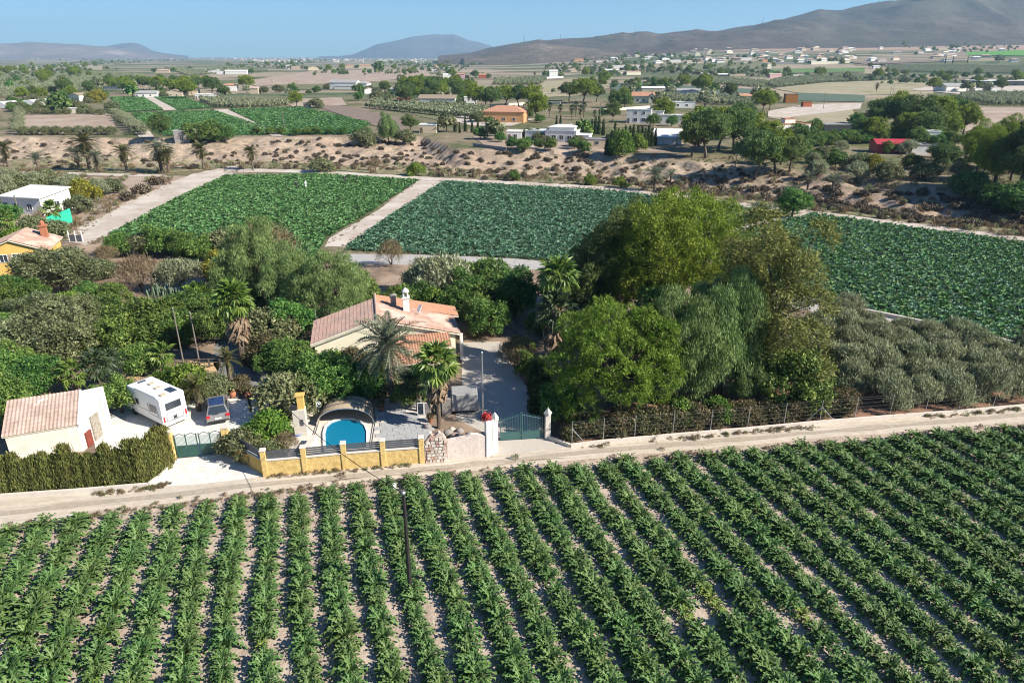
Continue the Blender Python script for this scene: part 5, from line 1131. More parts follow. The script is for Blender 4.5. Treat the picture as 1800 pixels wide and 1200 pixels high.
    A, C = G(874, 775), G(958, 770); L = (C - A).length
    r7 = thing('drive_gate', A, rot_to(A, C), 'teal green double gate with slim bars and arched top at the drive', 'gate')
    for i in range(2):
        p0, p1 = .25 + i * (L - .4) / 2, .25 + (i + 1) * (L - .4) / 2 - .06; lf = MB()
        lf.box(((p0 + p1) / 2, 0, .08), (p1 - p0, .05, .06)).box(((p0 + p1) / 2, 0, .72), (p1 - p0, .05, .05)); lf.box((p0 + .03, 0, .1), (.06, .06, 1.9 if i == 0 else 2.35)).box((p1 - .03, 0, .1), (.06, .06, 2.35 if i == 0 else 1.9))
        top = [(p0 + (p1 - p0) * k / 8, 0, (1.78 + .45 * (k / 8)) if i == 0 else (2.23 - .45 * (k / 8))) for k in range(9)]; lf.tube(top, .025, 5); fr = lf.build('gate_leaf', 'gate_teal', r7)
        MB().box(((p0 + p1) / 2, 0, .14), (p1 - p0 - .08, .02, .58)).build('panel', 'gate_teal', fr)
        for k in range(13):
            t = (k + .5) / 13; MB().box((p0 + (p1 - p0) * t, 0, .77), (.025, .025, (1.2 + .45 * t if i == 0 else 1.65 - .45 * t))).build('bar', 'gate_teal', fr)
    r8 = thing('gate_post', G(962, 770), R(10), 'pale pointed concrete post on the right of the drive gate', 'post')
    MB().box((0, 0, -.1), (.42, .4, 2.3)).build('shaft', 'coping', r8, bevel=.02); MB().lathe((0, 0, 2.2), [(.34, 0), (.34, .08), (.03, .5)], 4).build('cap', 'coping', r8)
garden_front()
def fences():
    pts = [(1005, 784), (1060, 778), (1115, 773), (1182, 767), (1248, 762), (1313, 756), (1377, 750), (1440, 744), (1501, 739), (1563, 734), (1625, 730), (1684, 725), (1744, 720), (1800, 715), (1860, 710), (1920, 705), (1980, 700)]
    q = [G(x, y - 1) for x, y in pts]; r = thing('wire_fence', q[0], 0, 'wire fence on slim metal posts along the road and olive grove', 'fence'); o = q[0]
    me = MB().tube([(0, 0, 0), (0, 0, 2.15)], .03, 6).mesh('post', 'steel')
    for p in q: link('post', me, r, p - o)
    for k in (0, 7):
        for s_ in ((1,) if k == 0 else (-1, 1)):
            a = q[k]; b = q[k + s_] if k + s_ >= 0 else a; f = a.lerp(b, .45); MB().tube([a - o + Vector((0, 0, 1.5)), f - o], .022, 5).build('brace', 'steel', r)
    mb = MB()
    for a, b in zip(q, q[1:]):
        for z in (.5, .85, 1.2, 1.55, 1.9, 2.08): mb.bar(a - o + Vector((0, 0, z)), b - o + Vector((0, 0, z)), .006)
    tag(mb.build('wire_mesh', 'steel', r), kind='stuff')
    # posts behind the garden, along the concrete path
    q = [G(*p) for p in ((652, 497), (667, 466), (702, 466), (738, 464), (850, 472), (905, 475))]; r = thing('rear_fence', q[1], 0, 'slim wire fence posts in front of the pale path behind the villa', 'fence')
    for p in q: link('post', me, r, p - q[1])
    # green net
    a, b = G(88, 408), G(128, 391); r = thing('shade_net_fence', a, rot_to(a, b), 'bright green shade net fence beside the pale track', 'fence'); L = (b - a).length; ht = height_to(a, 382)
    n = 26; V = [(L * k / n, .08 * math.sin(k * 1.9), z) for k in range(n + 1) for z in (.1, ht)]
    MB().add(V, [(2 * k, 2 * k + 2, 2 * k + 3, 2 * k + 1) for k in range(n)]).build('net', 'net', r)
    for k in range(5): MB().tube([(L * k / 4, .15, 0), (L * k / 4, .15, ht + .05)], .04, 5).build('post', 'steel', r)
    a, b = G(123, 425), G(146, 425); r = thing('metal_gate', a, rot_to(a, b), 'dark panelled metal gate at the corner of the pale track', 'gate'); L = (b - a).length
    MB().box((L / 2, 0, .1), (L, .06, 1.0)).build('panel', 'grey_metal', r)
    for x in (0, L / 2, L): MB().box((x, 0, 0), (.12, .14, 1.8)).build('post', 'white_paint', r)
    # wooden rail in garden
    a, b = G(330, 647), G(388, 645); r = thing('wooden_rail', a, rot_to(a, b), 'low wooden rail beside the ochre strip', 'fence'); L = (b - a).length
    for k in range(4): MB().box((L * k / 3, 0, 0), (.12, .12, .95)).build('post', 'bark', r)
    for z in (.5, .85): MB().box((L / 2, 0, z), (L, .06, .08)).build('rail', 'bark', r)
fences()
def poles():
    def pole(px, py, top, r0, mat, label, arm=0, name='utility_pole'):
        p = G(px, py); h = height_to(p, top); r = thing(name, p, .2, label, 'pole'); MB().tube([(0, 0, -.3), (0, 0, h)], [r0, r0 * .7], 8).build('shaft', mat, r)
        if arm: MB().bar((-arm / 2, 0, h - .4), (arm / 2, 0, h - .4), .12).build('crossarm', mat, r)
        else: MB().lathe((0, 0, h - .05), [(r0 * .9, 0), (r0 * .9, .1), (r0 * .5, .14)], 8).build('cap', 'steel', r)
        return p + Vector((0, 0, h))
    t0 = pole(722, 1047, 866, .13, 'pole_dark', 'tall black pole standing among the foreground artichoke rows')
    pole(849, 738, 620, .08, 'steel', 'grey metal lamp pole beside the drive gate', name='lamp_pole')
    pole(325, 650, 542, .08, 'pole_wood', 'grey wooden pole left of a leaning pair in the garden'); pole(352, 645, 550, .08, 'pole_wood', 'second wooden pole right of the leaning pair in the garden')
    for px, py, tp, l in ((39, 396, 344, 'wooden pole in front of the white house at left'), (281, 175, 148, 'thin pole behind the crop plots'), (500, 229, 193, 'white pole in the right crop plot'), (524, 165, 143, 'pole left of the large white farmhouse'), (480, 160, 140, 'pole at the left of the green strip'),
                          (1054, 222, 180, 'pole between the palms and the cypress row'), (1116, 190, 176, 'pole in front of the cream red-roofed house'), (1293, 292, 270, 'slim pole at the gully pines'), (1447, 192, 163, 'pole by the rusty containers'), (1565, 166, 146, 'twin pole at the stubble field, left'), (1569, 167, 146, 'twin pole at the stubble field, right'),
                          (1693, 145, 117, 'tall pole in front of the black shade house'), (1753, 160, 142, 'lamp pole beside the white barn'), (1714, 110, 91, 'pole in the striped field below the hill'), (1580, 112, 96, 'pole on the left of the striped field'), (1188, 262, 240, 'post at the corner of the white greenhouse')):
        pole(px, py, tp, .16, 'pole_wood', l, 1.4 if py < 180 else 0)
    for px, y0, y1, l in ((921, 75, 62, 'lattice mast on the small hill, leftmost of the ridge masts'), (985, 70, 60, 'lattice mast on the ridge, second from the left'), (1116, 57, 51, 'short mast on the rocky knoll of the ridge'), (1340, 44, 30, 'mast on the ridge right of the saddle'), (1543, 14, -4, 'tall mast on the high ridge at right')):
        D = 4250 if px != 921 else 2960; p = onray(px, y0 + 1, D); q = onray(px, y1, D); h = (q - p).z; r = thing('lattice_mast', p, 0, l, 'mast'); mb = MB(); w = 2.4
        for a in range(3): c = Vector((math.cos(a * 2.1) * w, math.sin(a * 2.1) * w, -4)); mb.bar(c, (0, 0, h), .8)
        mb.build('frame', 'grey_metal', r)
    pts = []; e = W(498, 710, 4.5)
    for k in range(21): t = k / 20; c = t0.lerp(e, t); c.z -= 4 * .5 * t * (1 - t); pts.append(c)
    tag(MB().tube(pts, .022, 5).build('overhead_cable', 'black'), 'black cable running from the foreground pole over the wall into the garden', 'cable')
    # stake and tub
    tag(MB().tube([(0, 0, 0), (0, 0, .8)], .04, 5).build('stake', 'pole_dark'), 'short dark stake at the field edge by the road', 'stake'); bpy.data.objects['stake'].location = G(680, 851)
    tag(MB().lathe((0, 0, 0), [(.14, 0), (.16, .32), (.12, .36)], 10).build('plastic_drum', 'white_paint'), 'small white drum beside the stake at the field edge', 'drum'); bpy.data.objects['plastic_drum'].location = G(693, 858)
poles()

# ------------------------------------------------------------------ pool side
def pool():
    P = [(573, 792), (572, 762), (575, 751), (583, 744), (594, 740), (607, 738), (620, 739), (632, 743), (640, 750), (644, 760), (644, 788)]
    mt, n, l, b = _mat('pool_water'); pos = n.new('ShaderNodeNewGeometry').outputs['Position']; b.inputs['Base Color'].default_value = (.005, .17, .29, 1); b.inputs['Roughness'].default_value = .05; b.inputs['Specular IOR Level'].default_value = .5
    bump(n, l, b, noise(n, l, pos, 3, 3), .15, .03); M['water'] = mt
    q = [G(*p) for p in P]; c = sum(q, Vector()) / len(q)
    rim = MB(); out = [c + (p - c) * 1.13 for p in q]; nn = len(q)
    r = thing('swimming_pool', (c.x, c.y, 0), 0, 'blue swimming pool with curved end under the arched cover', 'pool')
    V = [(p.x - c.x, p.y - c.y, .04) for p in q] + [(p.x - c.x, p.y - c.y, .16) for p in q] + [(p.x - c.x, p.y - c.y, .16) for p in out] + [(p.x - c.x, p.y - c.y, 0) for p in out]
    rim.add(V, [(i + k * nn, (i + 1) % nn + k * nn, (i + 1) % nn + (k + 1) * nn, i + (k + 1) * nn) for k in range(3) for i in range(nn)]).build('coping', 'wall_white', r)
    MB().add([(p.x - c.x, p.y - c.y, .06) for p in q], [tuple(reversed(range(nn)))]).build('water', mt, r)
    # telescopic arched cover
    a, b_ = G(557, 749), G(657, 744); L = (b_ - a).length; r = thing('pool_cover', a, rot_to(a, b_), 'brown arched telescopic pool cover pushed back over the pool', 'pool cover')
    for i, (s_, y0) in enumerate(((1., .0), (.955, .85), (.91, 1.65))):
        n = 18; w = L * s_; x0 = L / 2; hgt = 1.5 * s_
        for nm, m, k0, k1, ya, yb, hh in (('cover_shell', 'brown_plastic', 0, n, y0, y0 + .95, 0),):
            V = []
            for k in range(n + 1):
                t = math.pi * k / n
                for yy, rr in ((ya, 1), (yb, 1), (yb, .985), (ya, .985)): V.append((x0 - math.cos(t) * w / 2 * rr, yy, math.sin(t) ** .85 * hgt * rr))
            Fs = [(4 * k + j, 4 * k + (j + 1) % 4, 4 * k + 4 + (j + 1) % 4, 4 * k + 4 + j) for k in range(n) for j in range(4)]; sh = MB().add(V, Fs).build('cover_shell', 'brown_plastic', r)
        for yy in (y0, y0 + .92):
            pts = [(x0 - math.cos(math.pi * k / n) * w / 2 * 1.008, yy, math.sin(math.pi * k / n) ** .85 * hgt * 1.008) for k in range(n + 1)]; MB().tube(pts, .045, 6).build('rib', 'steel' if yy == y0 else 'grey_metal', sh)
    V = [(L / 2 - math.cos(math.pi * k / 18) * L / 2 * .9, 2.62, math.sin(math.pi * k / 18) ** .85 * 1.36) for k in range(19)]; MB().add(V, [tuple(range(19))]).build('end_panel', 'brown_plastic', r)
    for x in (-.02, L + .02):
        for k in range(2): MB().box((x + (k - .5) * .16, -1.6, 0), (.05, 5.4, .05)).build('rail', 'grey_metal', r)
    # barbecue tower
    p = G(531, 762); r = thing('barbecue_oven', p, R(8), 'cream masonry barbecue with chimney left of the pool', 'barbecue')
    MB().box((0, 0, 0), (.95, .8, 2.3)).build('oven_body', 'coping', r); MB().box((.2, .05, 2.3), (.5, .5, 1.1)).box((.2, .05, 3.4), (.7, .62, .12)).build('chimney', 'wall_yellow_smooth', r)
    MB().box((-.35, -.1, 2.3), (.5, .5, .35)).build('hood', 'black', r); MB().box((.2, -.43, 1.), (.22, .06, .5)).build('vent', 'grey_metal', r)
    p = G(544, 787); tag(MB().box((0, 0, 0), (.5, 3.6, .75), R(-4)).build('low_wall', 'coping'), 'low cream wall running from the barbecue to the garden wall', 'wall'); bpy.data.objects['low_wall.002'].location = G(541, 800)
    # ball lamp / parasol base, hose, pots
    p = G(561, 735); r = thing('garden_lamp', p, 0, 'dark post lamp with a white globe beside the pool cover', 'lamp'); MB().tube([(0, 0, 0), (0, 0, 1.0)], .05, 6).build('post', 'grey_metal', r)
    MB().lathe((0, 0, 1.), [(.08, 0), (.26, .12), (.3, .3), (.22, .5), (.05, .6)], 12).build('globe', 'white_paint', r, True)
    p = G(522, 763); mb = MB()
    for k in range(4): mb.tube([(math.cos(a * .35) * (.42 + .07 * k), math.sin(a * .35) * (.36 + .05 * k), .04 + .04 * k) for a in range(18)], .03, 5)
    o = mb.build('garden_hose', plain('blue_hose', (.05, .16, .6), .4)); o.location = p; tag(o, 'coiled blue garden hose beside the barbecue', 'hose')
    # trailer, glass screen
    p = G(818, 730); r = thing('box_trailer', p, R(6), 'light grey box trailer parked inside the drive gate', 'trailer'); w = 2.35
    MB().box((0, 1.1, .35), (w, 1.9, 1.5), taper=.93).build('box', 'roof_grey', r, bevel=.06); MB().bar((-1.1, .3, .3), (-1.9, -.2, .3), .08).bar((-1.1, 1.9, .3), (-1.9, 2.2, .3), .08).build('frame', 'grey_metal', r)
    for x in (-.9, .9):
        wh = MB().lathe((0, 0, 0), [(.28, 0), (.3, .03), (.3, .15), (.28, .18)], 14).build('wheel', 'black', r); wh.location = (x + (.09 if x > 0 else -.27), .9, .3); wh.rotation_euler = (0, R(90), 0)
    MB().box((-1.55, .9, .02), (.75, 1.7, 1.55)).build('tarpaulin_side', 'block', r)
    a, b_ = G(734, 731), G(758, 731); r = thing('glass_screen', a, rot_to(a, b_), 'white framed glass wind screen by the terrace', 'screen'); L = (b_ - a).length
    for k in range(2):
        x0 = k * L / 2; f = MB(); 
        for x in (x0 + .03, x0 + L / 2 - .03): f.box((x, 0, .1), (.05, .05, 1.15))
        for z in (.1, 1.2): f.box((x0 + L / 4, 0, z), (L / 2 - .11, .05, .05))
        fr = f.build('frame', 'white_paint', r); MB().box((x0 + L / 4, 0, .15), (L / 2 - .12, .015, 1.05)).build('pane', 'block' if k else 'glass', fr)
    # paving slabs of the terrace
    r = tag(MB().box((0, 0, -.06), (.1, .1, .05)).build('terrace_paving', 'paver'), 'grey paved terrace right of the pool', None, None, 'structure'); o = G(664, 800); r.location = o
    me = MB().box((0, 0, 0), (.92, .56, .035)).mesh('paving_slab', 'paver'); e1 = (G(742, 790) - o).normalized(); e2 = Vector((-e1.y, e1.x, 0)); g = random.Random(2); cnt = 0
    poly = [tuple(G(*p))[:2] for p in ((664, 806), (668, 722), (700, 716), (745, 735), (760, 762), (742, 800))]
    for j in range(14):
        for i in range(-4, 8):
            p = o + e1 * (i * .95 + (.47 if j % 2 else 0)) + e2 * (j * .59)
            if in_poly(np.array([[p.x, p.y]]), poly)[0] and cnt < 120:
                s = link('paving_slab', me, r, p - o + Vector((0, 0, .015 + g.uniform(-.006, .006))), (0, 0, rot_to(Vector(), e1) + g.uniform(-.01, .01))); cnt += 1
pool()
def pots():
    for px, py, s, lab in ((670, 722, .9, 'terracotta pot with reddish plant right of the pool cover'), (757, 742, .7, 'small pot at the foot of the fan palm'), (444, 700, .9, 'large clay pot lying at the back of the white yard'), (404, 698, .6, 'small clay pot behind the silver car')):
        r = thing('plant_pot', G(px, py), 0, lab, 'plant pot'); MB().lathe((0, 0, 0), [(.18 * s, 0), (.3 * s, .45 * s), (.34 * s, .5 * s), (.28 * s, .5 * s)], 12).build('pot', 'terracotta', r)
        link('plant', foliage('plant', [(0, 0, .75 * s, .35 * s, .35 * s, .3 * s)], 40, 6, .2, .08, .08, 6, 'L_red'), r)
    g = random.Random(9); spots = [(752, 752), (762, 768), (775, 772), (788, 765), (800, 770), (812, 774), (826, 768), (838, 775), (795, 757), (808, 760)]
    for i, (px, py) in enumerate(spots):
        mb = MB(); s = g.uniform(.25, .5); V = []; n = 7
        for z, rr in ((0, .9), (.35, 1.), (.7, .75), (.9, .3)):
            for k in range(n): a = k / n * 6.28; q = rr * g.uniform(.8, 1.15) * s; V.append((math.cos(a) * q, math.sin(a) * q * .8, z * s * 1.2))
        mb.add(V, [(i_ * n + k, i_ * n + (k + 1) % n, (i_ + 1) * n + (k + 1) % n, (i_ + 1) * n + k) for i_ in range(3) for k in range(n)] + [tuple(range(3 * n, 4 * n))])
        o = mb.build('rock', 'stone_pink' if i % 3 else 'block', None, True); o.location = G(px, py); tag(o, 'rounded garden boulder in the rockery behind the plaster wall', 'rock', 'boulders of the rockery behind the plaster wall')
    for k in range(4):
        a = G(1455 + k * 28, 372.5 + k * 3.4)
    for px, py, l in ((410, 699, 'clay jar lying on the gravel behind the car, left'), (437, 702, 'upright brown jar near the dark post')):
        o = MB().lathe((0, 0, 0), [(.12, 0), (.28, .25), (.3, .5), (.16, .7), (.18, .76)], 12).build('clay_jar', 'terracotta', None, True); o.location = G(px, py); tag(o, l, 'jar')
    o = MB().box((0, 0, 0), (.16, .16, 1.5)).build('dark_post', 'black'); o.location = G(441, 723); tag(o, 'short black post standing in the white yard', 'post')
pots()
# ------------------------------------------------------------------ vehicles and person
def wheel(par, x, y, r, w, out):
    wl = MB().lathe((0, 0, 0), [(r * .86, 0), (r, .03), (r, w - .03), (r * .86, w)], 18).build('wheel', 'black', par, True); wl.rotation_euler = (R(90), 0, 0); wl.location = (x, y + w / 2, r)
    rm = MB().lathe((0, 0, 0), [(r * .62, 0), (r * .62, .03), (r * .2, .05)], 12).build('rim', 'steel', wl); rm.location = (0, 0, w - .01 if out < 0 else -.03); 
    if out > 0: rm.location = (0, 0, -.035)
    return wl
def motorhome():
    f, b = G(246, 716), G(320, 752); d = (f - b).normalized(); p = b + d * 3.4
    r = thing('motorhome', (p.x, p.y, 0), math.atan2(d.y, d.x), 'white overcab motorhome parked on the white gravel beside the outbuilding', 'motorhome'); hw = 1.13; r.scale = (.82, .95, .95)
    mb = MB(); extrude(mb, [(-3.35, .55), (1.35, .55), (1.35, 1.75), (1.9, 2.0), (2.55, 2.1), (2.85, 2.3), (2.88, 2.6), (2.7, 2.85), (2.3, 2.98), (-3.2, 2.98), (-3.35, 2.88)], -hw, hw); mb.build('body', 'white_paint', r, bevel=.05)
    mb = MB(); extrude(mb, [(1.36, .4), (3.35, .4), (3.45, .7), (3.3, 1.15), (2.75, 1.3), (2.05, 1.97), (1.36, 1.73)], -1.0, 1.0); mb.build('cab', 'white_paint', r, bevel=.05)
    mb = MB(); mb.add([(2.80, -.82, 1.3), (2.80, .82, 1.3), (2.16, .8, 1.93), (2.16, -.8, 1.93)], [(0, 1, 2, 3)]); o = mb.build('windscreen', 'glass', r); o.location = (.03, 0, .03)
    for s_ in (-1, 1):
        mb = MB(); y = s_ * 1.012; mb.add([(1.5, y, 1.2), (2.6, y, 1.25), (2.12, y, 1.75), (1.5, y, 1.68)], [(0, 1, 2, 3)] if s_ < 0 else [(3, 2, 1, 0)]); mb.build('cab_window', 'glass', r)
        for x, z, wd, ht in ((-1.9, 1.75, 1.1, .6), (.9, 1.8, .5, .5), (2.35, 2.35, .4, .28)):
            wn = MB().box((x, s_ * (hw + .004), z - ht / 2), (wd, .035, ht)).build('window', 'glass', r, bevel=.01); MB().box((x, s_ * (hw - .002), z - ht / 2 - .03), (wd + .07, .03, ht + .06)).build('frame', 'grey_metal', wn)
        dec = MB()
        for a, c in (((-3.3, 1.15), (-1.2, 1.15)), ((-1.2, 1.15), (-.95, 1.35)), ((-.95, 1.35), (1.2, 1.35)), ((-1.2, 1.3), (-1., 2.1)), ((-1., 2.1), (-2.6, 2.15)), ((-2.6, 2.15), (-2.75, 1.25))): dec.bar((a[0], s_ * (hw + .004), a[1]), (c[0], s_ * (hw + .004), c[1]), .02, .045)
        dec.build('stripe', 'tape', r)
        for x in (-2.0, 2.45): wheel(r, x, s_ * .92, .34, .22, -s_)
        m = MB().box((2.65, s_ * 1.2, 1.2), (.08, .22, .35)).bar((2.6, s_ * .98, 1.35), (2.65, s_ * 1.15, 1.4), .03).build('mirror', 'grey_metal', r)
        MB().box((-3.37, s_ * .98, .75), (.05, .14, .5)).build('tail_light', 'red_light', r); MB().box((3.38, s_ * .75, .72), (.12, .3, .2)).build('headlight', 'steel', r)
    wn = MB().box((-3.365, 0, 1.75), (.04, 1.35, .62)).build('rear_window', 'glass', r, bevel=.01); MB().box((-3.352, 0, 1.71), (.03, 1.43, .70)).build('frame', 'steel', wn)
    MB().box((-3.42, 0, .42), (.2, 2.2, .26)).build('bumper', 'white_paint', r); MB().box((-3.545, 0, .62), (.02, .5, .12)).build('number_plate', 'wall_white', r)
    rk = MB()
    for y in (-.75, .75): rk.tube([(-3.42, y, .8), (-3.5, y, 1.5), (-3.38, y, 1.55)], .025, 5)
    for z in (.85, 1.1, 1.5): rk.tube([(-3.5, -.75, z), (-3.5, .75, z)], .025, 5)
    rk.tube([(-3.7, -.8, .85), (-3.7, .8, .85)], .03, 5).build('bicycle_rack', 'steel', r); MB().box((-3.375, 0, .72), (.03, .34, .4)).build('hatch', 'black', r)
    for x, y, a, b in ((-2.3, -.5, 1.2, .6),): MB().box((x, y, 3.0), (a, b, .04)).build('solar_panel', 'glass', r)
    for x, y in ((-.9, -.05), (.5, -.2), (-2.8, .45)): MB().box((x, y, 2.98), (.55, .5, .12)).build('roof_hatch', 'wall_beige', r, bevel=.02)
    MB().box((-1, hw - .1, 2.984), (3.8, .2, .12)).build('awning_case', 'white_paint', r); MB().box((1.9, .0, 2.985), (.4, .7, .03)).build('roof_window', 'grey_metal', r)
motorhome()
def car():
    b, f = G(386, 747), G(382, 709); d = (f - b).normalized(); p = b + d * 2.1
    r = thing('parked_car', (p.x, p.y, 0), math.atan2(d.y, d.x), 'silver estate car with blue-tinted roof parked right of the motorhome', 'car')
    mb = MB(); extrude(mb, [(-2.1, .35), (2.1, .35), (2.15, .7), (1.95, .85), (1.0, .98), (-1.95, 1.0), (-2.12, .85), (-2.15, .5)], -.89, .89); mb.build('body', 'car_silver', r, bevel=.07)
    prof = [(1.0, .96), (.35, 1.46), (-1.45, 1.50), (-2.0, .98)]; V = []
    for s_ in (-1, 1):
        for x, z in prof: V.append((x, s_ * (.84 if z < 1.2 else .66), z))
    cb = MB().add(V, [(0, 1, 5, 4), (1, 2, 6, 5), (2, 3, 7, 6), (3, 2, 1, 0), (4, 5, 6, 7), (4, 7, 3, 0)]); cb.build('cabin', 'car_silver', r, bevel=.04)
    def inset(q, ofs, name, mat):
        q = [Vector(v) for v in q]; c = sum(q, Vector()) / 4; n = (q[1] - q[0]).cross(q[3] - q[0]).normalized() * ofs; MB().add([c + (v - c) * .86 + n for v in q], [(0, 1, 2, 3)]).build(name, mat, r)
    inset([V[4], V[5], V[1], V[0]], -.012, 'windscreen', 'glass'); inset([V[2], V[6], V[7], V[3]], -.02, 'rear_window', 'glass'); inset([V[1], V[5], V[6], V[2]], .012, 'roof_window', 'car_roof')
    inset([V[1], V[5], V[6], V[2]], -.012, 'roof_window', 'car_roof')
    inset([V[2], V[6], V[7], V[3]], .02, 'rear_window', 'glass')
    for q, s_ in (([V[0], V[1], V[2], V[3]], 1), ([V[4], V[5], V[6], V[7]], -1)):
        q = [Vector(v) for v in q]; c = sum(q, Vector()) / 4; n = Vector((0, -.03 if s_ > 0 else .03, .01)); MB().add([c + Vector(((v - c).x * .86, (v - c).y * .8, (v - c).z * .72)) + n for v in q], [(0, 1, 2, 3)]).build('side_window', 'glass', r)
    for s_ in (-1, 1):
        MB().box((-2.05, s_ * .74, .78), (.26, .3, .17)).build('tail_light', 'red_light', r, bevel=.02); MB().box((2.05, s_ * .65, .62), (.16, .34, .16)).build('headlight', 'steel', r); MB().box((.75, s_ * 1.0, .98), (.12, .2, .14)).build('mirror', 'car_silver', r)
        MB().bar((-1.35, s_ * .6, 1.54), (.2, s_ * .6, 1.5), .035).build('roof_rail', 'steel', r)
        for x in (-1.35, 1.35): wheel(r, x, s_ * .80, .32, .2, -s_)
    MB().box((-2.17, 0, .62), (.02, .5, .12)).build('number_plate', 'white_paint', r); MB().box((-2.14, 0, .36), (.08, 1.6, .14)).build('bumper', 'black', r)
    MB().bar((-2.06, -.1, 1.06), (-2.1, .35, 1.05), .03).build('wiper', 'black', r)
car()
def person():
    p = G(697, 709); r = thing('person', p, R(200), 'person in a blue shirt and dark trousers standing by the porch palm', 'person')
    def body(name, pts, rad, edges, mats, sub=2):
        me = bpy.data.meshes.new(name); me.from_pydata(pts, edges, []); o = link(name, me, r); sk = o.modifiers.new('skin', 'SKIN')
        for i, v in enumerate(me.skin_vertices[0].data): v.radius = (rad[i][0], rad[i][1]) if hasattr(rad[i], '__len__') else (rad[i],) * 2; v.use_root = (i == 0)
        ss = o.modifiers.new('sub', 'SUBSURF'); ss.levels = sub; ss.render_levels = sub; me.materials.append(M[mats]); return o
    pts = [(0, 0, .93), (0, 0, 1.15), (0, 0, 1.38), (0, 0, 1.5), (0, .02, 1.58), (0, .03, 1.68), (0, .02, 1.76), (.19, 0, 1.40), (.25, .02, 1.12), (.22, .18, .95), (.18, .25, .93), (-.19, 0, 1.40), (-.25, .02, 1.12), (-.22, .16, .92), (-.18, .23, .9),
           (.1, 0, .86), (.11, .02, .48), (.11, -.02, .1), (.12, .14, .04), (-.1, 0, .86), (-.11, .0, .48), (-.13, -.03, .1), (-.14, .13, .04)]
    E = [(0, 1), (1, 2), (2, 3), (3, 4), (4, 5), (5, 6), (2, 7), (7, 8), (8, 9), (9, 10), (2, 11), (11, 12), (12, 13), (13, 14), (0, 15), (15, 16), (16, 17), (17, 18), (0, 19), (19, 20), (20, 21), (21, 22)]
    rad = [(.15, .11), (.14, .1), (.17, .1), .06, .06, .095, .07, .06, .045, .035, .03, .06, .045, .035, .03, .085, .06, .04, .04, .085, .06, .04, .04]
    body('body', pts, rad, E, 'skin')
    body('shirt', [(0, 0, .98), (0, 0, 1.2), (0, 0, 1.4), (.2, 0, 1.41), (.26, .02, 1.18), (-.2, 0, 1.41), (-.26, .02, 1.18)], [(.18, .13), (.17, .125), (.19, .12), .085, .075, .085, .075], [(0, 1), (1, 2), (2, 3), (3, 4), (2, 5), (5, 6)], 'shirt')
    body('trousers', [(0, 0, .98), (.1, 0, .86), (.11, .02, .48), (.11, -.02, .14), (-.1, 0, .86), (-.11, 0, .48), (-.13, -.03, .14)], [(.17, .13), .11, .085, .065, .11, .085, .065], [(0, 1), (1, 2), (2, 3), (0, 4), (4, 5), (5, 6)], 'trousers')
    MB().lathe((0, .02, 1.66), [(.1, 0), (.108, .06), (.09, .13), (.03, .165)], 10).build('hair', 'hair', r, True)
    for s_ in (-1, 1):
        MB().lathe((s_ * .035, .115, 1.665), [(.004, 0), (.012, .01), (.004, .02)], 6).build('eye', 'hair', r)
    MB().box((0, .135, 1.62), (.025, .04, .05)).build('nose', 'skin', r); MB().box((0, .125, 1.585), (.05, .012, .012)).build('mouth', 'red', r)
person()

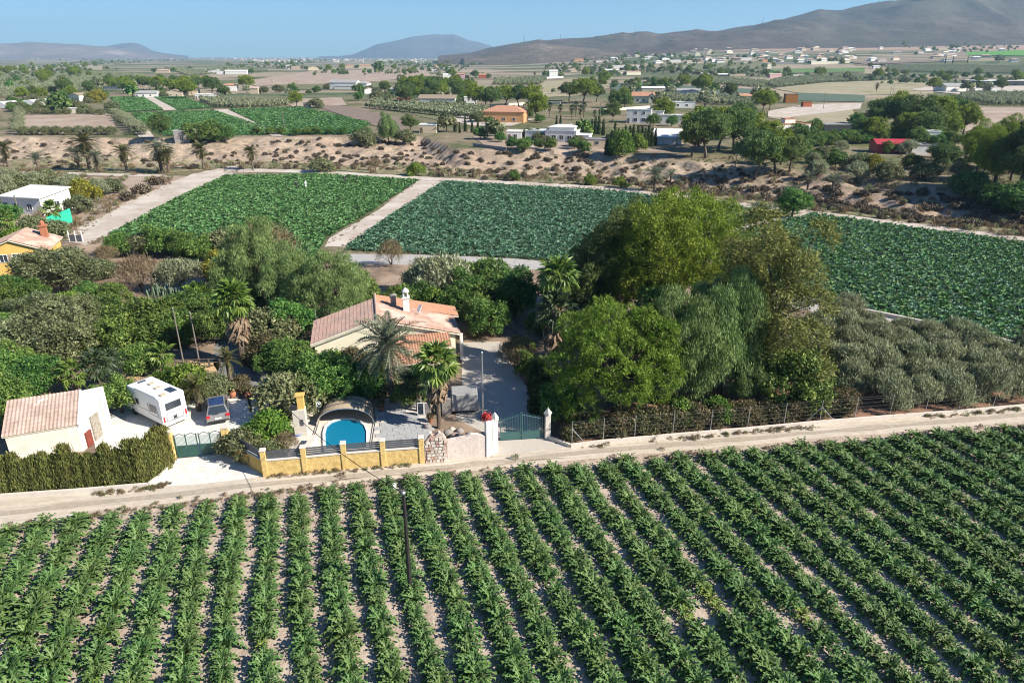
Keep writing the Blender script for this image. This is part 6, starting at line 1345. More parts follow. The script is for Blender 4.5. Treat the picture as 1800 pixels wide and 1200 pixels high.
# ------------------------------------------------------------------ vegetation
T = tree
def garden_trees():
    T('pine', 1083, 735, 10.0, 'broad bright green pine with rounded crown right of the drive gate', wide=1.1, variant=0)
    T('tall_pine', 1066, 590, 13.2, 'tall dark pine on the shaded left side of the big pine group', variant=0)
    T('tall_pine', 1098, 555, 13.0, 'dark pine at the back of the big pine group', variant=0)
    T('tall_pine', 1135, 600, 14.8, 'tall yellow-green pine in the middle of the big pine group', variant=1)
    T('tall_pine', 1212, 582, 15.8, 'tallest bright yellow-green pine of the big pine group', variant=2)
    T('pepper', 1185, 715, 10.2, 'drooping grey-green pepper tree right behind the broad bright pine', variant=0, wide=.95)
    T('pepper', 1262, 700, 11.2, 'taller drooping pepper tree beside the feathery one', variant=1, wide=.85)
    T('feathery', 1342, 695, 15.8, 'tall yellowish feathery tree at the corner of the olive grove', wide=1.22)
    T('feathery', 1290, 640, 12.5, 'smaller feathery tree behind the pepper trees', wide=1.05)
    T('round', 1392, 717, 4.8, 'dense dark green round tree at the edge of the olive grove', wide=1.15, variant=1)
    T('pepper', 1318, 712, 5.2, 'low light green pepper tree between the round tree and the pepper trees', wide=1.)
    T('bright_bush', 1190, 742, 2.2, 'bright low shrub behind the reddish hedge'); T('bright_bush', 1262, 742, 2., 'second bright low shrub behind the reddish hedge')
    T('round', 905, 555, 5., 'dark leafy tree behind the drive, tall one left of the fan palms'); T('round', 1010, 560, 6.5, 'dark leafy tree shaded by the big pines')
    T('round', 950, 592, 2.6, 'dark tree on the shaded side of the drive'); T('round', 1150, 660, 7.5, 'glossy green tree growing in front of the dark pines', wide=.8)
    T('round', 862, 590, 3.6, 'dark citrus tree by the villa, nearest the drive'); T('round', 838, 578, 3.4, 'dark citrus tree right behind the villa porch column'); T('round', 812, 560, 3.8, 'dark citrus tree behind the orange porch roof')
    T('round', 880, 560, 4.6, 'bushy dark tree at the head of the drive'); T('cypress', 938, 695, 3.4, 'dark narrow conifer beside the gravel drive', wide=1.5); T('cypress', 958, 712, 3.6, 'dark conifer nearest the drive gate', wide=1.9); T('cypress', 942, 725, 3.4, 'low dark conifer left of the gate post', wide=1.8)
    T('round', 912, 632, 2.3, 'dark shrub-like tree along the right side of the drive'); T('round', 935, 665, 2.4, 'dark leafy shrub tree halfway down the drive'); T('round', 985, 740, 3.2, 'dark leafy shrub in the corner behind the gate post')
    T('bare_shrub', 908, 655, 3.2, 'pale bare-branched frangipani beside the drive')
    T('olive', 780, 528, 5.2, 'large silvery olive tree behind the villa', wide=1.45, variant=0); T('olive', 745, 518, 4.2, 'smaller olive left of the large silvery one', wide=1.1)
    T('bare_shrub', 688, 470, 3.6, 'thin half-bare shrub in front of the pale path')
    T('round', 740, 545, 3.4, 'leafy green shrub tree behind the villa ridge'); T('round', 700, 550, 3.2, 'dark shrub tree left of the small fan palm'); T('bright_bush', 765, 552, 3., 'light green bush behind the villa chimney')
    T('pepper', 455, 540, 9.2, 'big dark pepper tree left of the villa, back one', wide=1.15, variant=0); T('pepper', 590, 575, 8.4, 'big bright pepper tree immediately left of the villa roof', wide=1.15, variant=1)
    T('pepper', 525, 560, 8., 'pepper tree between the two big ones left of the villa', wide=1.1, variant=0); T('bare_shrub', 470, 475, 6.2, 'brownish grey tree top behind the big pepper trees', wide=1.3)
    T('round', 420, 520, 4.5, 'dark round tree left of the big pepper trees'); T('round', 640, 545, 3.5, 'dark tree at the foot of the bright pepper tree')
    T('round', 258, 605, 4.6, 'round-crowned green mesquite tree in the left garden', wide=1.3, variant=2)
    T('carob', 110, 640, 5.2, 'big grey-green carob behind the outbuilding roof', wide=1.25); T('carob', 45, 640, 5., 'big grey-green carob at the left edge', wide=1.2); T('carob', 150, 590, 4.4, 'grey-green carob right of the other two', wide=1.1)
    T('carob', 70, 585, 4.2, 'grey-green bushy tree in the back row of the left garden', wide=1.2); T('round', 20, 700, 4.2, 'bushy green tree left of the outbuilding'); T('round', 75, 700, 3.8, 'bushy green tree touching the outbuilding roof')
    T('round', 12, 745, 4., 'green tree in front of the left edge by the outbuilding'); T('round', 50, 675, 3.5, 'leafy green tree between the carobs')
    T('carob', 110, 512, 5.8, 'large loquat tree covering the corner of the yellow house', wide=1.3, variant=1); T('round', 30, 535, 3.2, 'dark leafy tree below the yellow house wall'); T('round', 62, 540, 3.2, 'second dark leafy tree below the yellow house wall'); T('round', 8, 540, 3.2, 'dark leafy tree at the left edge below the yellow house')
    T('bare_shrub', 250, 512, 4.4, 'brownish half-bare shrub in the open patch of the left garden', wide=1.2); T('olive', 320, 512, 4., 'grey-green round olive left of the cactus row', wide=1.35); T('bare_shrub', 190, 468, 3., 'reddish dry shrub right of the yellow house')
    T('yellow_bush', 398, 500, 4., 'yellow-leaved bush left of the big pepper trees', wide=.95)
    for i, (x, y, h, k, l) in enumerate(((215, 450, 3.4, 'round', 'dark hedge tree right of the yellow house roof'), (250, 448, 3.2, 'grey_bush', 'brownish hedge shrub behind the half-bare shrub'), (290, 448, 3.8, 'round', 'dark hedge tree with dense crown by the left field'), (325, 452, 3.6, 'round', 'dark hedge tree next to the left field corner'),
                     (360, 462, 3.6, 'round', 'dark hedge tree right of the hedge corner'), (395, 455, 4., 'grey_bush', 'greyish tree in the hedge below the left field'), (180, 490, 2.6, 'grey_bush', 'small grey shrub near the loquat'), (205, 540, 2.8, 'round', 'green shrub at the front of the open patch'),
                     (160, 540, 3., 'round', 'green shrub left of the open patch'), (120, 560, 2.8, 'bright_bush', 'light green citrus row shrub, first'), (60, 575, 2.8, 'bright_bush', 'light green citrus row shrub, at the left'), (20, 580, 3., 'bright_bush', 'light green shrub at the left edge of the citrus row'),
                     (190, 580, 3.6, 'round', 'leafy tree between carob and mesquite'), (215, 620, 3.6, 'round', 'leafy dark tree in front of the mesquite, left'), (300, 610, 3.4, 'round', 'leafy tree in front of the mesquite, right'), (310, 570, 3.2, 'round', 'leafy tree right of the mesquite crown'),
                     (345, 580, 4., 'round', 'tree between mesquite and the skirted fan palm'), (375, 600, 3.6, 'round', 'tree touching the skirted fan palm'), (360, 555, 3.4, 'bright_bush', 'bright shrub below the cactus row'), (250, 660, 2.8, 'round', 'dark round shrub by the ochre patch'),
                     (215, 725, 2.9, 'round', 'clipped round ficus left of the motorhome cab'), (330, 700, 2.8, 'bright_bush', 'yellow-green hibiscus behind the motorhome'), (300, 690, 2.2, 'bright_bush', 'light green bush behind the motorhome roof'), (382, 700, 2.0, 'grey_bush', 'grey-green shrub left behind the silver car'),
                     (480, 610, 3.8, 'grey_bush', 'grey-brown shrub right of the skirted fan palm'), (515, 600, 4., 'round', 'loose green tree left of the villa gable'), (500, 660, 3.4, 'round', 'dark leafy shrub in the middle garden'), (545, 655, 2.6, 'round', 'dark shrub under the villa gable, left'),
                     (585, 650, 2.2, 'bright_bush', 'lit green shrub under the villa gable, middle'), (625, 655, 2.3, 'russet_bush', 'bougainvillea-like shrub under the villa gable'), (510, 728, 3.5, 'grey_bush', 'large grey-green shrub behind the barbecue'), (560, 705, 3.8, 'round', 'dark shrub behind the pool cover, left'),
                     (600, 705, 3.6, 'round', 'dark leafy shrub right behind the pool cover'), (640, 700, 3.2, 'round', 'dark leafy shrub at the right back of the pool cover'), (665, 690, 2.6, 'grey_bush', 'shrub in front of the date palm trunk'), (545, 690, 2.8, 'bright_bush', 'light green shrub behind the barbecue'),
                     (425, 690, 1.4, 'russet_bush', 'small reddish shrub at the back of the white yard'), (470, 640, 2.6, 'russet_bush', 'dark reddish shrub on the grey gravel'), (440, 560, 3.2, 'round', 'green shrub behind the skirted fan palm'), (120, 600, 3., 'round', 'green tree between carob and back row'),
                     (720, 715, 2.2, 'round', 'dark green bush in front of the porch columns'), (650, 640, 2., 'bright_bush', 'small lit bush below the gable'), (400, 560, 3.4, 'round', 'dark tree left of the fan palm crown'), (160, 620, 2.6, 'bright_bush', 'lit citrus-like shrub in front of the carobs'),
                     (0, 610, 3.4, 'round', 'dark tree at the very left behind the carob'), (860, 530, 5., 'round', 'dark tree right of the big olive'), (830, 545, 4., 'round', 'dark tree between big olive and fan palms'), (985, 600, 3.2, 'round', 'dark tree beneath the tall fan palm'))):
        T(k, x, y, h, l, wide=1.12)
    T('bright_bush', 470, 782, 2.6, 'dome of bright arching branches behind the yellow wall', wide=1., variant=0); T('grey_bush', 428, 802, 2.1, 'leafy shrub spilling over the side wall at the left gate', wide=1.15); T('bare_shrub', 505, 800, 1.7, 'dry ornamental grass behind the yellow wall', wide=1.1); T('grey_bush', 480, 812, 1.6, 'low shrub in the corner of the yellow wall', wide=1.)
    near_palm('palm_tree', 690, 706, 6.9, 'grey-green feathery date palm in front of the villa gable', 'date', 1.32, 48, 3, tr=.24)
    near_palm('palm_tree', 772, 752, 7.7, 'bright fan palm with brown dead skirt by the stone wall', 'fan', 1.25, 40, 5, skirt=18, tr=.17)
    near_palm('palm_tree', 428, 641, 9., 'fan palm with thick skirt of dead leaves in the left garden', 'fan', 1.4, 48, 7, skirt=60, tr=.3)
    near_palm('palm_tree', 976, 640, 12.2, 'tall fan palm with yellowish drooping leaves in front of the dark pines', 'fan', 1.4, 34, 9, skirt=18, tr=.2)
    near_palm('palm_tree', 972, 660, 8.8, 'shorter fan palm below the tall yellowish one', 'fand', 1.35, 30, 11, skirt=16, tr=.2)
    near_palm('palm_tree', 712, 570, 4.4, 'small fan palm behind the villa ridge', 'fan', .9, 26, 13)
    near_palm('palm_tree', 140, 700, 3.2, 'low bright fan palm behind the outbuilding roof', 'fan', .95, 22, 15); near_palm('palm_tree', 292, 660, 3., 'low fan palm right of the dark round shrub', 'fan', .9, 22, 17)
    near_palm('palm_tree', 350, 722, 2.8, 'bushy young date palm behind the motorhome', 'dated', .62, 34, 19); near_palm('palm_tree', 406, 672, 3., 'young palm with upright leaves by the ochre strip', 'dated', .6, 28, 21)
    near_palm('palm_tree', 20, 420, 4.5, 'fan palm beside the white house at left', 'fan', .0 + 1.1, 24, 23); near_palm('palm_tree', 98, 400, 4.2, 'bright fan palm in front of the white house gable', 'fan', 1.2, 26, 25)
    T('yucca', 735, 722, 3.6, 'dark spiky yucca left of the skirted fan palm', wide=1.1); T('yucca', 180, 690, 3.8, 'clump of spiky yucca behind the outbuilding'); T('yucca', 203, 675, 3.2, 'second spiky yucca behind the outbuilding')
    # columnar cactus row
    r = thing('cactus_hedge', G(330, 530), 0, 'row of pale columnar cacti before a covered pool', 'cactus'); g = random.Random(4)
    for k in range(26):
        x = (k - 13) * .34; mb = MB(); h = g.uniform(1.4, 2.6); lx = g.uniform(-.2, .2); mb.tube([(0, 0, 0), (lx * .5, 0, h * .5), (lx, 0, h * .9), (lx, 0, h)], [.13, .15, .12, .03], 6)
        for s_ in (-1, 1): hh = h * g.uniform(.4, .7); mb.tube([(0, 0, hh * .6), (s_ * .25, .1, hh * .8), (s_ * .3, .1, hh + .5)], [.07, .09, .04], 5)
        o = mb.build('cactus_column', 'L_cactus', r, True); o.location = (x, g.uniform(-.5, .5), 0)
    r = thing('covered_pool', G(330, 510), R(4), 'grey-blue cover over a raised pool behind the cactus row', 'pool'); MB().box((0, 0, 0), (6.6, 2.6, .5)).build('rim', 'block', r); MB().box((0, 0, .5), (6.2, 2.2, .08)).build('cover', 'blue', r)
    r = thing('garden_bench', G(98, 512), R(20), 'white garden table and chair near the loquat tree', 'garden furniture'); MB().box((0, 0, .7), (1.3, .8, .06)).build('tabletop', 'white_paint', r)
    for x in (-.55, .55):
        for y in (-.3, .3): MB().box((x, y, 0), (.06, .06, .7)).build('leg', 'white_paint', r)
    # conifer hedge
    pts = [(-60, 876), (0, 871), (130, 861), (256, 850), (279, 832), (296, 806)]; q = [G(*p) for p in pts]; i = 0; g = random.Random(5)
    for a, b in zip(q, q[1:]):
        L = (b - a).length; n = max(1, int(L / .62))
        for k in range(n):
            t = (k + .5) / n; p = a.lerp(b, t) + Vector((g.uniform(-.06, .06), .45, 0)); T('hedge_conifer', i * 17, 850, 2.75 * g.uniform(.85, 1.15), 'bushy conifer in the clipped hedge along the road at left', 'conifers of the roadside hedge', at=p, wide=1.05); i += 1
    # tall whips at the hedge end
    pts = [(1000, 778), (1060, 771), (1182, 759), (1313, 748), (1440, 736), (1505, 731)]; q = [G(*p) for p in pts]; i = 0
    for a, b in zip(q, q[1:]):
        L = (b - a).length; n = int(L / .85)
        for k in range(n):
            for rw in range(2):
                p = a.lerp(b, (k + .5 * rw + .2) / n) + Vector((g.uniform(-.1, .1), .45 + rw * .8, 0)); T('hedge_shrub', i * 11, 700 + rw, 1.75 * g.uniform(.85, 1.15), 'russet-green shrub in the hedge behind the wire fence', 'shrubs of the hedge behind the wire fence', at=p); i += 1
    # olive grove
    poly = [(1440, 555), (1560, 585), (1700, 615), (1800, 640), (2200, 720), (2200, 672), (1800, 704), (1640, 718), (1515, 728), (1450, 716), (1425, 640)]
    pw = [tuple(G(*p))[:2] for p in poly]; c0 = G(1440, 700); ax = Vector((math.cos(R(8)), math.sin(R(8)), 0)); ay = Vector((-ax.y, ax.x, 0))
    for i in range(-2, 17):
        for j in range(-5, 12):
            p = c0 + ax * (i * 3.1 + (j % 2) * 1.2 + g.uniform(-.4, .4)) + ay * (j * 2.7 + g.uniform(-.3, .3))
            if in_poly(np.array([[p.x, p.y]]), pw)[0] and p.x / p.y < 1.0: T('olive', i * 31, 600 + j, 3.0 * g.uniform(.8, 1.2), 'silvery olive tree of the dense grove behind the wire fence', 'olive trees of the grove behind the wire fence', at=Vector((p.x, p.y, 0)), wide=1.05)
garden_trees()
def middle_trees():
    g = random.Random(7)
    # left scrub trees above the white house
    for i, (x, y, h, k) in enumerate(((12, 345, 4.2, 'olive'), (40, 340, 4., 'grey_bush'), (66, 338, 4.2, 'olive'), (95, 342, 3.8, 'grey_bush'), (120, 346, 3.8, 'olive'), (150, 352, 4., 'yellow_bush'), (176, 346, 3.6, 'olive'), (200, 340, 3., 'grey_bush'), (30, 360, 3.6, 'grey_bush'), (75, 356, 3.6, 'olive'), (10, 400, 4., 'round'), (28, 440, 3.2, 'bright_bush'),
                                      (140, 375, 3., 'grey_bush'), (60, 412, 3., 'grey_bush'), (100, 420, 3., 'grey_bush'), (130, 330, 3., 'olive'), (20, 325, 3.4, 'olive'), (80, 322, 3., 'grey_bush'), (250, 340, 1.8, 'scrub'), (225, 352, 1.6, 'scrub'), (275, 325, 1.6, 'scrub'))):
        T(k, x, y, h, 'scrubby tree in the sandy ground above the white house at left', 'scrubby trees above the white house at left', wide=1.15)
    # palms in the gully
    for x, y, h, k, l in ((16, 297, 7.5, 'orange_palm', 'slender orange-tinged palm at the left edge of the gully'), (140, 300, 6.2, 'date_palm', 'left palm of the dense dark palm clump'), (158, 298, 9.5, 'date_palm', 'tallest palm of the dense dark palm clump'), (172, 301, 5.5, 'date_palm', 'right low palm of the dense palm clump'),
                       (68, 300, 4., 'squat_palm', 'low palm between the slender palm and the clump'), (223, 301, 7., 'date_palm', 'single pale palm right of the palm clump'), (285, 303, 8.2, 'date_palm', 'grey-green palm below the block hut'), (297, 305, 6.4, 'date_palm', 'shorter palm leaning at the grey-green one'),
                       (358, 297, 7.4, 'orange_palm', 'orange-tinged palm left of the field corner'), (445, 299, 6.4, 'orange_palm', 'palm at the top corner of the left field'), (1150, 336, 5.6, 'date_palm', 'low wide palm above the middle field'), (1178, 326, 3.4, 'squat_palm', 'small palm right of the low wide one'),
                       (1419, 335, 3.6, 'squat_palm', 'small palm on the shaded gully slope, left'), (1462, 340, 4., 'squat_palm', 'small palm on the shaded gully slope, right'), (1390, 366, 4., 'squat_palm', 'palm rising from the round bush at the field corner'), (1540, 162, 7, 'date_palm', 'palm beyond the stubble field'), (1736, 168, 8, 'date_palm', 'palm beside the big white barn')):
        T(k, x, y, h, l, wide=1.55 if k == 'date_palm' and y > 200 else 1.25)
    for i, (x, y, h) in enumerate(((966, 205, 7.5), (985, 207, 7), (1005, 210, 7.5), (1012, 205, 8), (1020, 211, 7), (1026, 206, 7.6), (940, 138, 9), (957, 138, 9), (1045, 212, 5))):
        T('fan_palm', x, y, h, 'slim fan palm in the palm garden left of the modern white house', 'fan palms of the palm garden') if y > 150 else T('fan_palm', x, y, h, 'tall palm left of the two-storey white house, %s' % ('left one' if x < 950 else 'right one'))
    big = [('round', 345, 252, 6.5, 1.3, 'dark bushy tree right of the block hut, left one'), ('round', 372, 250, 7.5, 1.2, 'dark bushy tree right of the block hut, middle one'), ('round', 395, 250, 5.5, 1.2, 'dark bushy tree right of the block hut, right one'),
           ('pepper', 683, 252, 9.5, .95, 'big weeping tree on the bank above the gully'), ('grey_bush', 640, 255, 5, 1.3, 'greyish bush left of the big weeping bank tree'), ('grey_bush', 712, 252, 4.5, 1.2, 'bush right of the big weeping bank tree'),
           ('grey_bush', 565, 303, 3.4, 1.3, 'low bush on the track above the left field'), ('bright_bush', 731, 309, 3.2, 1., 'small bright green tree above the field track'), ('bare_shrub', 660, 300, 3, 1.2, 'brown dry shrubs above the left field'),
           ('round', 1392, 381, 4.4, 1.25, 'round leafy tree at the corner of the right field'), ('yellow_bush', 1533, 303, 4., 1., 'yellow-leaved tree in the orchard'), ('round', 905, 318, 2.4, 1., 'small green bush above the middle field'), ('bright_bush', 1037, 325, 2.2, 1., 'bright little bush above the middle field, left'), ('bright_bush', 1090, 330, 2.2, 1.1, 'bright little bush above the middle field, right'),
           ('far_pine', 1215, 275, 10.5, 1.05, 'umbrella pine at the left of the gully pine clump'), ('far_pine', 1240, 278, 13.5, 1.15, 'tall umbrella pine in the gully pine clump, front'), ('far_pine', 1262, 266, 13.5, 1.15, 'umbrella pine in the gully clump, middle'), ('far_pine', 1288, 268, 12.5, 1.15, 'umbrella pine in the gully clump, right of the middle'),
           ('far_pine', 1312, 262, 11.5, 1.1, 'umbrella pine at the right of the gully clump'), ('far_pine', 1326, 315, 12.5, 1.2, 'spreading dark pine leaning over the gully'), ('far_pine', 1362, 306, 10, 1.2, 'dark pine right of the spreading gully pine'), ('far_pine', 1388, 300, 9, 1.1, 'dark pine in front of the white building'), ('far_pine', 1372, 290, 9, 1., 'pine behind the spreading gully pine'),
           ('far_pine', 1512, 250, 8.5, 1.1, 'smaller pine left of the great pine group'), ('far_pine', 1532, 252, 9, 1.1, 'bright smaller pine below the great pine group'), ('far_pine', 1545, 232, 12, 1.2, 'pine at the left end of the great pine group'), ('far_pine', 1572, 232, 14, 1.3, 'tall pine, second in the great pine group'),
           ('far_pine', 1605, 238, 14.5, 1.3, 'tallest pine in the great pine group'), ('far_pine', 1640, 238, 14.5, 1.3, 'wide pine right of the tallest in the great group'), ('far_pine', 1670, 232, 13, 1.3, 'pine near the right end of the great group'), ('far_pine', 1692, 238, 11, 1.2, 'pine at the right end of the great group'),
           ('tall_pine', 1712, 320, 13, 1.1, 'dark pine at the edge of the right pine wood'), ('tall_pine', 1745, 335, 14, 1.15, 'dense pine in the right pine wood, front'), ('tall_pine', 1788, 345, 17, 1.2, 'tall dense pine at the right edge of the photo'), ('tall_pine', 1762, 300, 13, 1.1, 'pine behind the front ones of the right wood'), ('tall_pine', 1840, 350, 17, 1.2, 'pine cut by the right edge of the photo'), ('tall_pine', 1800, 300, 14, 1.1, 'pine in the back of the right wood'), ('tall_pine', 1702, 285, 9, 1., 'lower pine left of the right wood'),
           ('round', 1700, 345, 5, 1.4, 'dark bush at the foot of the right pine wood, first'), ('round', 1728, 360, 5, 1.4, 'dark bush at the foot of the right pine wood, second'), ('round', 1758, 372, 5.5, 1.4, 'dark bush at the foot of the right pine wood, third'), ('round', 1790, 380, 5.5, 1.4, 'dark bush at the foot of the right pine wood, last'), ('tall_pine', 1725, 300, 11, 1.15, 'middle-sized pine filling the left part of the right wood'), ('tall_pine', 1775, 320, 12, 1.2, 'middle-sized pine filling the right part of the wood'),
           ('far_pine', 1655, 300, 7, 1.2, 'low pine between orchard and right wood'), ('far_pine', 1350, 270, 10, 1.2, 'pine between the two gully clumps'), ('far_pine', 1402, 275, 9, 1.2, 'pine at the left of the white building front'), ('far_pine', 1228, 258, 12, 1.2, 'pine at the back left of the gully clump'), ('far_pine', 1300, 245, 12, 1.2, 'pine at the back right of the gully clump'), ('far_pine', 1590, 250, 10, 1.2, 'pine in the front of the great pine group'), ('far_pine', 1625, 252, 10, 1.3, 'bushy pine in the front of the great pine group'), ('far_pine', 1660, 250, 9, 1.3, 'low pine in front of the great pine group, right'),
           ('tall_pine', 1880, 340, 16, 1.1, 'dark pine beyond the right edge of the wood'),
           ('far_pine', 118, 172, 14, .95, 'tall dark pine above the polytunnels'), ('far_pine', 75, 178, 9, 1.1, 'pine between the polytunnels and the tall one'), ('far_pine', 95, 172, 8, 1., 'low pine left of the tall dark one'), ('far_pine', 128, 176, 9, 1., 'low pine right of the tall dark one'), ('far_pine', 160, 170, 11, 1., 'dark pine right of the tall one'),
           ('far_pine', 42, 178, 9, 1.1, 'dark pine above the leftmost polytunnel'), ('far_pine', 62, 172, 8, 1.1, 'pine in the left group of low pines'), ('yellow_bush', 172, 180, 7, 1.2, 'olive-yellow tree below the pine belt'), ('round', 182, 176, 6, 1.1, 'green tree below the pine belt'),
           ('far_pine', 838, 190, 12, 1.15, 'umbrella pine left of the orange villa'), ('far_pine', 862, 192, 12, 1.2, 'umbrella pine behind the orange villa, left'), ('far_pine', 888, 188, 12.5, 1.25, 'umbrella pine behind the orange villa, middle'), ('far_pine', 912, 188, 12, 1.25, 'umbrella pine behind the orange villa, right'), ('far_pine', 936, 190, 12.5, 1.2, 'tall-stemmed umbrella pine right of the orange villa'),
           ('far_pine', 1000, 178, 12, 1.3, 'wide dark umbrella tree in the middle plain, left'), ('far_pine', 1025, 182, 15, 1.35, 'wide dark umbrella tree in the middle plain, tallest'), ('far_pine', 1048, 180, 11, 1.25, 'wide dark umbrella tree in the middle plain, right'), ('round', 1082, 190, 9, .9, 'tall dark tree left of the cream red-roofed house'), ('round', 1098, 190, 9, .9, 'second tall dark tree left of the red-roofed house'),
           ('far_pine', 1340, 200, 12, 1.2, 'round pine above the white building'), ('far_pine', 1352, 196, 10, 1.1, 'second round pine above the white building'), ('distant', 667, 130, 18, 1., 'tall round tree standing alone before the blue mountain'), ('distant', 728, 126, 10, 1., 'dark round tree right of the tall lone one'),
           ('distant', 1165, 131, 14, 1.2, 'big dark round tree on the far plain, left'), ('distant', 1195, 131, 13, 1.1, 'big dark round tree on the far plain, middle'), ('distant', 1210, 131, 12, .9, 'yellowish tall tree right of the dark round ones'), ('distant', 1600 + 10, 98, 9, 1, 'round tree on the slope'), ('distant', 1755, 111, 14, 1.2, 'big dark tree right of the three cypresses'),
           ('round', 757, 165, 6, 1.4, 'leafy tree right of the small white cottage'), ('far_pine', 758, 150, 9, 1.2, 'bright tree behind the red-walled house'), ('distant', 1468, 112, 14, 1., 'golden autumn tree behind the cream building, left')]
    for k, x, y, h, w_, l in big: T(k, x, y, h, l, wide=w_)
    T('yellow_bush', 1460, 111, 10, 'golden autumn tree at the cream building', wide=.9); T('yellow_bush', 1480, 112, 10, 'golden autumn tree right of the cream building', wide=.8)
    for x, y, h in ((1238, 0, 0),): pass
    for i, (x, y, h) in enumerate(((1237, 123, 16), (1661, 112, 13), (1674, 112, 14), (1700, 111, 12), (1249, 122, 13))):
        T('cypress', x, y, h, ['dark pointed cypress above the striped plot', 'left cypress of three below the slope', 'middle cypress of three below the slope', 'right cypress of three below the slope', 'shorter cypress next to the dark pointed one'][i], wide=.75)
    # cypress row by the white villa
    row = [(978, 226, 5), (985, 228, 5.5), (1022, 232, 5), (1030, 233, 5), (1040, 234, 5.5), (1046, 236, 6.5), (1052, 236, 6.5), (1060, 238, 6), (1066, 272, 6), (1074, 273, 7.5), (1080, 250, 6.5), (1086, 258, 6), (1092, 262, 5.5), (1098, 255, 6.5), (1106, 256, 6.5), (1112, 258, 7), (1120, 256, 6.5), (1127, 258, 7), (1133, 260, 6.5), (1139, 258, 7), (1145, 258, 6), (1151, 256, 5.5), (800, 232, 5.5), (808, 234, 4), (818, 231, 5.5), (830, 233, 5), (840, 233, 5), (855, 232, 4.5), (862, 233, 4.6)]
    for x, y, h in row: T('cypress', x, y, h, 'dark green cypress in the rows around the white villa', 'cypresses around the white villa', wide=1.1)
    for x, y, h, l in ((1090, 275, 7, 'light green rounded conifer below the cypress row, left'), (1120, 268, 5, 'light green conifer below the cypress row, right')): T('bright_bush', x, y, h, l, wide=.75)
    for i, (x, y, h) in enumerate(((967, 265, 3.6), (1010, 262, 3.2), (1027, 270, 3.6), (925, 262, 3.6), (940, 244, 3.2), (900, 262, 3.4), (920, 266, 3.4), (948, 262, 3), (880, 250, 3), (1035, 245, 2.5), (870, 240, 4), (845, 245, 4), (1060, 205, 3.5), (860, 218, 3), (950, 216, 3.5), (930, 208, 4), (1170, 205, 5), (1180, 222, 4), (1148, 222, 5))):
        T('round', x, y, h, 'small leafy garden tree around the white villas', 'garden trees around the white villas', wide=1.1)
    # pine belt at left and other belts
    for i in range(30):
        x = 195 + i * 5.6 + g.uniform(-3, 3); y = 158 + g.uniform(-7, 9) + (i > 20) * 2
        T('far_pine', x, y, g.uniform(9, 12), 'pine in the long belt behind the crop plots', 'pines of the belt behind the crop plots', wide=1.05)
    for i in range(24):      # orchard right of the gully
        x, y = 1400 + g.random() * 290, 268 + g.random() * 55
        T(('grey_bush', 'round', 'olive')[i % 3], x, y, g.uniform(2.8, 4.2), 'orchard tree on the far side of the gully at right', 'orchard trees beyond the gully at right', wide=1.2)
    for i in range(30):
        x = 1405 + i * 9.3; y = 272 - 9 * math.sin(i * .105) + g.uniform(-1.5, 1.5); T('round', x, y - 12, 4.2, 'tree in the dark green row above the orchard', 'trees of the dark green row above the orchard', wide=1.15)
    for i in range(34):     # rough trees and bushes round the houses in the middle plain
        x, y = 440 + g.random() * 400, 160 + g.random() * 18
        T(('round', 'distant', 'grey_bush')[i % 3], x, y, g.uniform(3.5, 6), 'leafy tree among the farm buildings of the middle plain', 'trees among the farm buildings', wide=1.2)
    for i in range(26):
        x, y = 10 + g.random() * 190, 176 + g.random() * 22
        T(('round', 'grey_bush')[i % 2], x, y, g.uniform(3, 4.5), 'bushy tree around the polytunnels', 'trees around the polytunnels', wide=1.2)
    for i in range(9): T('grey_bush', 45 + i * 19 + g.uniform(-3, 3), 202 + g.uniform(-1, 1), 3, 'grey shrub at the top of the bare plot', 'shrubs at the top of the bare plot'); T('grey_bush', 45 + i * 19, 237, 3, 'grey shrub at the lower edge of the bare plot', 'shrubs at the lower edge of the bare plot')
    for i in range(9): T('olive', 34 + g.uniform(-2, 2), 200 + i * 4.5, 3.6, 'olive in the line left of the bare plot', 'olives left of the bare plot', wide=1.2); T('olive', 203 + i * 5, 205 + i * 4, 3.8, 'olive in the line right of the bare plot', 'olives right of the bare plot', wide=1.2); T('olive', 213 + i * 5.3, 207 + i * 3.8, 3.6, 'olive in the line right of the bare plot', 'olives right of the bare plot', wide=1.2)
    for i in range(10): T('round', 455 + i * 21 + g.uniform(-5, 5), 237 + g.uniform(-1, 2), 2.6, 'low dark shrub along the top of the bank', 'shrubs along the top of the bank', wide=1.3)
    # groves: rows of small olives (individuals in front, the mass behind joined)
    for r_ in range(4):
        for i in range(22):
            t = i / 21; x = 650 + t * 185 + r_ * 5; y = 184 + t * 20 + r_ * (-4.5) + 6; T('grove_tree', x, y, 3.4, 'olive of the rows in front of the white barn', 'olives in front of the white barn', wide=1.2)
middle_trees()
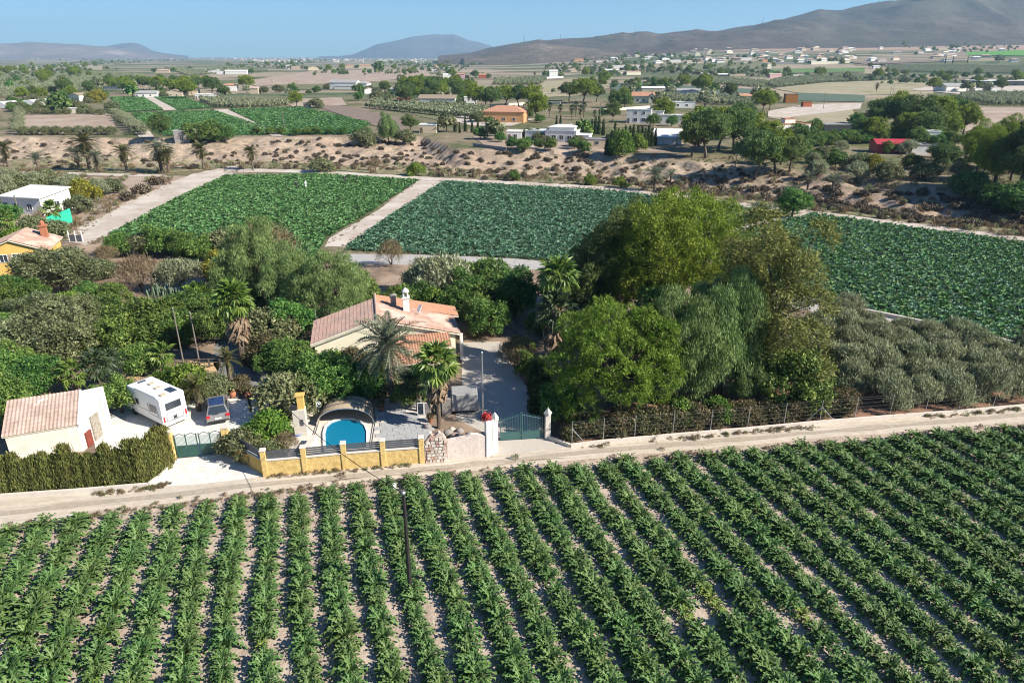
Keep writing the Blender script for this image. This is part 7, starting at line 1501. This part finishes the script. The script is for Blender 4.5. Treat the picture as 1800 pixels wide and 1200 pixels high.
def house_trees():
    g = random.Random(31)
    for px, py, w, d, h, m, label, nm, r in HOUSES:
        if nm in ('polytunnel', 'shade_house', 'container', 'greenhouse', 'red_shed', 'white_house') or py > 268: continue
        n = 2 if py > 150 else 3
        for k, (side, dy, where) in enumerate(((-1, .3, 'left of'), (1, .7, 'right of'), (0, 1.6, 'behind'))[:n]):
            s = 1 if m < .25 else 1.35; kd = g.choice(('round', 'distant', 'far_pine', 'grey_bush', 'distant')); hh = {'round': 5, 'distant': 7, 'far_pine': 9, 'grey_bush': 4}[kd] * g.uniform(.7, 1.1) * s
            loc = r.location + Vector((side * (w / 2 + hh * .45 * g.uniform(.9, 1.5)) + (g.uniform(-.3, .3) * w if side == 0 else 0), dy * d + (hh * .3 if side == 0 else 0), 0)); loc.z = float(terrain(loc.x, loc.y))
            lab = '%s tree %s the %s' % ({'round': 'leafy', 'distant': 'tall dark', 'far_pine': 'bushy pine', 'grey_bush': 'greyish low'}[kd], where, label); lab = lab.replace('pine tree', 'pine')
            ws = lab.split(); lab = ' '.join(ws[:16]); T(kd, px, py, hh, lab, at=loc, wide=g.uniform(.95, 1.25))
house_trees()
def masses():
    g = np.random.default_rng(12)
    # dark scrub on the eroded banks: counted ones first
    P = []
    for k in range(3400):
        px, t = g.uniform(-120, 1950), g.random(); yt = np.interp(px, [p[0] for p in BANK_TOP], [p[1] for p in BANK_TOP]); yl = np.interp(px, [p[0] for p in TRACK_N], [p[1] for p in TRACK_N])
        py = yt + (yl - yt) * (.02 + .93 * t ** 1.15); dens = (.55 if px < 480 else .95 if px < 760 else .8)
        if t > .62: dens *= .6
        u, yy, zz = ray(px, py); tt = CAM_H / -zz; x, y = u * tt, yy * tt
        if vnoise(np.array(x / 9.), np.array(y / 5.), 7) < dens and g.random() < dens * .5: P.append((x, y, px, py, t))
    A = np.array(P); Z = terrain(A[:, 0], A[:, 1]); o = A[:, 3].argsort()[::-1]; A, Z = A[o], Z[o]; rest = []; n = 0; srcs = []
    for a, z in zip(A, Z):
        if n < 200 and -20 < a[2] < 1820 and a[4] < .8 and g.random() < .8:
            r = T('scrub', a[2], a[3], g.uniform(.6, 1.35), 'dark dry saltbush on the pale eroded gully bank', 'saltbushes on the gully bank', at=Vector((a[0], a[1], z)), wide=1.3); n += 1
            if len(srcs) < 2: srcs.append(r.children[0])
        else: rest.append((a[0], a[1], z))
    scatter('bank_scrub', rest, scatter_group('scrub', srcs, .45, 1.15, .1), 'dark dry scrub spread over the gully bank')
    def cell(kind): 
        k0 = [c for c in bpy.data.objects if c.name.startswith('crown') and c.data in [q[1] for q in TREES[kind]]]; seen, out = set(), []
        for c in k0:
            if c.data.name not in seen: seen.add(c.data.name); out.append(c)
        return out
    gt = scatter_group('grove', cell('grove_tree'), .85, 1.25, .05); dt = scatter_group('far_trees', cell('distant') + cell('far_pine')[:2], .5, 1.25, .05)
    def grove(poly, dx, dy, rot, label, ng=gt, j=.4):
        q = [G(*p) for p in poly]; pw = [(p.x, p.y) for p in q]; c = sum(q, Vector()) / len(q); L = max((p - c).length for p in q)
        A, B = np.meshgrid(np.arange(-L, L, dx), np.arange(-L, L, dy)); A = A + g.normal(size=A.shape) * j; B = B + g.normal(size=A.shape) * j; cs, sn = math.cos(R(rot)), math.sin(R(rot))
        P = np.stack([c.x + (A * cs - B * sn).ravel(), c.y + (A * sn + B * cs).ravel()], -1); P = P[in_poly(P, pw)]; Z = terrain(P[:, 0], P[:, 1])
        scatter('olive_grove', np.column_stack([P, Z]), ng, label)
    grove([(-60, 130), (180, 128), (250, 134), (250, 150), (120, 165), (-60, 178)], 5, 6.5, 12, 'teal-grey olive grove stretching across the far left')
    grove([(290, 120), (420, 118), (470, 126), (330, 134)], 5, 7, 5, 'dark grove behind the pine belt')
    grove([(1370, 140), (1480, 132), (1620, 138), (1560, 142), (1450, 146), (1362, 155), (1345, 148)], 4.5, 6, 20, 'long olive grove along the stubble field')
    grove([(1120, 140), (1230, 136), (1345, 146), (1340, 156), (1230, 147)], 4.5, 6, -12, 'dark hedge-like grove right of the cream house')
    grove([(1560, 116), (1700, 116), (1900, 122), (1900, 130), (1700, 130), (1560, 126)], 5, 6, 0, 'yellow-green orchard below the striped field')
    grove([(1690, 168), (1800, 168), (1900, 170), (1900, 186), (1740, 186), (1690, 178)], 4.5, 5, 0, 'grey-green orchard right of the great pine group')
    grove([(1130, 168), (1330, 178), (1340, 188), (1180, 182)], 4.5, 5.5, -5, 'olive grove behind the modern white house')
    grove([(350, 178), (520, 184), (480, 190), (380, 190)], 4, 5, -10, 'olive rows behind the crop plots'); grove([(700, 158), (830, 160), (830, 182), (700, 176)], 6, 7, 0, 'trees around the red-walled house', dt)
    grove([(870, 140), (960, 140), (950, 150), (870, 150)], 5, 6, 0, 'grove left of the tall palms')
    # far belts of trees thinning toward the horizon
    n = 60000; A_ = g.uniform(-1.0, 1.0, n); D_ = 560 * (6500 / 560) ** (g.random(n) ** .85); Y_ = D_ / np.sqrt(1 + A_ * A_); X_ = A_ * Y_
    k_ = vnoise(X_ / (60 + D_ * .05), Y_ / (90 + D_ * .09), 5) > np.where(A_ < .1, .60, .50); k_ &= g.random(n) < np.where(D_ < 1100, .10, .13); k_ &= ~((A_ > -.42) & (A_ < -.1) & (D_ > 560) & (D_ < 1150))
    X_, Y_ = X_[k_], Y_[k_]; P = list(zip(X_, Y_, terrain(X_, Y_)))
    scatter('distant_trees', P, scatter_group('belt_trees', cell('distant') + cell('far_pine')[:1], .45, 1.35, .05), 'mass of distant trees scattered over the plain to the horizon')
    # specks of far houses: one joined mass
    mb = MB()
    for k in range(760):
        px = g.uniform(-200, 1800); py = (101 + 9 * g.random() ** 1.5) if px < 1000 else (86 + 26 * g.random())
        if px < 420: py = 99.9 + 5 * g.random() ** 2
        if (px > 1500 and g.random() < .7) or (px > 1000 and g.random() < .5): continue
        p = G(px, py); D = math.hypot(p.x, p.y)
        if D < 900: continue
        s = g.uniform(8, 16) * (1 + D / 6000); m = int(g.choice([0, 0, 1, 2])); h = g.uniform(3.5, 6.5); rz = g.uniform(-.3, .3); mb.box((p.x, p.y, p.z - .5), (s, s * .7, h + .5), rz, m); mb.box((p.x, p.y, p.z + h + .003), (s * 1.08, s * .8, 2.), rz, 3 if g.random() < .6 else m, .3)
    tag(mb.build('distant_town', ['wall_white', 'wall_beige', 'wall_cream', 'roof_tile']), 'specks of far houses dotted over the plain and town', None, None, 'stuff')
masses()
def verges():
    g = np.random.default_rng(77)
    def tuftmesh(seed, m): return foliage('grass_tuft', [(0, 0, .12, .3, .3, .18)], 26, 5, .22, .03, .06, seed, m, 1.2, .6, .6)
    src = []
    for k, (px, py, m) in enumerate(((600, 838, 'L_dry'), (905, 806, 'L_grey'), (1215, 772, 'L_dry'))):
        o = link('grass_tuft', tuftmesh(300 + k, m), None, G(px, py)); tag(o, ('dry grass tuft at the foot of the yellow wall', 'grey-green weed tuft on the gravel by the drive gate', 'dry grass tuft below the fence kerb')[k], 'grass tuft'); src.append(o)
    ng = scatter_group('tufts', src, .15, .7, .1); P = []
    def along(pts, n, sd):
        for k in range(n):
            i = g.integers(len(pts) - 1); t = g.random(); px = pts[i][0] + (pts[i + 1][0] - pts[i][0]) * t; py = pts[i][1] + (pts[i + 1][1] - pts[i][1]) * t; p = flat(px, py); q = (p[0] + g.normal() * sd, p[1] + g.normal() * sd)
            if vnoise(np.array(q[0] / 3.), np.array(q[1] / 3.), 2) > .4: P.append((q[0], q[1], float(terrain(*q)) + .01))
    along([(0, 931), (200, 902), (400, 878), (560, 860), (700, 845), (900, 826), (1100, 808), (1400, 784), (1800, 751)], 420, .3)
    along([(0, 880), (130, 872), (262, 860), (300, 850)], 120, .15); along([(468, 840), (742, 816), (860, 804)], 130, .12); along([(1003, 790), (1313, 761), (1563, 739), (1800, 720)], 260, .16)
    along([(600, 444), (740, 446), (900, 452), (1060, 466)], 160, .4); along([(1410, 531), (1500, 549), (1600, 569), (1700, 591), (1800, 614)], 160, .3)
    along([(735, 318), (660, 372), (575, 428)], 120, .5); along([(780, 318), (692, 376), (606, 434)], 120, .5); along([(150, 432), (195, 413), (300, 356), (395, 312)], 200, .6); along([(112, 425), (150, 395), (235, 350), (300, 322)], 260, 1.)
    along([(400, 303), (740, 316), (900, 324), (1090, 334), (1400, 371), (1800, 422)], 400, .8)
    scatter('verge_grass', P, ng, 'tufts of dry grass and weeds along the road and track edges')
    P = []
    for k in range(2600):
        px, py = g.uniform(-60, 1860), g.uniform(276, 420); yt = np.interp(px, [q[0] for q in TRACK_N], [q[1] for q in TRACK_N])
        if px > 300 and py > yt - 2: continue
        if px <= 300 and py > 415 - max(0, px - 110) * .5: continue
        p = flat(px, py); P.append((p[0], p[1], float(terrain(*p))))
    scatter('scrub_grass', P, scatter_group('scrub_tufts', src, .8, 3.2, .1), 'low dry weeds and grass on the gully floor and sandy scrubland')
verges()
def workers():
    for x, y, m, l in ((538, 331, 'white_paint', 'tiny figure in pale clothes working in the left field, leftmost'), (523, 333, 'trousers', 'tiny dark figure working in the left field'), (606, 322, 'trousers', 'tiny dark figure in the left field near the track'), (627, 319, 'trousers', 'tiny dark figure in the left field, rightmost')):
        r = thing('person', G(x, y), x * .1, l, 'person'); me = bpy.data.meshes.new('body')
        me.from_pydata([(0, 0, .92), (0, .03, 1.2), (0, .12, 1.42), (0, .16, 1.52), (0, .18, 1.68), (.2, .1, 1.38), (.26, .25, 1.1), (-.2, .1, 1.38), (-.26, .25, 1.1), (.1, 0, .5), (.1, 0, .05), (-.1, 0, .5), (-.12, .05, .05)], [(0, 1), (1, 2), (2, 3), (3, 4), (2, 5), (5, 6), (2, 7), (7, 8), (0, 9), (9, 10), (0, 11), (11, 12)], [])
        o = link('body', me, r); o.modifiers.new('skin', 'SKIN')
        for i, v in enumerate(me.skin_vertices[0].data): q = [.14, .15, .15, .06, .1, .07, .05, .07, .05, .09, .06, .09, .06][i]; v.radius = (q, q); v.use_root = i == 0
        ss = o.modifiers.new('s', 'SUBSURF'); ss.levels = 1; ss.render_levels = 1; me.materials.append(M[m]); MB().lathe((0, .18, 1.66), [(.16, 0), (.1, .05), (.08, .12), (.02, .15)], 8).build('hat', 'coping', r)
workers()
# ------------------------------------------------------------------ haze
hz = MB().box((0, 7300, -8), (30000, 15400, 640)); me = hz.mesh('haze', [])
hm = bpy.data.materials.new('haze_air'); hm.use_nodes = True; hn = hm.node_tree; hn.nodes.clear()
pv = hn.nodes.new('ShaderNodeVolumePrincipled'); pv.inputs['Density'].default_value = HAZE_DENSITY; pv.inputs['Color'].default_value = (.50, .76, 1, 1); pv.inputs['Anisotropy'].default_value = .1
ho = hn.nodes.new('ShaderNodeOutputMaterial'); hn.links.new(pv.outputs[0], ho.inputs['Volume'])
me.materials.clear(); me.materials.append(hm); tag(link('haze', me), 'thin bluish haze over the plain', None, None, 'stuff')
